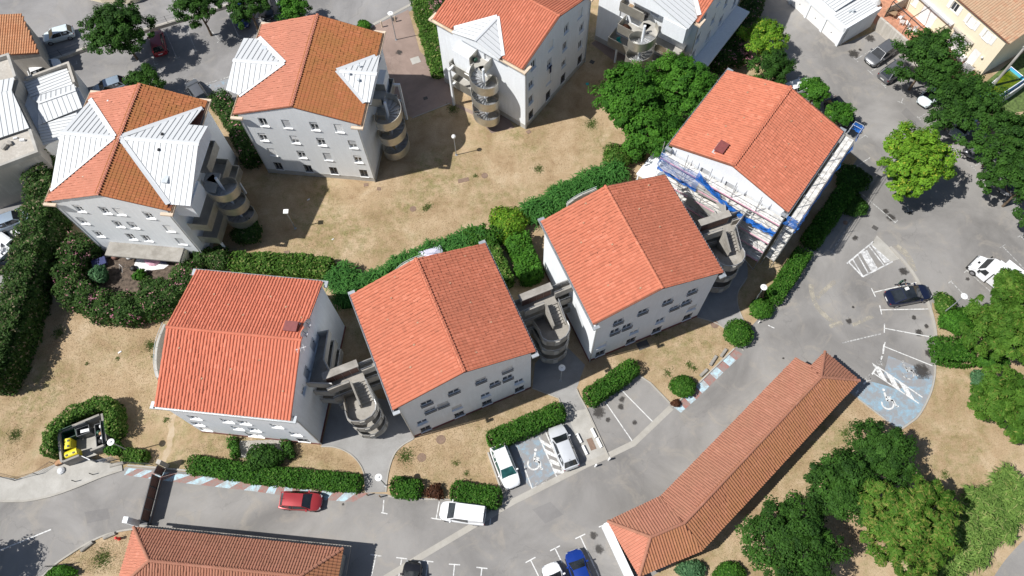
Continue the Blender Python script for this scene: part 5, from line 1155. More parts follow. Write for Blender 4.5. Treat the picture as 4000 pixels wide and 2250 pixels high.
st=thing('storage_chest','white slatted chest lid by the cream house wall','chest',at(1.5,.9),CH.rotation_euler.z); put('box',MB().box((0,0,.3),(1.25,.75,.6)),'pvc_white',st); put('lid',MB().box((0,0,.64),(1.32,.82,.07)),'pvc_white',st)
cov=thing('covered_grill','grey tarpaulin covered heap on the terrace at the top edge','tarpaulin',at(15.0,3.0),.4); put('cover',MB().lathe([(0,1.0),(.35,.95),(.7,.6),(.8,.05)],(0,0,0),10),'pvc_grey',cov)
# pool
pc=[g(3845,350,1.1),g(3882,388,1.1),g(4005,308,1.1),g(3948,262,1.1)]; ctr=sum(pc,Vector())/4; PO=thing('garden_pool','rectangular blue frame pool with green water beside the cream house','pool',(ctr.x,ctr.y,0))
pl=[(p.x-ctr.x,p.y-ctr.y) for p in pc]
put('wall',MB().sweep(pl,.06,0,1.15,True),'pool_blue',PO); put('rim',MB().tube([(x,y,1.18) for x,y in pl+pl[:1]],.05,5),'pvc_white',PO)
put('liner',MB().sweep([(x*.95,y*.95) for x,y in pl],.03,.3,1.12,True),'pool_liner',PO); put('water',MB().prism([(x*.96,y*.96) for x,y in pl],.2,.85),'pool_water',PO)
for i in range(4):
    for t in(.25,.5,.75): x=pl[i][0]*(1-t)+pl[(i+1)%4][0]*t; y=pl[i][1]*(1-t)+pl[(i+1)%4][1]*t; put('leg',MB().tube([(x*1.04,y*1.04,1.1),(x*1.15,y*1.15,.02)],.03,4),'pvc_white',PO)
sheet('garden_lawn',XY([(3790,380),(3850,320),(3960,230),(4100,150),(4100,420),(3900,450)]),.01,'lawn_green')
fn=XY([(3868,430),(3950,375),(4060,290)]); tag(put('garden_fence',MB().sweep(fn,.06,0,1.5),'pvc_grey'),'dark grey panel fence below the frame pool','fence')
pA=g(3862,354); tag(put('utility_pole',MB().tube([(pA.x,pA.y,0),(pA.x,pA.y,7.6)],[.17,.13],8).box((pA.x,pA.y,7.3),(.5,.12,.12)).tube([(pA.x,pA.y,7.6),(pA.x,pA.y,7.75)],.16,8),'concrete'),'pale concrete utility pole standing in front of the frame pool','pole')
# ------------------------------------------------------------------ vegetation
def leaves_mesh(name,pos,nrm,size,mat,asp=1.7,rnd=None,droop=0.0,dirs=None):
    """diamond leaves: pos (n,3), nrm preferred normals, size (n,)"""
    n=len(pos); nrm=nrm+rng.normal(0,.45,(n,3)); nrm/=np.linalg.norm(nrm,axis=1,keepdims=True)+1e-9
    t=rng.normal(0,1,(n,3)) if dirs is None else dirs+rng.normal(0,.35,(n,3)); t-=nrm*(t*nrm).sum(1,keepdims=True); t/=np.linalg.norm(t,axis=1,keepdims=True)+1e-9
    b=np.cross(nrm,t); s=size[:,None]
    V=np.empty((n,4,3)); V[:,0]=pos-t*s*.5*asp; V[:,1]=pos+b*s*.42; V[:,2]=pos+t*s*.5*asp-nrm*s*droop; V[:,3]=pos-b*s*.42
    me=bpy.data.meshes.new(name); me.vertices.add(4*n); me.vertices.foreach_set('co',V.ravel().astype(np.float32))
    me.loops.add(4*n); me.loops.foreach_set('vertex_index',np.arange(4*n)); me.polygons.add(n); me.polygons.foreach_set('loop_start',np.arange(0,4*n,4)); me.update(calc_edges=True)
    a=me.attributes.new('rnd','FLOAT','POINT'); a.data.foreach_set('value',np.repeat(rng.random(n) if rnd is None else rnd,4).astype(np.float32))
    me.materials.append(M[mat]); return me
def crown_points(Rx,Rz,nclump,perclump,clump_r,flat_bottom=.35,skirt=0.0):
    # a crown is a handful of limbs' worth of foliage: lobes of different size, each filled with clumps
    nl=max(7,int(5+Rx*2.2)); az=np.arange(nl)*2.399+rng.random()*6; rad=np.sqrt((np.arange(nl)+.35)/nl)*rng.uniform(.8,1.12,nl)
    lc=np.stack([np.cos(az)*rad*Rx*.72,np.sin(az)*rad*Rx*.72,Rz*(.62*(1-rad**2)+rng.uniform(-.18,.2,nl))],1); lr=Rx*rng.uniform(.26,.46,nl)*np.where(rad>.8,.85,1.05)
    w_=lr**2/np.sum(lr**2); li=rng.choice(nl,nclump,p=w_)
    d=rng.normal(0,1,(nclump,3)); d/=np.linalg.norm(d,axis=1,keepdims=True); d[:,2]=np.where(d[:,2]<0,d[:,2]*.55,d[:,2])
    c=lc[li]+d*(lr[li]*(rng.random(nclump)**(1/3.2))*1.05)[:,None]*np.array([1,1,.8])
    cr=clump_r*rng.uniform(.4,1.0,nclump)
    off=rng.normal(0,1,(nclump,perclump,3)); off/=np.linalg.norm(off,axis=2,keepdims=True)+1e-9
    rr=rng.random((nclump,perclump))**(1/2.6)
    p=c[:,None]+off*(rr*cr[:,None])[:,:,None]*np.array([1,1,.6])
    nrm=off*.8+np.array([0,0,.8])+(d*.7)[:,None]
    tone=np.clip((rng.normal(.42,.14,nl)[li]+rng.normal(0,.16,nclump))[:,None]+rng.normal(0,.2,(nclump,perclump)),0,.999)
    return p.reshape(-1,3),nrm.reshape(-1,3),tone.ravel()
def tree(label,px,R,hc,Rz,mat,nc=130,pc=70,cr=.75,leaf=.24,group='trees of the estate',trunk=.16,name='broadleaf_tree',cat='tree',asp=1.5,tip=0.0):
    p=g(px[0],px[1],hc); T=thing(name,label,cat,(p.x,p.y,0),random.random()*6.28,group)
    mb=MB(); top=hc+Rz*.25
    mb.tube([(0,0,0),(.05,.03,hc*.35),(.0,-.04,hc*.7),(.03,0,top)],[trunk,trunk*.8,trunk*.6,trunk*.25],7)
    for i in range(7):
        a=i*2.4+random.random(); h0=hc*(.4+.45*random.random()); r=R*random.uniform(.5,.8)
        mb.tube([(0,0,h0),(math.cos(a)*r*.5,math.sin(a)*r*.5,h0+.25*Rz),(math.cos(a)*r,math.sin(a)*r,hc+random.uniform(-.1,.45)*Rz)],[trunk*.45,trunk*.3,trunk*.1],5)
    put('trunk',mb,'bark',T)
    P,Nn,t=crown_points(R*1.06,Rz*.95,int(nc*1.35),int(pc*1.5),cr); P[:,2]+=hc; leaf*=.8
    if tip: t=np.where(rng.random(len(t))<tip,.97,np.minimum(t,.86))
    else: t=np.minimum(t,.86) if mat in('leaf_oak','leaf_bright') else t
    put('crown',leaves_mesh('crown',P,Nn,leaf*rng.uniform(.6,1.3,len(P)),mat,asp,t),None,T); return T
def pathpts(pts): return [np.array([p.x,p.y]) for p in pts]
def hedge(label,pts,wd,h,mat,dens=75,leaf=.17,rough=.12,name='hedge',cat='hedge',group='clipped hedges',z0=0.0,core='leaf_hedge',roundness=.25,flowers=None,tip=.06,blade=False,zpx=None):
    """leafy body along a polyline (ground positions)"""
    P=pathpts([g(x,y,zpx if zpx is not None else h*.6) for x,y in pts]); o0=P[0]; T=thing(name,label,cat,(o0[0],o0[1],0),0,group)
    P=[p-o0 for p in P]; seg=[np.linalg.norm(P[i+1]-P[i]) for i in range(len(P)-1)]; Ltot=sum(seg)
    def at(s):
        i=0
        while i<len(seg)-1 and s>seg[i]: s-=seg[i]; i+=1
        d=(P[i+1]-P[i])/seg[i]; return P[i]+d*s,d
    # body core
    n=max(2,int(Ltot/.5)); ring=[(-1,0),(-1,.62),(-.72,.92),(0,1),(.72,.92),(1,.62),(1,0)]; mb=MB(); k=len(ring)
    for j in range(n+1):
        p,d=at(min(Ltot-1e-4,Ltot*j/n)); m=np.array([-d[1],d[0]]); e=.82 if 0<j<n else .5; ww=wd*.5*e*random.uniform(.88,1.0)
        dd=.22 if j==0 else (-.22 if j==n else 0)
        for x,z in ring: mb.v.append((p[0]+d[0]*dd+m[0]*x*ww,p[1]+d[1]*dd+m[1]*x*ww,max(0,z0+z*(h-z0)*(.90 if 0<j<n else .7)*(random.uniform(.95,1.0) if z>0 else 1))))
    for j in range(n):
        for q_ in range(k-1): mb.f.append((j*k+q_,j*k+q_+1,(j+1)*k+q_+1,(j+1)*k+q_))
    mb.f.append(tuple(range(k))); mb.f.append(tuple(n*k+i for i in reversed(range(k))))
    me=mb.mesh('inner_branches'); at_=me.attributes.new('rnd','FLOAT','POINT'); at_.data.foreach_set('value',[.05]*len(me.vertices)); put('inner_branches',me,mat,T)
    per=wd+2*(h-z0); N_=int(Ltot*per*dens)+int(wd*h*2*dens)
    s=rng.random(N_)*Ltot; w_=rng.random(N_)
    pos=np.empty((N_,3)); nr=np.empty((N_,3)); s_end=rng.random(N_)<(2*wd*h/(Ltot*per+2*wd*h))
    lump=lambda a:1+rough*(np.sin(a*1.9+1)+.6*np.sin(a*4.3+w0)) ; w0=random.random()*6
    for i in range(N_):
        if s_end[i]:
            s[i]=0 if rng.random()<.5 else Ltot-1e-4
        p,d=at(s[i]); m=np.array([-d[1],d[0]])
        if s_end[i]:
            x=rng.uniform(-1,1); z=rng.random(); sg=-1 if s[i]==0 else 1
            bul=(1-(abs(x))**3)*.25*min(wd,1.2)
            pos[i]=(p[0]+m[0]*x*wd/2*.92+d[0]*sg*bul,p[1]+m[1]*x*wd/2*.92+d[1]*sg*bul,z0+z*(h-z0)); nr[i]=(d[0]*sg,d[1]*sg,.4); continue
        a=w_[i]*per; hh=h-z0
        if a<hh: x,z,nx,nz=-1,a/hh,-1,.35
        elif a<hh+wd: x,z,nx,nz=(a-hh)/wd*2-1,1,0,1
        else: x,z,nx,nz=1,(a-hh-wd)/hh,1,.35
        if z>.7 and abs(x)>.75:
            k_=roundness*(z-.7)/.3*(abs(x)-.75)/.25; x*=1-k_*.5; z*=1-k_*.35; nz+=.4
        f=1+rough*(math.sin(s[i]*1.9+1)+.6*math.sin(s[i]*4.3+w0))*.5
        pos[i]=(p[0]+m[0]*x*wd/2*f,p[1]+m[1]*x*wd/2*f,z0+z*hh*(1+rough*.5*math.sin(s[i]*2.7+x*2+w0))); nr[i]=(m[0]*nx,m[1]*nx,nz)
    pos+=rng.normal(0,rough*.55+.02,(N_,3)); pos[:,2]=np.maximum(pos[:,2],.03)
    t=np.clip(rng.normal(.45,.27,N_),0,.88); t=np.where(rng.random(N_)<tip,.97,t)
    me=leaves_mesh('foliage',pos,nr,leaf*rng.uniform(.6,1.35,N_),mat,1.6,t); put('foliage',me,None,T)
    if flowers:
        nf=int(Ltot*wd*flowers[1]); c=rng.random(max(1,nf//9))*Ltot; fp=[]
        for cc in c:
            p,d=at(cc); m=np.array([-d[1],d[0]]); x=rng.uniform(-1,1)
            for _ in range(9): fp.append((p[0]+m[0]*x*wd*.5+rng.normal(0,.13),p[1]+m[1]*x*wd*.5+rng.normal(0,.13),h*(1.03-.25*abs(x))+rng.normal(0,.07)))
        fp=np.array(fp); put('flowers',leaves_mesh('flowers',fp,np.tile([0,0,1.0],(len(fp),1)),.11*rng.uniform(.6,1.3,len(fp)),flowers[0],1.1),None,T)['kind']='stuff'
    return T
def shrub(label,px,R,h,mat,dens=90,leaf=.17,name='shrub',cat='shrub',group='shrubs of the estate',tip=.06,flowers=None,rough=.1,asp=1.6):
    p=g(px[0],px[1],h*.55); T=thing(name,label,cat,(p.x,p.y,0),0,group)
    rx,ry=R if isinstance(R,tuple) else (R,R)
    n=int(2*math.pi*((rx+ry)/2)**2*1.3*dens+200); d=rng.normal(0,1,(n,3)); d/=np.linalg.norm(d,axis=1,keepdims=True); d[:,2]=np.abs(d[:,2])*1.0-.25*(rng.random(n)<.25)
    az=np.arctan2(d[:,1],d[:,0]); f=1+rough*(np.sin(3*az+random.random()*6)+.6*np.sin(6*az+d[:,2]*5))
    rr=(.75+.27*rng.random(n))*f
    sq=np.abs(d[:,:2]).max(1); pos=d*rr[:,None]*np.array([rx,ry,h*.5]); pos[:,2]+=h*.5; pos[:,2]=np.maximum(pos[:,2],.04)
    t=np.clip(rng.normal(.45,.27,n),0,.88); t=np.where(rng.random(n)<tip,.97,t)
    core=MB().lathe([(0,h*.92),(.45,h*.86),(.72,h*.66),(.80,h*.4),(.62,.02)],(0,0,0),12); core.v=[(x*rx,y*ry,z) for x,y,z in core.v]
    me=core.mesh('inner_branches'); a=me.attributes.new('rnd','FLOAT','POINT'); a.data.foreach_set('value',[.05]*len(me.vertices)); put('inner_branches',me,mat,T)
    put('foliage',leaves_mesh('foliage',pos,d+np.array([0,0,.3]),leaf*rng.uniform(.6,1.35,n),mat,asp,t),None,T)
    if flowers:
        nf=flowers[1]; c=rng.normal(0,1,(nf,3)); c/=np.linalg.norm(c,axis=1,keepdims=True); c[:,2]=np.abs(c[:,2]); fp=(c[:,None]*np.array([rx,ry,h*.55])+np.array([0,0,h*.5])+rng.normal(0,.12,(nf,10,3))).reshape(-1,3)
        put('flowers',leaves_mesh('flowers',fp,np.tile([0,0,1.0],(len(fp),1)),.13*rng.uniform(.6,1.3,len(fp)),flowers[0],1.1),None,T)['kind']='stuff'
    return T
def reeds(label,pts,wd,h,mat,dens=26,name='reed_bed',cat='reeds',group='reed beds',blade=.95):
    P=pathpts([g(x,y,h*.7) for x,y in pts]); o0=P[0]; T=thing(name,label,cat,(o0[0],o0[1],0),0,group); P=[p-o0 for p in P]
    seg=np.array([np.linalg.norm(P[i+1]-P[i]) for i in range(len(P)-1)]); Ltot=seg.sum(); N_=int(Ltot*wd*dens)
    cum=np.concatenate([[0],np.cumsum(seg)]); s=rng.random(N_)*Ltot; i=np.clip(np.searchsorted(cum,s)-1,0,len(seg)-1); A=np.array(P)[i];B=np.array(P)[i+1]; d=(B-A)/seg[i][:,None]
    c=A+d*(s-cum[i])[:,None]; m=np.stack([-d[:,1],d[:,0]],1); x=rng.uniform(-1,1,N_); c=c+m*(x*wd/2)[:,None]*(1+.2*np.sin(s*1.7))[:,None]
    zt=h*(1-.35*x**2)*rng.uniform(.72,1.08,N_); nb=6
    az=rng.random((N_,nb))*2*math.pi; ln=blade*rng.uniform(.5,1.1,(N_,nb)); z0=zt[:,None]*rng.uniform(.45,1.0,(N_,nb))
    dirv=np.stack([np.cos(az),np.sin(az),np.zeros_like(az)],2); side=np.stack([-np.sin(az),np.cos(az),np.zeros_like(az)],2)*.045
    base=np.concatenate([np.repeat(c[:,None],nb,1),z0[:,:,None]],2); mid=base+dirv*(ln*.5)[:,:,None]+np.array([0,0,.22])*ln[:,:,None]; tipp=base+dirv*ln[:,:,None]-np.array([0,0,.25])*ln[:,:,None]
    V=np.stack([base-side*.4,base+side*.4,mid+side,mid-side,tipp],2).reshape(-1,5,3); n=len(V); V[:,:,2]=np.maximum(V[:,:,2],.02)
    idx=np.arange(n)[:,None]*5; q_=idx+np.array([0,1,2,3]); t_=idx+np.array([3,2,4])
    me=bpy.data.meshes.new('blades'); me.vertices.add(5*n); me.vertices.foreach_set('co',V.ravel().astype(np.float32)); me.loops.add(7*n)
    me.loops.foreach_set('vertex_index',np.concatenate([q_.ravel(),t_.ravel()])); me.polygons.add(2*n); me.polygons.foreach_set('loop_start',np.concatenate([np.arange(0,4*n,4),4*n+np.arange(0,3*n,3)])); me.update(calc_edges=True)
    a=me.attributes.new('rnd','FLOAT','POINT'); a.data.foreach_set('value',np.repeat(np.clip(rng.normal(.5,.28,n),0,1),5).astype(np.float32)); put('blades',me,mat,T)
    st=MB().sweep([tuple(p) for p in P],wd*.32,0,h*.5); m2=st.mesh('stems'); a=m2.attributes.new('rnd','FLOAT','POINT'); put('stems',m2,mat,T)
    return T
# trees
tree('large dark round tree casting shade over the upper left car park',(465,125),4.0,4.6,3.0,'leaf_oak',170,70,.8,.24)
tree('medium dark tree in a square earth bed in the upper car park',(775,40),2.8,4.2,2.3,'leaf_oak',100,60,.7,.22)
tree('dark tree over parked cars at the top edge',(965,15),2.9,4.2,2.3,'leaf_oak',100,60,.7,.22)
tree('bright green bushy tree just behind the second upper house',(1145,45),2.2,2.6,1.6,'leaf_bright',70,60,.6,.2)
tree('low green tree just behind the left upper house',(565,325),2.3,2.4,1.7,'leaf_oak',80,60,.6,.2)
for i,(p,R,h,lab) in enumerate([((2470,400),4.6,5.2,'left'),((2660,365),4.6,5.4,'right'),((2540,505),3.9,4.4,'lower')]): tree('big dense leafy tree beside the scaffolded house, %s crown of the group of three'%lab,p,R,h,3.6,'leaf_bright',220,75,.8,.24)
tree('airy yellow green tree standing alone in the right car park',(3565,645),4.4,4.2,3.0,'leaf_yellow',210,60,.75,.24,tip=.07)
for p,R,lab in [((3620,250),4.1,'topmost'),((3765,410),4.1,'second from top'),((3925,560),4.5,'third from top'),((4010,720),4.3,'lowest')]: tree('dark round tree shading parked cars at right, %s of the row'%lab,p,R,4.4,3.0,'leaf_oak',180,70,.8,.23)
tree('yellow green bushy tree beside the top garage yard',(2985,150),2.7,3.0,2.2,'leaf_yellow',90,60,.65,.2,tip=.08)
tree('green bushy tree just behind the scaffolded house roof corner',(3010,275),2.5,2.8,2.0,'leaf_oak',90,60,.6,.2)
tree('small green tree behind the ridge end of the scaffolded house',(3185,365),1.9,2.6,1.7,'leaf_bright',70,60,.55,.19)
tree('small green tree in front of the black car behind the scaffolded house',(3275,455),1.8,2.4,1.6,'leaf_bright',60,60,.55,.19)
tree('round dark green tree casting a long shadow on the dry grass at lower right',(3435,1790),3.1,3.6,2.6,'leaf_oak',130,75,.7,.2,tip=.02)
tree('dark green tree with dense rounded crown left of the pines at lower right',(3285,1905),3.6,3.8,2.8,'leaf_oak',160,75,.75,.2,tip=.02)
tree('dark green tree at the bottom edge beside the garage roof',(3085,2125),4.3,4.0,3.0,'leaf_oak',200,75,.8,.2,tip=.02)
tree('feathery yellow green pine at the lower right',(3530,2050),4.5,4.4,3.2,'leaf_pine',260,65,.65,.2,name='pine_tree',asp=3.0,tip=.2)
tree('feathery pine covering the rear of the white truck at the right edge',(3935,1275),4.2,3.0,2.6,'leaf_pine',220,65,.6,.2,name='pine_tree',asp=3.0,tip=.03)
tree('small feathery pine beside the white truck box',(3935,1120),1.7,2.6,1.5,'leaf_pine',60,60,.5,.18,name='pine_tree',asp=3.0,tip=.03)
tree('dense green pine on the dry grass at the right edge',(3940,1590),3.7,3.0,2.4,'leaf_pine',200,65,.6,.2,name='pine_tree',asp=2.6,tip=.03)
tree('broadleaf tree just outside the lower left corner',(-260,2260),3.0,4.0,2.4,'leaf_oak',90,60,.8,.24)
# hedges and shrubs
hedge('tall wide flowering oleander hedge along the left edge',[(150,640),(180,760),(140,950),(85,1130),(30,1310),(-50,1500)],3.4,4.1,'leaf_oleander',85,.19,.16,'oleander_hedge','hedge','oleander hedges',roundness=.9,tip=.10)
hedge('curved oleander hedge with pink flowers round the littered garden',[(330,940),(262,1030),(285,1140),(415,1200),(560,1200),(690,1140),(770,1060)],2.9,2.4,'leaf_oleander_pink',90,.17,.26,'oleander_hedge','hedge','oleander hedges',roundness=.9,tip=.05,flowers=('flower_pink',7))
shrub('green shrub at the foot of the left upper house corner',(855,1010),1.5,1.9,'leaf_oleander')
shrub('dark bluish conifer bush inside the littered garden',(385,1070),1.0,1.9,'leaf_bluish')
shrub('dark shrub in shade below the left spiral stair',(965,905),1.7,1.6,'leaf_oleander')
hedge('bright ivy hedge along the lawn behind the left lower house',[(915,1025),(1060,1030),(1200,1035),(1290,1050)],2.1,1.7,'leaf_ivy',85,.19,.12,'ivy_hedge','hedge','ivy hedges',tip=.1)
reeds('reeds growing beyond the corner of the left lower house',[(1310,1050),(1350,1100),(1355,1180)],2.6,2.3,'leaf_reed')
reeds('band of reeds along the lawn behind the second lower house',[(1420,1120),(1520,1060),(1640,1000),(1780,945),(1880,915)],2.2,2.2,'leaf_reed')
hedge('dark ivy hedge beside the reed band at the second house',[(1830,935),(1905,915),(1945,935)],1.9,2.0,'leaf_hedge',85,.18,.12,'ivy_hedge','hedge','ivy hedges')
hedge('narrow ivy hedge running down beside the second lower house',[(1920,955),(1985,1100)],1.2,1.6,'leaf_ivy',90,.18,.1,'ivy_hedge','hedge','ivy hedges',tip=.15)
hedge('bright bushy hedge block left of the third lower house',[(2020,930),(2080,1085)],2.3,2.0,'leaf_bright',90,.2,.14,'hedge_block','hedge','ivy hedges',tip=0)
shrub('yellow green bush at the lawn edge between reeds and hedge block',(1985,870),2.2,2.2,'leaf_yellow',90,.17,tip=.1)
reeds('reeds behind the third lower house near the big tree',[(2055,835),(2130,795),(2220,745),(2320,695),(2430,645)],2.4,2.0,'leaf_reed')
shrub('bright green bush between the reeds and the big trees',(2410,610),1.7,2.0,'leaf_ivy',tip=.1)
shrub('dark green bush beside the white slab under the big trees',(2480,590),1.4,1.8,'leaf_oak')
hedge('long clipped hedge behind the striped verge at lower left',[(745,1812),(1000,1852),(1400,1888)],1.6,1.1,'leaf_hedge',120,.14,.10)
shrub('loose tall shrub growing out of the long clipped hedge',(1030,1785),(1.9,1.3),1.9,'leaf_oak')
hedge('low ivy strip at the garden slab of the left lower house',[(905,1712),(920,1780)],.7,.9,'leaf_hedge',90,.15)
hedge('low ivy strip closing the right side of the garden slab',[(1112,1718),(1135,1780)],.8,.9,'leaf_oak',90,.15)
hedge('short clipped hedge right of the path with the disc lamp',[(1540,1900),(1635,1912)],1.75,1.15,'leaf_hedge',120,.14,.09)
hedge('clipped hedge behind the white van',[(1775,1918),(1945,1945)],1.85,1.2,'leaf_hedge',120,.14,.09)
shrub('brown dead shrub between two clipped hedges',(1697,1920),(.9,.75),.95,'leaf_brown',90,.14,rough=.2)
hedge('clipped hedge behind the parked white car and silver car',[(1920,1722),(2050,1665),(2190,1605)],1.75,1.6,'leaf_hedge',120,.14,.10)
hedge('clipped hedge at the empty two space bay',[(2300,1555),(2395,1490),(2475,1430)],1.7,1.6,'leaf_hedge',120,.14,.09)
shrub('round clipped bush at the top end of the striped verge',(2668,1508),(1.35,1.15),1.3,'leaf_hedge',130,.15,rough=.03)
shrub('large round clipped bush at the mouth of the right stair path',(2885,1300),(1.5,1.55),1.6,'leaf_hedge',130,.15,rough=.03)
shrub('brown leaved plant at the foot of the round verge bush',(2640,1575),(.5,.4),.5,'leaf_brown',120,.12)
hedge('clipped hedge sweeping along the right car park below the scaffold',[(3020,1165),(3085,1070),(3140,985)],1.7,1.4,'leaf_hedge',120,.14,.10)
shrub('round clipped bush at the lower end of the sweeping hedge',(2975,1205),(1.25,1.2),1.3,'leaf_hedge',130,.15,rough=.04)
hedge('dark shaded hedge under the scaffold side of the fourth house',[(3165,945),(3240,840),(3310,740)],1.9,1.5,'leaf_hedge',80,.16,.1)
shrub('dark shaded shrub at the car park corner under the scaffold',(3330,700),1.9,1.8,'leaf_oak')
shrub('dark shaded shrub at the kerb end below the fourth house',(3335,800),1.5,1.2,'leaf_oak')
hedge('ivy hedge wrapped round the bin enclosure',[(200,1770),(207,1690),(290,1615),(405,1575),(445,1590),(450,1690)],1.15,2.1,'leaf_ivy',100,.16,.1,tip=.12)
shrub('dark round bush between bin enclosure and low hedge',(445,1750),(.9,.8),1.3,'leaf_hedge')
hedge('low clipped hedge right of the bin enclosure',[(485,1775),(565,1785)],1.2,1.0,'leaf_ivy',110,.15,.06)
hedge('flowering ivy bed between the pink path and the top centre house',[(1640,-20),(1665,70),(1690,160),(1728,285)],2.5,.9,'leaf_ivy',90,.17,.12,'ivy_bed','ivy','ivy hedges',tip=.08,flowers=('flower_pink',4))
shrub('pink oleander at the corner of the top centre house',(1712,20),1.2,1.6,'leaf_oleander_pink',90,.16,flowers=('flower_pink',12))
hedge('oleander hedge filling the gap between the two left upper houses',[(850,380),(905,450),(950,540),(985,620)],2.2,2.2,'leaf_oleander_pink',85,.17,.15,'oleander_hedge','hedge','oleander hedges',roundness=.8,tip=.05,flowers=('flower_pink',5))
shrub('pink flowering oleander beside the canopy of the top house',(2880,215),1.6,1.9,'leaf_oleander_pink',90,.16,flowers=('flower_pink',40))
hedge('shaded oleander hedge between the top house and its yard',[(2800,250),(2880,130),(2930,40),(2960,-40)],2.4,1.9,'leaf_oleander_pink',80,.17,.15,'oleander_hedge','hedge','oleander hedges',roundness=.8,flowers=('flower_pink',4))
shrub('small potted shrub beside the bollards on the pink path',(1420,100),.9,1.0,'leaf_bright')
hedge('dense ivy block at the curb of the right car park',[(3720,1330),(3730,1415)],4.0,1.2,'leaf_hedge',100,.16,.1,'ivy_block','hedge','ivy hedges')
shrub('bright grassy shrub at the kerb right of the black car',(3690,1185),(1.1,1.3),1.2,'leaf_ivy')
shrub('light green feathery shrub below the disc lamp at right',(3745,1255),(1.9,1.5),1.5,'leaf_bright',90,.15,asp=2.6)
shrub('low bluish shrub at the edge of the dry grass at right',(3840,1490),(1.3,1.2),1.2,'leaf_bluish',90,.15)
shrub('green shrub in front of the pines at the right edge',(3880,1410),(1.7,1.0),1.1,'leaf_hedge')
reeds('pale reeds along the corner road at the lower right',[(4020,1900),(3900,1990),(3800,2080),(3700,2170),(3620,2260)],4.2,2.2,'leaf_reed_pale',26)
shrub('low feathery shrub at the lower end of the diagonal garage',(2700,2225),(1.4,.8),1.0,'leaf_bluish'); shrub('low green shrub at the bottom edge by the diagonal garage',(2850,2235),(1.5,.9),1.0,'leaf_hedge')
shrub('bright shrub in the lower left corner by the gate road',(240,2235),(1.4,.6),.8,'leaf_bright')
# grass
def scatter(name,label,polys,n,hgt,wd,mat,cat='grass',given=None):
    pts=[]
    for poly,k in polys:
        P=np.array(XY(poly)); lo,hi=P.min(0),P.max(0); c=[]
        while len(c)<k:
            s=rng.random((k*2,2))*(hi-lo)+lo; ok=inpoly(s[:,0],s[:,1],P.tolist()); c+=s[ok].tolist()
        pts+=c[:k]
    p=np.array(pts) if given is None else given; n=len(p); az=rng.random(n)*2*math.pi; l=hgt*rng.uniform(.4,1.3,n); lean=np.stack([np.cos(az),np.sin(az)],1)*(l*rng.uniform(.4,1.4,n))[:,None]
    sd=np.stack([-np.sin(az),np.cos(az)],1)*wd
    V=np.zeros((n,3,3)); V[:,0,:2]=p-sd; V[:,1,:2]=p+sd; V[:,2,:2]=p+lean; V[:,:2,2]=.012; V[:,2,2]=l
    me=bpy.data.meshes.new(name); me.vertices.add(3*n); me.vertices.foreach_set('co',V.ravel()); me.loops.add(3*n); me.loops.foreach_set('vertex_index',np.arange(3*n)); me.polygons.add(n); me.polygons.foreach_set('loop_start',np.arange(0,3*n,3)); me.update(calc_edges=True)
    a=me.attributes.new('rnd','FLOAT','POINT'); a.data.foreach_set('value',np.repeat(rng.random(n),3)); o=put(name,me,mat); tag(o,label,cat); o['kind']='stuff'; return o
lawns=[([(1000,730),(1450,730),(2040,520),(2350,300),(2360,560),(1900,880),(1380,1030),(900,1000)],26000),([(250,1220),(640,1200),(640,1600),(480,1800),(330,1780),(480,1600),(200,1600),(60,1830),(0,1830),(0,1400)],16000),([(900,1690),(1250,1745),(1390,1820),(1400,1870),(800,1790),(700,1760)],5000),([(1520,1900),(1560,1770),(1620,1720),(2080,1525),(2180,1570),(1900,1700),(1900,1780),(1950,1920)],9000),([(2300,1440),(2720,1250),(2830,1290),(2860,1350),(2630,1560),(2500,1450),(2420,1440)],6000),([(2760,2150),(3350,1560),(3513,1690),(3640,1560),(3680,1420),(3990,1500),(3990,1800),(3700,2050),(2900,2240)],26000),([(170,2250),(300,2150),(500,2080),(480,2240)],2500),([(60,1450),(200,1200),(280,1180),(180,1420)],2500)]
scatter('dry_grass','short dry straw coloured grass covering the lawns',lawns,0,.045,.03,'grass_dry')
TP=[]
for (x,y),r in [((1672,808),.5),((1660,818),.4),((2105,660),.7),((2310,485),.9),((1858,686),.35),((1770,425),.8),((2390,300),.8),((3260,1770),.5),((3090,2000),.7),((3300,1690),.6),((3360,1660),.5),((3410,1670),.5),((3690,1855),.5),((700,1330),.6),((600,1390),.3),((460,1400),.3),((340,1420),.3),((590,1350),.8),((650,1640),.4),((1585,1780),.9),((1780,1810),.4),((1820,1850),.35),((2610,1460),.5),((2690,1425),.5),((2710,1440),.4),((2560,1300),.5),((60,1700),.8),((230,1300),.8),((400,2180),1.0),((300,1790),.5)]:
    C=g(x,y); n=int(170*r*r*3); a=np.stack([rng.normal(C.x,r*.42,n),rng.normal(C.y,r*.42,n)],1); TP.append(a)
TP=np.concatenate(TP)
scatter('grass_tuft','scattered green grass tufts on the dry lawns',[],0,.14,.028,'grass_green',given=TP)

for lab,px,R,h,mt,fl in [('pink flowering oleander at the left end of the curved hedge',(300,985),1.5,2.6,'leaf_oleander_pink',14),('bushy green oleander at the left turn of the curved hedge',(262,1120),1.4,2.5,'leaf_oleander',0),('tall oleander clump at the bottom of the curved hedge',(480,1215),1.6,2.6,'leaf_oleander_pink',8),('loose oleander clump inside the curved hedge',(600,1130),1.5,2.3,'leaf_oleander',0),('pale flowering oleander at the right end of the curved hedge',(720,1065),1.5,2.2,'leaf_oleander_pink',8),('small green bush among the garden litter',(545,1075),.7,1.0,'leaf_bright',0),('bushy shrub at the foot of the canopy beside the garden',(790,1005),1.3,2.0,'leaf_oleander',0)]:
    shrub(lab,px,R,h,mt,90,.17,flowers=('flower_pink',fl) if fl else None,rough=.18)
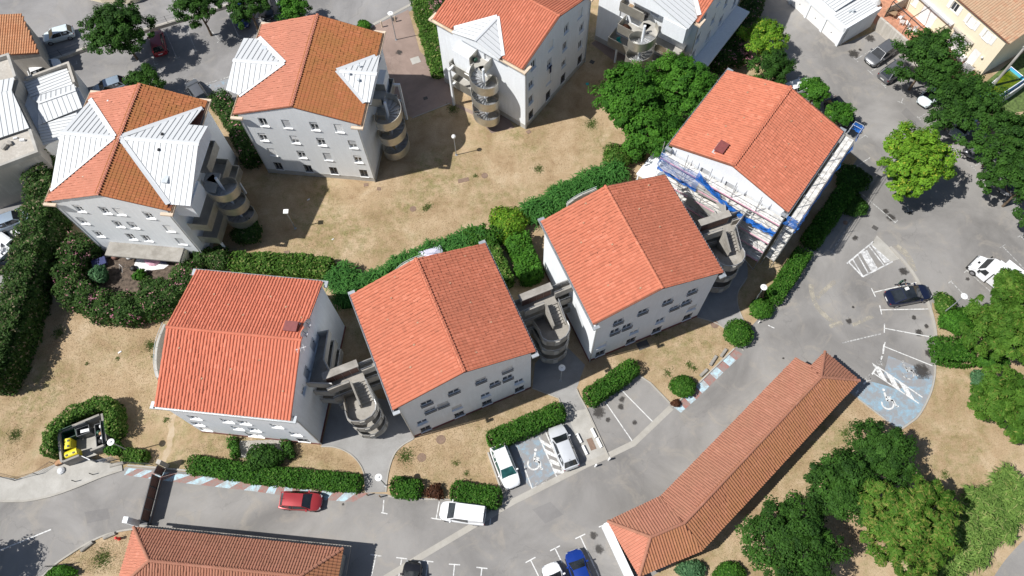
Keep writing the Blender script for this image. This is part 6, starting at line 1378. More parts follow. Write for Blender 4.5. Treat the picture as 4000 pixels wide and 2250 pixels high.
# ------------------------------------------------------------------ cars
def car_parts(kind):
    """stations: x, half width, sill z, belt z ; cabin: base x0,x3 and roof x1,x2, roof z"""
    if kind=='hatch': return dict(L=3.9,W=1.70,st=[(-1.95,.62,.35,.72),(-1.88,.76,.25,.86),(-1.5,.83,.2,.93),(-.6,.85,.18,.93),(.4,.85,.18,.92),(1.0,.84,.2,.90),(1.55,.79,.22,.80),(1.85,.68,.28,.66),(1.95,.5,.36,.56)],cab=(-1.86,-1.45,.35,1.12,1.45),ins=.16)
    if kind=='sedan': return dict(L=4.7,W=1.85,st=[(-2.35,.6,.4,.8),(-2.25,.78,.28,.93),(-1.7,.9,.22,.98),(-.6,.925,.18,.95),(.5,.925,.18,.93),(1.2,.91,.2,.88),(1.8,.85,.22,.78),(2.2,.72,.28,.66),(2.35,.5,.36,.56)],cab=(-1.95,-.75,.35,1.3,1.42),ins=.2)
    if kind=='suv': return dict(L=4.3,W=1.80,st=[(-2.15,.66,.4,.85),(-2.08,.8,.3,.98),(-1.6,.88,.25,1.03),(-.6,.9,.22,1.03),(.5,.9,.22,1.02),(1.15,.89,.25,1.0),(1.7,.83,.28,.90),(2.05,.72,.32,.76),(2.15,.55,.42,.64)],cab=(-2.02,-1.55,.35,1.15,1.55),ins=.17)
    if kind=='van': return dict(L=4.2,W=1.83,st=[(-2.1,.84,.35,1.0),(-2.07,.88,.28,1.1),(-1.5,.915,.22,1.1),(-.6,.915,.2,1.1),(.5,.915,.2,1.1),(1.2,.9,.22,1.04),(1.7,.84,.25,.92),(2.0,.72,.3,.78),(2.1,.55,.4,.64)],cab=(-2.08,-2.0,.62,1.38,1.8),ins=.1)
CARS=[]
def car(label,ctr,front,color,kind='hatch',scale=1.0,glass_='glass_dark',roofcol=None,aerial=True):
    k=car_parts(kind); C=g(ctr[0],ctr[1],.6); F=g(front[0],front[1],.6); rz=math.atan2((F-C).y,(F-C).x)
    T=thing('parked_car',label,'car',(C.x,C.y,.0),rz,'cars parked on the estate'); T.scale=(scale,)*3
    mat='car_'+color; st=k['st']; mb=MB()
    sec=lambda w,zs,zb:[(0,zs),(w*.9,zs),(w*.985,zs+.12),(w,zs+(zb-zs)*.55),(w*.985,zb-.09),(w*.93,zb-.015),(w*.7,zb+.012),(0,zb+.03)]
    n=8
    for sy in(1,-1):
        base=len(mb.v)
        for x,w,zs,zb in st:
            for y,z in sec(w,zs,zb): mb.v.append((x,sy*y,z))
        for i in range(len(st)-1):
            for j in range(n-1):
                f=(base+i*n+j,base+(i+1)*n+j,base+(i+1)*n+j+1,base+i*n+j+1); mb.f.append(f if sy<0 else f[::-1])
        for i,rev in((0,False),(len(st)-1,True)):
            f=tuple(base+i*n+j for j in range(n)); mb.f.append(f if (rev!=(sy>0)) else f[::-1])
    body=put('body',mb,mat,T); smooth(body,38)
    x0,x1,x2,x3,zr=k['cab']; W=k['W']/2
    def width(x):
        for i in range(len(st)-1):
            if st[i][0]<=x<=st[i+1][0]: t=(x-st[i][0])/(st[i+1][0]-st[i][0]); return st[i][1]+(st[i+1][1]-st[i][1])*t,st[i][3]+(st[i+1][3]-st[i][3])*t
        return st[0][1],st[0][3]
    wb0,zb0=width(x0);wb3,zb3=width(x3); wm_,zbm=width((x1+x2)/2); wt=W-k['ins']-.08
    b=[(x0,-wb0*.90,zb0-.03),(x3,-wb3*.88,zb3-.03),(x3,wb3*.88,zb3-.03),(x0,wb0*.90,zb0-.03)]
    t=[(x1,-wt*.94,zr-.03),(x2,-wt*.95,zr-.05),(x2,wt*.95,zr-.05),(x1,wt*.94,zr-.03)]
    bm_=[((x1+x2)/2,-wm_*.93,zbm-.03),((x1+x2)/2,wm_*.93,zbm-.03)]
    cab=MB(); 
    def patch4(A,B,C_,D,nu=1,nv=1): pass
    cab.quad(b[0],bm_[0],b[1],t[1],t[0]); cab.quad(b[2],bm_[1],b[3],t[3],t[2]); cab.quad(b[1],b[2],t[2],t[1]); cab.quad(b[3],b[0],t[0],t[3])
    c=put('cabin',cab,mat,T)
    # crowned roof
    rm=MB(); nx,ny=5,5
    for i in range(nx):
        for j in range(ny):
            u=i/(nx-1);v=j/(ny-1)*2-1; x=x1+(x2-x1)*u; rm.v.append((x,v*wt*.95,zr-.045+.06*(1-v*v)*(1-(2*u-1)**2*.6)))
    for i in range(nx-1):
        for j in range(ny-1): rm.f.append((i*ny+j,(i+1)*ny+j,(i+1)*ny+j+1,i*ny+j+1))
    smooth(put('roof',rm,roofcol or mat,T),60)
    def pane(nm,A,B,C_,D,ins=.07,off=.012,m_=glass_):
        A,B,C_,D=map(Vector,(A,B,C_,D)); ctr_=(A+B+C_+D)/4; q_=[p.lerp(ctr_,ins) for p in(A,B,C_,D)]; nn=(B-A).cross(D-A).normalized()
        if nn.dot(ctr_-Vector(((x1+x2)/2,0,zb0)))<0: nn=-nn
        put(nm,MB().quad(*[p+nn*off for p in q_]),m_,T)
    pane('windshield',b[1],b[2],t[2],t[1],.06); 
    pane('rear_window',b[3],b[0],t[0],t[3],.12 if kind!='van' else .3)
    for sy,bi,ti in((-1,(b[0],b[1]),(t[0],t[1])),(1,(b[3],b[2]),(t[3],t[2]))):
        B0,B1=Vector(bi[0]),Vector(bi[1]);T0,T1=Vector(ti[0]),Vector(ti[1]); Bm=Vector(bm_[0] if sy<0 else bm_[1]); Tm=(T0+T1)/2
        up=lambda p:p+Vector((0,0,.05))
        if kind!='van': pane('side_window',up(B0).lerp(up(Bm),.14),up(Bm),Tm,T0.lerp(Tm,.04),.07,.02)
        pane('side_window',up(Bm),up(B1).lerp(up(Bm),.12),T1.lerp(Tm,.05),Tm,.07,.02)
    xa,xb=st[0][0]+.72*k['L']/3.9,st[-1][0]-.74*k['L']/3.9
    for x in(xa,xb):
        for sy in(-1,1):
            wh=MB().lathe([(.0,-.09),(.2,-.09),(.30,-.085),(.315,-.05),(.315,.05),(.30,.085),(.2,.09),(0,.09)],(0,0,0),16); o=put('wheel',wh,'rubber',T,(x,sy*(k['W']/2-.095),.315)); o.rotation_euler=(math.pi/2,0,0)
            rimm=MB().lathe([(0,.02),(.07,.03),(.19,.012),(.205,0)],(0,0,0),12); put('rim',rimm,'rim',o,(0,0,.088 if sy<0 else -.088)).rotation_euler=(0 if sy<0 else math.pi,0,0)
    xf,wf,zsf,zbf=st[-2]; xr,wr,zsr,zbr=st[1]
    for sy in(-1,1):
        put('headlight',MB().box((xf-.06,sy*(wf-.10),zbf-.05),(.30,.18,.12),-sy*.5),'lens_clear',T)
        put('taillight',MB().box((xr-.0,sy*(wr-.12),zbr-.13),(.10,.20,.16),sy*.3),'lens_red',T)
        put('mirror',MB().box((x3-.38,sy*(W+.01),zb3+.07),(.13,.22,.12)),mat if color!='white' else mat,T)
    put('number_plate',MB().box((st[0][0]-.01,0,.62),(.03,.5,.11)),'plate',T); put('number_plate',MB().box((st[-1][0]+.005,0,.42),(.03,.5,.11)),'plate',T)
    put('bumper',MB().box((st[-1][0]-.03,0,.38),(.10,1.05,.13)),'black',T)
    if aerial and kind!='sedan': put('aerial',MB().tube([(x1+.15,0,zr),(x1-.1,0,zr+.22)],.012,4),'black',T)
    return T
zz=z1
q=lambda x,y:zz(1000,1500,x,y)
car('red hatchback parked along the striped verge',q(338,885),q(480,893),'red','hatch')
v=car('white panel van parked in front of the clipped hedge',q(1560,975),q(1430,958),'white','van',1.0,'glass_window')
q=lambda x,y:zz(1880,1600,x,y,2.56)
car('white car facing the road beside the blue disabled bay',q(240,565),q(295,705),'white','suv',.98,'glass_teal')
car('silver car parked nose to the hedge beside the hatched bay',q(820,378),q(755,215),'silver','suv',1.0)
q=lambda x,y:zz(2000,1500,x,y)
car('bright blue car at the bottom edge beside the garage wall',q(515,1430),q(470,1300),'blue','hatch',1.05)
car('white car at the bottom edge left of the blue car',q(345,1530),q(295,1400),'white','hatch',1.05)
car('black car cut off by the bottom edge',zz(1000,1500,1165,1510),zz(1000,1500,1180,1400),'black','hatch',1.0)
q=lambda x,y:zz(3000,750,x,y)
car('black saloon with glass roof and a person standing beside it',q(1058,778),q(1200,752),'navy','sedan',1.0,'glass_dark','glass_dark')
q=lambda x,y:zz(3000,0,x,y)
car('dark grey hatchback by the stained concrete wall',q(852,405),q(760,470),'grey','hatch',1.1)
car('dark grey car next to the grey hatchback, half under a tree',q(955,530),q(1060,455),'grey','suv',1.0)
car('pale silver car under the second tree of the right row',q(1235,715),q(1165,780),'pale','hatch')
car('grey car with its nose out under the third tree of the right row',q(1480,960),q(1405,1030),'silver','hatch')
car('dark car under the right row between third and lowest tree',q(1590,1095),q(1520,1165),'grey','hatch')
car('dark car at the right edge under the lowest tree',q(1865,1370),q(1790,1440),'grey','suv')
car('black car parked behind the scaffolded house',q(545,845),q(610,920),'black','hatch',1.05)
car('white car showing just above the scaffolded house roof corner',q(215,660),q(270,640),'white','hatch')
q=lambda x,y:zz(0,0,x,y)
car('pale small rounded car at the upper left beside the tiled house',q(440,262),q(340,290),'pale','hatch',.97)
car('red car mostly hidden under the large dark tree',q(1190,320),q(1170,240),'darkred','hatch',1.05)
car('pale blue car behind the ridge of the left upper house',q(825,655),q(720,690),'bluegrey','hatch',1.0)
car('dark grey car behind the eave of the left upper house',q(1485,690),q(1450,640),'grey','hatch',1.0)
car('dark blue car in tree shade at the top edge',q(1815,120),q(1835,200),'navyblue','hatch',1.0)
car('black car parked in shade between the two top trees',zz(860,0,640,100,3.68),zz(860,0,680,230,3.68),'black','suv',1.0)
car('grey car at the top edge right of the black shaded car',zz(860,0,900,0,3.68),zz(860,0,950,120,3.68),'silver','hatch',1.0)
car('white car tucked behind the sheet metal roof at upper left',(175,268),(215,252),'white','hatch')
car('silver car on the service road at the left edge',(52,860),(110,838),'bluegrey','hatch',1.05)
car('dark car at the left edge below the open truck',(-10,1035),(40,1015),'black','hatch')
def truck(label,ctr,front,length,boxl,boxw,boxh,openbox,cabcol='white'):
    C=g(ctr[0],ctr[1],1.0); F=g(front[0],front[1],1.0); rz=math.atan2((F-C).y,(F-C).x); T=thing('parked_truck',label,'truck',(C.x,C.y,0),rz,'trucks on the estate')
    xf=length/2; xc=xf-2.0; mat='car_'+cabcol; w=.98
    prof=[(xf,.4),(xf+.02,.75),(xf-.12,1.0),(xf-.75,1.22),(xf-1.25,2.05),(xf-1.5,2.15),(xc-.1,2.15),(xc-.1,.4)]
    m=MB(); n=len(prof)
    for sy,ww in((-1,w),(1,w)): m.v+=[(x,sy*(ww*(.88 if z>1.6 else (.9 if x>xf-.2 else 1))),z) for x,z in prof]
    m.f=[tuple(range(n)),tuple(range(2*n-1,n-1,-1))]+[(n+i,n+(i+1)%n,(i+1)%n,i) for i in range(n)]
    put('cab',m,mat,T)
    A=Vector((xf-.78,0,1.25));B=Vector((xf-1.22,0,2.02)); nn=Vector((.87,0,.5))*.02
    put('windshield',MB().quad((A+nn)[:1]+(-.86,)+(A+nn)[2:],(A+nn)[:1]+(.86,)+(A+nn)[2:],(B+nn)[:1]+(.76,)+(B+nn)[2:],(B+nn)[:1]+(-.76,)+(B+nn)[2:]),'glass_dark',T)
    for sy in(-1,1):
        put('side_window',MB().quad((xf-.95,sy*(w+.005),1.3),(xf-1.75,sy*(w+.005),1.3),(xf-1.75,sy*(w*.9+.012),1.95),(xf-1.3,sy*(w*.9+.012),1.95)),'glass_dark',T); put('headlight',MB().box((xf-.06,sy*.72,.85),(.2,.3,.2)),'lens_clear',T); put('mirror',MB().box((xf-.95,sy*(w+.15),1.45),(.12,.22,.28)),'black',T)
    put('bumper',MB().box((xf-.0,0,.5),(.22,1.9,.3)),'black',T); put('logo',MB().box((xf-.45,0,1.13),(.22,.32,.006),rot=Matrix.Rotation(.34,3,'Y')),'black',T)
    put('chassis',MB().bb(-xf,xc,-.4,.4,.5,.75),'black',T)
    x0=-length/2; x1_=x0+boxl
    if openbox:
        put('bed_floor',MB().bb(x0,x1_,-boxw/2,boxw/2,.8,.9),'galvanised',T)
        for a in((x0,x1_,-boxw/2,-boxw/2+.05),(x0,x1_,boxw/2-.05,boxw/2),(x0,x0+.05,-boxw/2+.05,boxw/2-.05),(x1_-.05,x1_,-boxw/2+.05,boxw/2-.05)): put('bed_side',MB().bb(*a,.9,.9+boxh),'car_silver',T)
    else:
        put('box_body',MB().bb(x0,x1_,-boxw/2,boxw/2,.75,.75+boxh),mat,T); put('roof_edge',MB().sweep([(x0+.03,-boxw/2+.03),(x1_-.03,-boxw/2+.03),(x1_-.03,boxw/2-.03),(x0+.03,boxw/2-.03)],.05,.75+boxh,.78+boxh,True),'pvc_white',T); put('wind_deflector',MB().bb(x1_,x1_+.5,-.8,.8,2.17,2.45),mat,T)
        put('side_mark',MB().box((xf-1.4,-(w+.006),.75),(.9,.008,.16)),'pink_cloth',T)
    for x in(xf-.75,-xf+1.0):
        for sy in(-1,1):
            o=put('wheel',MB().lathe([(0,-.11),(.24,-.11),(.35,-.1),(.36,0),(.35,.1),(.24,.11),(0,.11)],(0,0,0),16),'rubber',T,(x,sy*.88,.36)); o.rotation_euler=(math.pi/2,0,0); put('rim',MB().lathe([(0,.03),(.1,.04),(.22,.0)],(0,0,0),12),'rim',o,(0,0,.11 if sy<0 else -.11)).rotation_euler=(0 if sy<0 else math.pi,0,0)
    return T
q=lambda x,y:zz(3700,950,x,y,4.83)
truck('white box truck half under the pines at the right edge',q(1010,700),q(560,350),6.2,4.0,2.15,2.1,False)
ot=truck('white open truck loaded with rubble at the left edge',(12,975),(50,938),5.2,3.1,2.0,.55,True)
for i in range(14): tag(put('rubble_slab',MB().box((0,0,0),(random.uniform(.4,1.2),random.uniform(.15,.4),.08)),'bag_white',None,ot.matrix_basis@Vector((random.uniform(-2.4,.2),random.uniform(-.75,.75),1.0+.02*i)),random.random()*3),'white slab of rubble lying in the open truck bed','rubble','rubble in the truck bed')
# ------------------------------------------------------------------ lamps, bollards, gate, bins, small things
def lamp(label,base,h,kind='disc'):
    B=g(*base); T=thing('street_lamp',label,'street lamp',(B.x,B.y,0),0,'lamps of the estate')
    put('pole',MB().tube([(0,0,0),(0,0,h)],[.06,.045],8),'lamp_pole',T); put('base_plate',MB().box((0,0,.02),(.25,.25,.04)),'lamp_pole',T)
    if kind=='disc':
        d=put('lamp_disc',MB().lathe([(0,.09),(.07,.09),(.09,.06),(.30,.04),(.33,.02),(.30,-.01),(.1,-.03),(.07,-.12),(0,-.12)],(0,0,h),24),'lamp_white',T); smooth(d,30); put('cap',MB().lathe([(0,.16),(.07,.15),(.09,.10)],(0,0,h),10),'pvc_grey',d)
    elif kind=='ball': smooth(put('globe',MB().lathe([(.0,.27),(.13,.23),(.23,.12),(.25,0),(.2,-.15),(.09,-.24),(0,-.26)],(0,0,h+.2),16),'lamp_white',T),60)
    else: d=put('lamp_head',MB().box((0,0,h+.05),(.52,.5,.10)),'lamp_white',T); put('lens',MB().box((0,0,h-.01),(.42,.4,.03)),'lens_clear',d)
def base_for(head,h): p=g(head[0],head[1],h); r=np.array([p.x,p.y,0])-np.array([0,0,CAM_H]); c=RW.T@r; return (2000+FPX*c[0]/c[2],1125+FPX*c[1]/c[2])
for lab,hd,h,kd in [('white disc lamp beside the bin enclosure',(433,1727),3.9,'disc'),('white disc lamp at the path mouth between clipped hedges',(1479,1865),3.9,'disc'),('white disc lamp in shade at the middle stair path',(2195,1437),3.9,'disc'),('white disc lamp behind the sweeping hedge',(2984,1122),3.9,'disc'),('white disc lamp over the right car park beside the truck',(3767,1157),4.6,'disc'),('white disc lamp on a tall pole over the pink path',(1525,52),4.4,'disc'),('small white globe lamp on the central lawn',(1773,538),3.3,'ball'),('square headed lamp in house shadow on the left of the lawn',(1117,827),3.6,'square'),('square headed lamp at the edge of the big leafy trees',(2400,340),3.6,'square')]: lamp(lab,base_for(hd,h),h,kd)
def bollard(label,px,h=.9,mat='pvc_white',r=.07,lean=0.0,grp='bollards'):
    B=g(*px); o=put('bollard',MB().lathe([(0,h+.05),(r*.6,h+.035),(r,h-.02),(r,h-.18),(r*1.12,h-.19),(r*1.12,h-.24),(r,h-.25),(r,0)],(0,0,0),10),mat,None,(B.x,B.y,0)); o.rotation_euler=(0,lean,.3); tag(o,label,'bollard',grp)
bollard('white bollard at the left of the concrete pad by the silver car',(2325,1822),.75,'pvc_white',.09,.1); bollard('white bollard at the right corner of the concrete pad',(2377,1797),.75,'pvc_white',.09,.1)
bollard('wooden post at the left side of the hedge gap path',(1437,1935),.8,'wood',.06); bollard('wooden post at the right side of the hedge gap path',(1487,1942),.8,'wood',.06)
bollard('pale bollard on the pink path nearest the disc lamp',(1545,85),.95,'cornice',.09); bollard('pale bollard on the pink path beside the potted shrub',(1493,106),.95,'cornice',.09)
bollard('dark post on the pavement below the bins, right one',(365,1855),.8,'steel_dark',.04); bollard('dark post on the pavement below the bins, left one',(297,1882),.8,'steel_dark',.04)
bollard('white marker post under the large round clipped bush',(2962,1262),.5,'pvc_white',.06)
def block(label,px,a,L=.95,w=.28,h=.28):
    B=g(*px); o=MB(); prof=[(-w/2,0),(w/2,0),(w*.28,h),(-w*.28,h)]; o.v=[(-L/2,y,z) for y,z in prof]+[(L/2,y,z) for y,z in prof]; o.f=[(0,3,2,1),(4,5,6,7)]+[(i,(i+1)%4,4+(i+1)%4,4+i) for i in range(4)]
    tag(put('concrete_block',o,'lamp_white',None,(B.x,B.y,.016),R_(a)),label,'block','white wheel stops')
for x,y,lab in((955,290,'upper left'),(1013,408,'lower left'),(1103,235,'upper right'),(1158,335,'lower right')): q=lambda a,b:zz(1880,1600,a+22,b,2.56); block('white concrete wheel stop on the pad, %s of four'%lab,q(x,y),-68)
def log(label,px,a,L,mat='concrete_old'):
    B=g(*px); tag(put('kerb_block',MB().box((0,0,.13),(L,.3,.24)).box((0,0,.27),(L*.96,.2,.05)),mat,None,(B.x,B.y,0),R_(a)),label,'block')
for lab,px,a,L in [('grey concrete block lying on the green corner patch, upper',(430,2093),22,1.1),('grey concrete block lying on the green corner patch, lower',(342,2135),38,1.2),('concrete block on the lawn by the striped verge, lower',(2748,1458),40,1.0),('concrete block on the lawn by the striped verge, middle',(2785,1410),52,1.2),('concrete block on the lawn by the striped verge, upper',(2825,1380),50,1.0),('concrete kerb block by the gate lawn edge',(460,1815),12,1.3)]: log(lab,px,a,L)
# gate
A,B=g(626,1868),g(582,2040); d=(B-A); Lg=d.length; GT=thing('sliding_gate','dark brown sliding gate across the entrance road','gate',A,math.atan2(d.y,d.x))
fr=MB()
for z in(.15,1.75): fr.bb(0,Lg,-.04,.04,z-.04,z+.04)
for i in range(5): x=Lg*i/4; fr.bb(x-.045,x+.045,-.045,.045,.1,1.8)
put('frame',fr,'steel_dark',GT)
for i in range(4): put('panel',MB().bb(Lg*i/4+.06,Lg*(i+1)/4-.06,-.015,.015,.2,1.7),'brown_panel',GT)
put('ground_rail',MB().bb(-.3,Lg+.3,.18,.24,0,.03),'rust_plate',GT); put('motor_box',MB().bb(Lg+.15,Lg+.6,-.3,.3,0,.9),'steel_dark',GT)
A,B=g(648,1830),g(632,1862); d=B-A; PG=thing('pedestrian_gate','small dark pedestrian gate beside the sliding gate','gate',A,math.atan2(d.y,d.x)); Lp=d.length
put('frame',MB().bb(0,.06,-.03,.03,0,1.8).bb(Lp-.06,Lp,-.03,.03,0,1.8).bb(.06,Lp-.06,-.03,.03,1.74,1.8).bb(.06,Lp-.06,-.03,.03,.1,.16),'steel_dark',PG); put('panel',MB().bb(.07,Lp-.07,-.012,.012,.17,1.73),'brown_panel',PG); put('gate_post',MB().bb(-.45,-.05,-.2,.2,0,1.9),'wall_bare',PG); put('intercom',MB().bb(-.4,-.1,-.22,-.2,1.2,1.6),'pvc_white',PG)
# wire fences
def fence(label,pts,h=1.1,step=2.4):
    P=XY(pts); T=thing('wire_fence',label,'fence',(P[0][0],P[0][1],0)); P=[(x-P[0][0],y-P[0][1]) for x,y in P]
    for i in range(len(P)-1):
        n=max(1,int((Vector(P[i+1])-Vector(P[i])).length/step))
        for k in range(n+1): t=k/n; put('post',MB().tube([(P[i][0]*(1-t)+P[i+1][0]*t,P[i][1]*(1-t)+P[i+1][1]*t,0),(P[i][0]*(1-t)+P[i+1][0]*t,P[i][1]*(1-t)+P[i+1][1]*t,h)],.03,4),'steel_dark',T)
    for z in(.25,.55,.85,h): put('wire',MB().tube([(x,y,z) for x,y in P],.012,3),'steel_dark',T)
fence('dark wire fence along the lower left lawn edge',[(-60,1850),(60,1878),(150,1855),(215,1812)],1.0)
fence('dark wire fence between low hedge and entrance gate',[(395,1805),(440,1812),(500,1812),(600,1818)],.9,1.6)
fence('dark wire fence at the bottom left green patch',[(280,2205),(200,2215),(150,2260)],1.0)
# bin enclosure
q=lambda x,y,z:g(180+x/5.176,1550+y/5.176,z)
zt=1.5; O=q(700,800,0); BE=thing('bin_enclosure','roofless concrete bin enclosure at lower left','enclosure',(O.x,O.y,0))
lp=lambda pts:[((q(x,y,zt)-O).x,(q(x,y,zt)-O).y) for x,y in pts]
put('wall',MB().sweep(lp([(1120,340),(1135,420),(1205,890)]),.1,0,zt),'concrete_old',BE); put('wall',MB().sweep(lp([(1070,360),(250,700)]),.1,0,zt-.006),'concrete_old',BE); put('wall',MB().sweep(lp([(240,720),(300,1290),(330,1320)]),.1,0,zt),'concrete_old',BE); put('wall',MB().sweep(lp([(340,1310),(660,1180)]),.1,0,zt-.004),'concrete_old',BE); put('wall',MB().sweep(lp([(890,1085),(1160,975)]),.1,0,zt-.004),'concrete_old',BE)
put('floor',MB().prism(lp([(1120,340),(1205,890),(890,1085),(700,1180),(330,1320),(240,720)]),.0,.05),'concrete',BE)
ga_=lp([(690,1185),(860,1265)]); put('gate_leaf',MB().sweep(ga_,.03,.1,1.3),'galvanised',BE); ga_=lp([(990,1270),(1290,1200)])
gm=MB()
for z in(.2,.45,.7,.95,1.2): gm.tube([(ga_[0][0],ga_[0][1],z),(ga_[1][0],ga_[1][1],z)],.025,4)
put('gate_leaf',gm,'galvanised',BE)
def bin_(label,px,ang,mat,lidmat,open_,w=1.3,dp=.8,h=1.1):
    p=q(px[0],px[1],1.0); T=thing('waste_bin',label,'bin',(p.x,p.y,.05),R_(ang),'bins in the enclosure')
    m=MB(); t=.05
    for a in((-w/2,w/2,-dp/2,-dp/2+t),(-w/2,w/2,dp/2-t,dp/2),(-w/2,-w/2+t,-dp/2+t,dp/2-t),(w/2-t,w/2,-dp/2+t,dp/2-t)): m.bb(*a,.12,h)
    m.bb(-w/2+t,w/2-t,-dp/2+t,dp/2-t,.12,.2); put('body',m,mat,T)
    for x in(-w/2+.12,w/2-.12):
        for y in(-dp/2+.12,dp/2-.12): put('caster',MB().tube([(x-.03,y,.07),(x+.03,y,.07)],.07,8),'rubber',T)
    if open_: put('lid',MB().box((0,dp/2+.06,h+.30),(w,.06,.62)),lidmat,T)
    else:
        l=MB(); n=6
        for i in range(n+1):
            a=math.pi*i/n; l.v+=[(-w/2-.03,-math.cos(a)*(dp/2+.03),h+math.sin(a)*.16),(w/2+.03,-math.cos(a)*(dp/2+.03),h+math.sin(a)*.16)]
        for i in range(n): l.f.append((2*i,2*i+1,2*i+3,2*i+2))
        smooth(put('lid',l,lidmat,T),60)
        for x in(-w*.28,w*.28): put('lid_slot',MB().box((x,-.1,h+.17),(.2,.16,.03)),'steel_dark',T)
    return T,p
bin_('yellow bin with closed lid at the front wall of the bin enclosure',(515,1150),22,'bin_yellow','bin_yellow',False,1.15,.62)
bin_('yellow bin with ribbed lid beside the left wall of the enclosure',(455,960),100,'bin_yellow','bin_yellow',False,.95,.62)
bin_('dark green bin at the back left of the enclosure',(480,760),22,'bin_green','bin_green',True,1.25,.8)
b_,p=bin_('open grey bin with a white board at the back of the enclosure',(755,690),20,'bin_grey','bin_grey',True,1.25,.8)
tag(put('board',MB().box((0,0,0),(.85,.3,.12),.2,),'bag_white',None,(p.x+.2,p.y,1.05)),'white polystyrene board sticking out of the open grey bin','board')
b_,p=bin_('grey bin full of rubbish bags at the right wall',(1085,670),-75,'bin_grey','bin_grey',False if 0 else True,1.25,.8)
bags=[('white rubbish bag in the upper right bin',.1,.35,'bag_white'),('bright green rubbish bag in the right bin',-.05,-.25,'leaf_bright'),('brown paper bag in the right bin',.2,-.35,'cardboard')]
def blob(name,label,cat,loc,r,mat,sq=.7,group=None):
    m=MB().lathe([(0,1),(.5,.9),(.85,.5),(1,0),(.8,-.6),(.3,-.9),(0,-.95)],(0,0,0),9); m.v=[(x*r*random.uniform(.8,1.15),y*r*random.uniform(.8,1.15),z*r*sq) for x,y,z in m.v]; o=put(name,m,mat,None,loc); smooth(o,60); return tag(o,label,cat,group)
for lab,dx,dy,mt in bags: blob('rubbish_bag',lab,'bag',(p.x+dx,p.y+dy,1.05),.22,mt if mt!='leaf_bright' else 'bin_green')
b_,p=bin_('grey bin with black bags at the right wall, lower one',(1110,890),-75,'bin_grey','bin_grey',True,1.1,.8)
blob('rubbish_bag','black rubbish bag in the lower right bin','bag',(p.x,p.y,1.0),.3,'black'); blob('rubbish_bag','white rubbish bag on the black one in the lower right bin','bag',(p.x+.1,p.y+.25,1.1),.2,'bag_white')
p=g(238,1838,.2); tag(put('rubbish_sack',MB().lathe([(0,.28),(.2,.25),(.36,.14),(.38,0)],(0,0,0),9),'pvc_grey',None,(p.x,p.y,.1)),'pale sack dumped outside the bin enclosure','bag'); p=g(228,1808,.3); tag(put('cardboard_box',MB().box((0,0,.22),(.5,.4,.4),.5).box((.3,.05,.42),(.3,.4,.02),.5),'cardboard',None,(p.x,p.y,.1)),'opened cardboard box dumped beside the bin enclosure','box')
# hydrant
p=g(466,2105); hy=thing('fire_hydrant','red fire hydrant on the green corner patch','hydrant',(p.x,p.y,0)); put('body',MB().lathe([(0,.8),(.10,.77),(.15,.68),(.13,.6),(.11,.58),(.11,.12),(.16,.1),(.16,0)],(0,0,0),12),'hydrant_red',hy)
for a in(0,math.pi): put('outlet',MB().tube([(math.cos(a)*.1,math.sin(a)*.1,.5),(math.cos(a)*.24,math.sin(a)*.24,.5)],.06,8),'hydrant_red',hy)
# satellite dishes at the left lower house
Hm=Matrix.Translation(HOUSE['P'].location)@Matrix.Rotation(HOUSE['P'].rotation_euler.z,4,'Z')
def dish(label,loc,az,r=.45):
    T=thing('satellite_dish',label,'satellite dish',loc,az,'dishes on the left lower house'); m=MB().lathe([(0,0),(.4*r,.02),(.75*r,.08),(r,.16)],(0,0,0),18); o=put('dish',m,'zinc_light',T,(0,0,.7)); o.rotation_euler=(0,R_(80),0); smooth(o,60); put('mast',MB().tube([(0,0,-.6),(0,0,.7)],.03,5),'steel_dark',T); put('feed_arm',MB().tube([(0,0,.65),(.5,0,.75)],.02,4),'steel_dark',T); put('receiver',MB().box((.52,0,.76),(.1,.08,.1)),'pvc_grey',T)
dish('satellite dish beside the chimney of the left lower house, upper',Hm@Vector((-1.6,5.98,11.6)),R_(-35)); dish('satellite dish at the ridge end of the left lower house, lower',Hm@Vector((-.7,5.98,11.8)),R_(-35))
an=thing('antenna','white antenna bracket below the ridge end of the left lower house','antenna',Hm@Vector((.7,5.95,11.6)),.3); put('mast',MB().tube([(0,0,-.5),(0,0,.6)],.03,5),'pvc_white',an); put('boom',MB().tube([(-.4,0,.5),(.5,0,.5)],.025,4),'pvc_white',an)
for x in(-.3,0,.3): put('element',MB().tube([(x,-.3,.5),(x,.3,.5)],.015,4),'pvc_white',an)
# littered garden in front of the left upper house
def spot(px,z=.03): p=g(px[0],px[1],z); return (p.x,p.y,z)
sheet('garden_soil_shade',XY([(330,960),(410,930),(640,965),(760,1010),(700,1100),(560,1150),(420,1140),(330,1070)]),.008,'garden_soil_shade')  # brown soil, its dark tone partly painting in the shade over the garden
sheet('garden_sheet',XY([(535,1010),(600,1000),(660,1035),(640,1050),(560,1060),(520,1045)]),.02,'bag_white')
um=thing('parasol','faded pink parasol lying in the littered garden','parasol',spot((600,1008),.05)); o=put('canopy',MB().lathe([(0,.42),(.35,.36),(.7,.2),(.95,0)],(0,0,.35),10),'pink_cloth',um); o.rotation_euler=(.3,.2,0); put('pole',MB().tube([(0,0,0),(0,0,.75)],.025,5),'pvc_white',um)
for i,(x,y,m_,lab,r) in enumerate([(640,1018,'blue_cloth','dark blue bundle in the littered garden',.4),(520,1048,'black','black rubbish bag in the littered garden',.35),(450,1003,'brown_panel','rusty brown heap under the concrete canopy',.4),(505,1003,'bluegrey','grey heap of junk under the concrete canopy',.35),(420,1000,'steel_dark','dark heap of junk at the left canopy end',.35),(560,1000,'black','round black tyre shaped bundle in the littered garden',.3)]): blob('garden_junk',lab,'junk',spot((x,y),.2),r,m_ if m_ in M else 'pvc_grey')
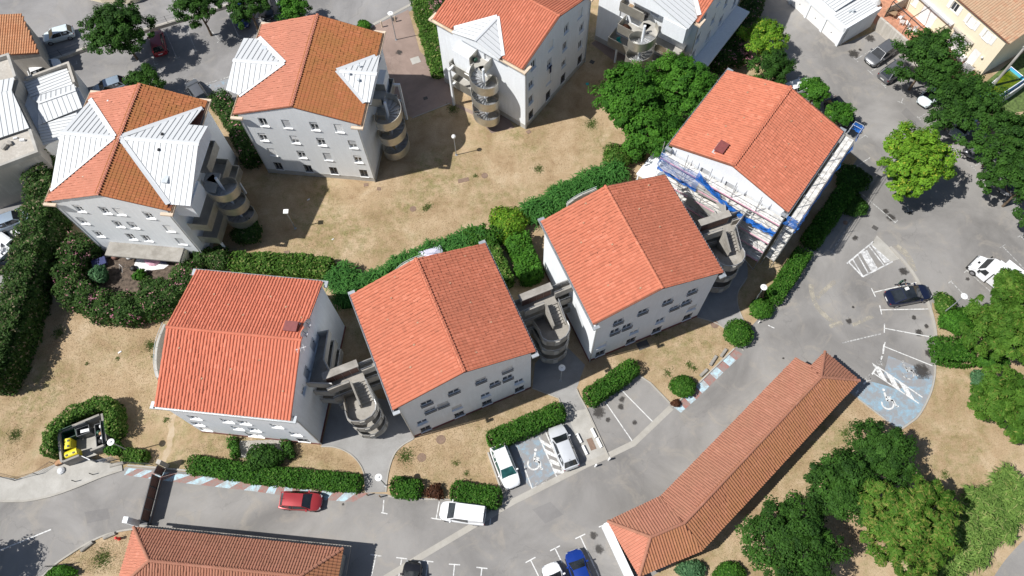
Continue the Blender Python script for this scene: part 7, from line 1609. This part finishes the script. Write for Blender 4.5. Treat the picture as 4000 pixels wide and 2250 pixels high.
p=spot((398,1035)); ch=thing('covered_table','dark blue cloth covered table in the littered garden','table',p,.4); put('top',MB().box((0,0,.7),(1.4,.9,.05)),'blue_cloth',ch); put('cloth',MB().sweep([(-.7,-.45),(.7,-.45),(.7,.45),(-.7,.45)],.02,.3,.72,True),'blue_cloth',ch)
for x in(-.6,.6):
    for y in(-.38,.38): put('leg',MB().box((x,y,.34),(.05,.05,.67)),'steel_dark',ch)
p=spot((490,1055)); dr=thing('drying_rack','small white folding rack in the littered garden','rack',p,.8); put('frame',MB().tube([(-.4,0,0),(0,0,.8),(.4,0,0)],.02,4).tube([(-.4,.5,0),(0,.5,.8),(.4,.5,0)],.02,4).tube([(0,0,.8),(0,.5,.8)],.02,4),'pvc_white',dr)
# parasol tent behind second lower house
p=g(1690,1010,2.0); tn=thing('garden_tent','lilac pointed garden tent behind the second lower house','tent',(p.x,p.y,0),.3); m=MB(); s_=1.25; m.v=[(-s_,-s_,2.0),(s_,-s_,2.0),(s_,s_,2.0),(-s_,s_,2.0),(0,0,2.7)]; m.f=[(0,1,4),(1,2,4),(2,3,4),(3,0,4)]; put('canopy',m,'tarp_lilac',tn)
for x in(-s_+.05,s_-.05):
    for y in(-s_+.05,s_-.05): put('leg',MB().tube([(x,y,0),(x,y,2.0)],.03,4),'pvc_white',tn)
# curved low railings behind the lower houses
for lab,pts in [('curved railed walkway edge at the left side of the left lower house',[(640,1265),(612,1340),(605,1420),(615,1475)]),('curved railing behind the second lower house ridge end',[(1545,1060),(1580,1030),(1650,1000),(1720,990)]),('curved railing behind the third lower house',[(2215,795),(2260,765),(2330,735)]),('curved white railed ramp at the left side of the left upper house',[(205,575),(190,620),(188,680),(200,730)])]:
    P=curve([(p.x,p.y) for p in gl(pts,2.4)],5); T=thing('curved_railing',lab,'railing',(P[0][0],P[0][1],0)); P=[(x-P[0][0],y-P[0][1]) for x,y in P]
    put('ledge',MB().sweep(P,.12,2.0,2.3),'concrete',T); put('supporting_wall',MB().sweep(P,.08,0,1.997),'wall_bare',T); put('rail',MB().tube([(x,y,2.75) for x,y in P],.03,4),'zinc_light',T)
    for i in range(0,len(P),3): put('baluster',MB().tube([(P[i][0],P[i][1],2.3),(P[i][0],P[i][1],2.75)],.02,4),'zinc_light',T)
# gallery belongings
Dm=Matrix.Translation(HOUSE['D'].location)@Matrix.Rotation(HOUSE['D'].rotation_euler.z,4,'Z'); Cm=Matrix.Translation(HOUSE['C'].location)@Matrix.Rotation(HOUSE['C'].rotation_euler.z,4,'Z')
blob('kettle_grill','black round grill on the top gallery of the top house','grill',Dm@Vector((-7.0,-.3,8.5)),.35,'black',1.0)
tc=thing('folding_chair','teal chair on the lowest gallery of the top house','chair',Dm@Vector((-7.4,2.2,2.7)),.3); put('seat',MB().box((0,0,.45),(.5,.5,.04)),'teal',tc); put('backrest',MB().box((0,.24,.75),(.5,.04,.6)),'teal',tc)
for x in(-.2,.2):
    for y in(-.2,.2): put('leg',MB().box((x,y,.21),(.03,.03,.42)),'teal',tc)
tag(put('door_mat',MB().box((0,0,.0),(.75,.5,.03)),'wood',None,Dm@Vector((-6.3,1.9,8.12)),.9),'brown door mat on the top gallery of the top house','mat')
blob('potted_plants','dark potted plants behind the second gallery parapet of the top house','plants',Dm@Vector((-7.2,1.7,5.7)),.45,'leaf_brown'); blob('potted_plant','green potted plant on the top landing of the top centre house','plant',Cm@Vector((-6.9,.1,8.4)),.3,'bin_green')
wt_=thing('gallery_table','white table on the second gallery of the top centre house','table',Cm@Vector((-7.0,.9,5.4)),.9); put('table_top',MB().box((0,0,.72),(1.3,.65,.04)),'pvc_white',wt_)
for x in(-.55,.55):
    for y in(-.25,.25): put('leg',MB().box((x,y,.35),(.04,.04,.7)),'pvc_white',wt_)
lp_=Cm@Vector((-1.6,-6.15,6.3)); o=put('hanging_cloth',MB().box((0,0,-.35),(.3,.04,.9)).box((0,.05,.12),(.5,.14,.12)),'navy_cloth',None,lp_,R_(51.3)); tag(o,'dark navy cloth hanging from a window of the top centre house','cloth')
for lab,px,w_ in [('small white litter scrap on the central lawn, left of the square lamp shadow',(1205,780),.3),('white litter scrap on the lawn behind the left lower house hedge',(1300,935),.25),('white scrap on the left lawn near the hedge tip',(468,1376),.35)]: tag(put('litter',MB().box((0,0,.03),(w_,w_*.4,.03),.6),'bag_white',None,spot(px)),lab,'litter')
# ------------------------------------------------------------------ person beside the black saloon
def person():
    F=g(3503,1117); T=thing('person','person in dark green jacket and dark trousers standing beside the black saloon','person',(F.x,F.y,0),R_(-60))
    # skeleton: x forward
    J={'pel':(0,0,.93),'wst':(.02,0,1.10),'chest':(.07,0,1.34),'neck':(.11,0,1.50),'head0':(.14,0,1.58),
       'hipL':(.0,.10,.90),'kneeL':(.12,.11,.50),'ankL':(.06,.11,.09),'toeL':(.22,.12,.04),'hipR':(.0,-.10,.90),'kneeR':(-.02,-.12,.50),'ankR':(-.24,-.12,.11),'toeR':(-.10,-.13,.04),
       'shL':(.07,.19,1.42),'elL':(.18,.26,1.17),'wrL':(.40,.20,1.08),'shR':(.07,-.19,1.42),'elR':(-.02,-.30,1.16),'wrR':(.14,-.36,.95)}
    E=[('pel','wst',.14,.13),('wst','chest',.13,.15),('chest','neck',.15,.06),('neck','head0',.06,.06),('pel','hipL',.13,.10),('hipL','kneeL',.095,.065),('kneeL','ankL',.062,.042),('ankL','toeL',.045,.035),('pel','hipR',.13,.10),('hipR','kneeR',.095,.065),('kneeR','ankR',.062,.042),('ankR','toeR',.045,.035),('chest','shL',.14,.07),('shL','elL',.062,.05),('elL','wrL',.048,.034),('chest','shR',.14,.07),('shR','elR',.062,.05),('elR','wrR',.048,.034)]
    names=list(J); rad={}
    for a,b,ra,rb in E: rad.setdefault(a,ra); rad.setdefault(b,rb)
    me=bpy.data.meshes.new('body'); me.from_pydata([J[n] for n in names],[(names.index(a),names.index(b)) for a,b,_,_ in E],[]); me.update()
    o=put('body',me,'trousers_grey',T)
    sk_=o.modifiers.new('skin','SKIN'); 
    if not me.skin_vertices: me.skin_vertices.new() if hasattr(me.skin_vertices,'new') else None
    lay=me.skin_vertices[0].data if len(me.skin_vertices) else None
    if lay is None:
        bm=bmesh.new(); bm.from_mesh(me); bm.verts.layers.skin.verify(); bm.to_mesh(me); bm.free(); lay=me.skin_vertices[0].data
    for i,n in enumerate(names): lay[i].radius=(rad[n]*(.75 if n in('chest','wst','pel') else 1),rad[n]); lay[i].use_root=(n=='pel')
    sb=o.modifiers.new('sub','SUBSURF'); sb.levels=1; sb.render_levels=1
    dg=bpy.context.evaluated_depsgraph_get(); ev=o.evaluated_get(dg); m2=bpy.data.meshes.new_from_object(ev); o.modifiers.clear(); o.data=m2
    m2.materials.clear(); m2.materials.append(M['trousers_grey']); m2.materials.append(M['jacket_green']); m2.materials.append(M['black'])
    for p_ in m2.polygons:
        z=p_.center.z; p_.material_index=1 if z>.98 or abs(p_.center.y)>.22 else (2 if z<.10 else 0); p_.use_smooth=True
    hd=MB().lathe([(0,.135),(.05,.125),(.085,.08),(.10,.02),(.095,-.04),(.075,-.09),(.045,-.125),(0,-.13)],(0,0,0),14); hd.v=[(x*1.12,y*.92,z) for x,y,z in hd.v]
    h=put('head',hd,'skin',T,(.16,0,1.69)); smooth(h,60); h.rotation_euler=(0,.25,0)
    put('nose',MB().box((.118,0,-.015),(.03,.03,.045)),'skin',h); put('mouth',MB().box((.098,0,-.065),(.012,.05,.012)),'plinth_red',h)
    for s in(-1,1): put('eye',MB().box((.103,s*.034,.012),(.012,.026,.013)),'black',h); put('ear',MB().box((.0,s*.095,-.01),(.04,.02,.06)),'skin',h)
    hr_=MB().lathe([(0,.152),(.06,.14),(.097,.09),(.112,.03),(.106,-.03)],(0,0,0),14); hr_.v=[(x*1.10-.012,y*.94,z) for x,y,z in hr_.v]; smooth(put('hair',hr_,'hair',h),60)
    for wr,fw in(('wrL',Vector((.9,-.2,-.15))),('wrR',Vector((.5,-.1,-.8)))):
        w0=Vector(J[wr]); f=fw.normalized(); s_=f.cross(Vector((0,0,1))).normalized(); up=s_.cross(f); hm=MB()
        hm.box(w0+f*.05,(.09,.08,.03),rot=Matrix((f,s_,up)).transposed())
        for k,(off,ln) in enumerate([(-.032,.07),(-.011,.08),(.011,.077),(.032,.06)]): b0=w0+f*.09+s_*off; hm.tube([b0,b0+f*ln*.5-up*.004,b0+f*ln*.9-up*.022],[.009,.008,.006],5)
        b0=w0+f*.03+s_*-.04; hm.tube([b0,b0-s_*.03+f*.03,b0-s_*.035+f*.06],[.011,.009,.007],5); put('hand',hm,'skin',T)
person()
cl=g(3543,1127,1.47); tag(put('paper_sheet',MB().box((0,0,0),(.42,.3,.01),.3),'lamp_white',None,(cl.x,cl.y,1.475)),'white paper sheet lying on the roof of the black saloon','paper')
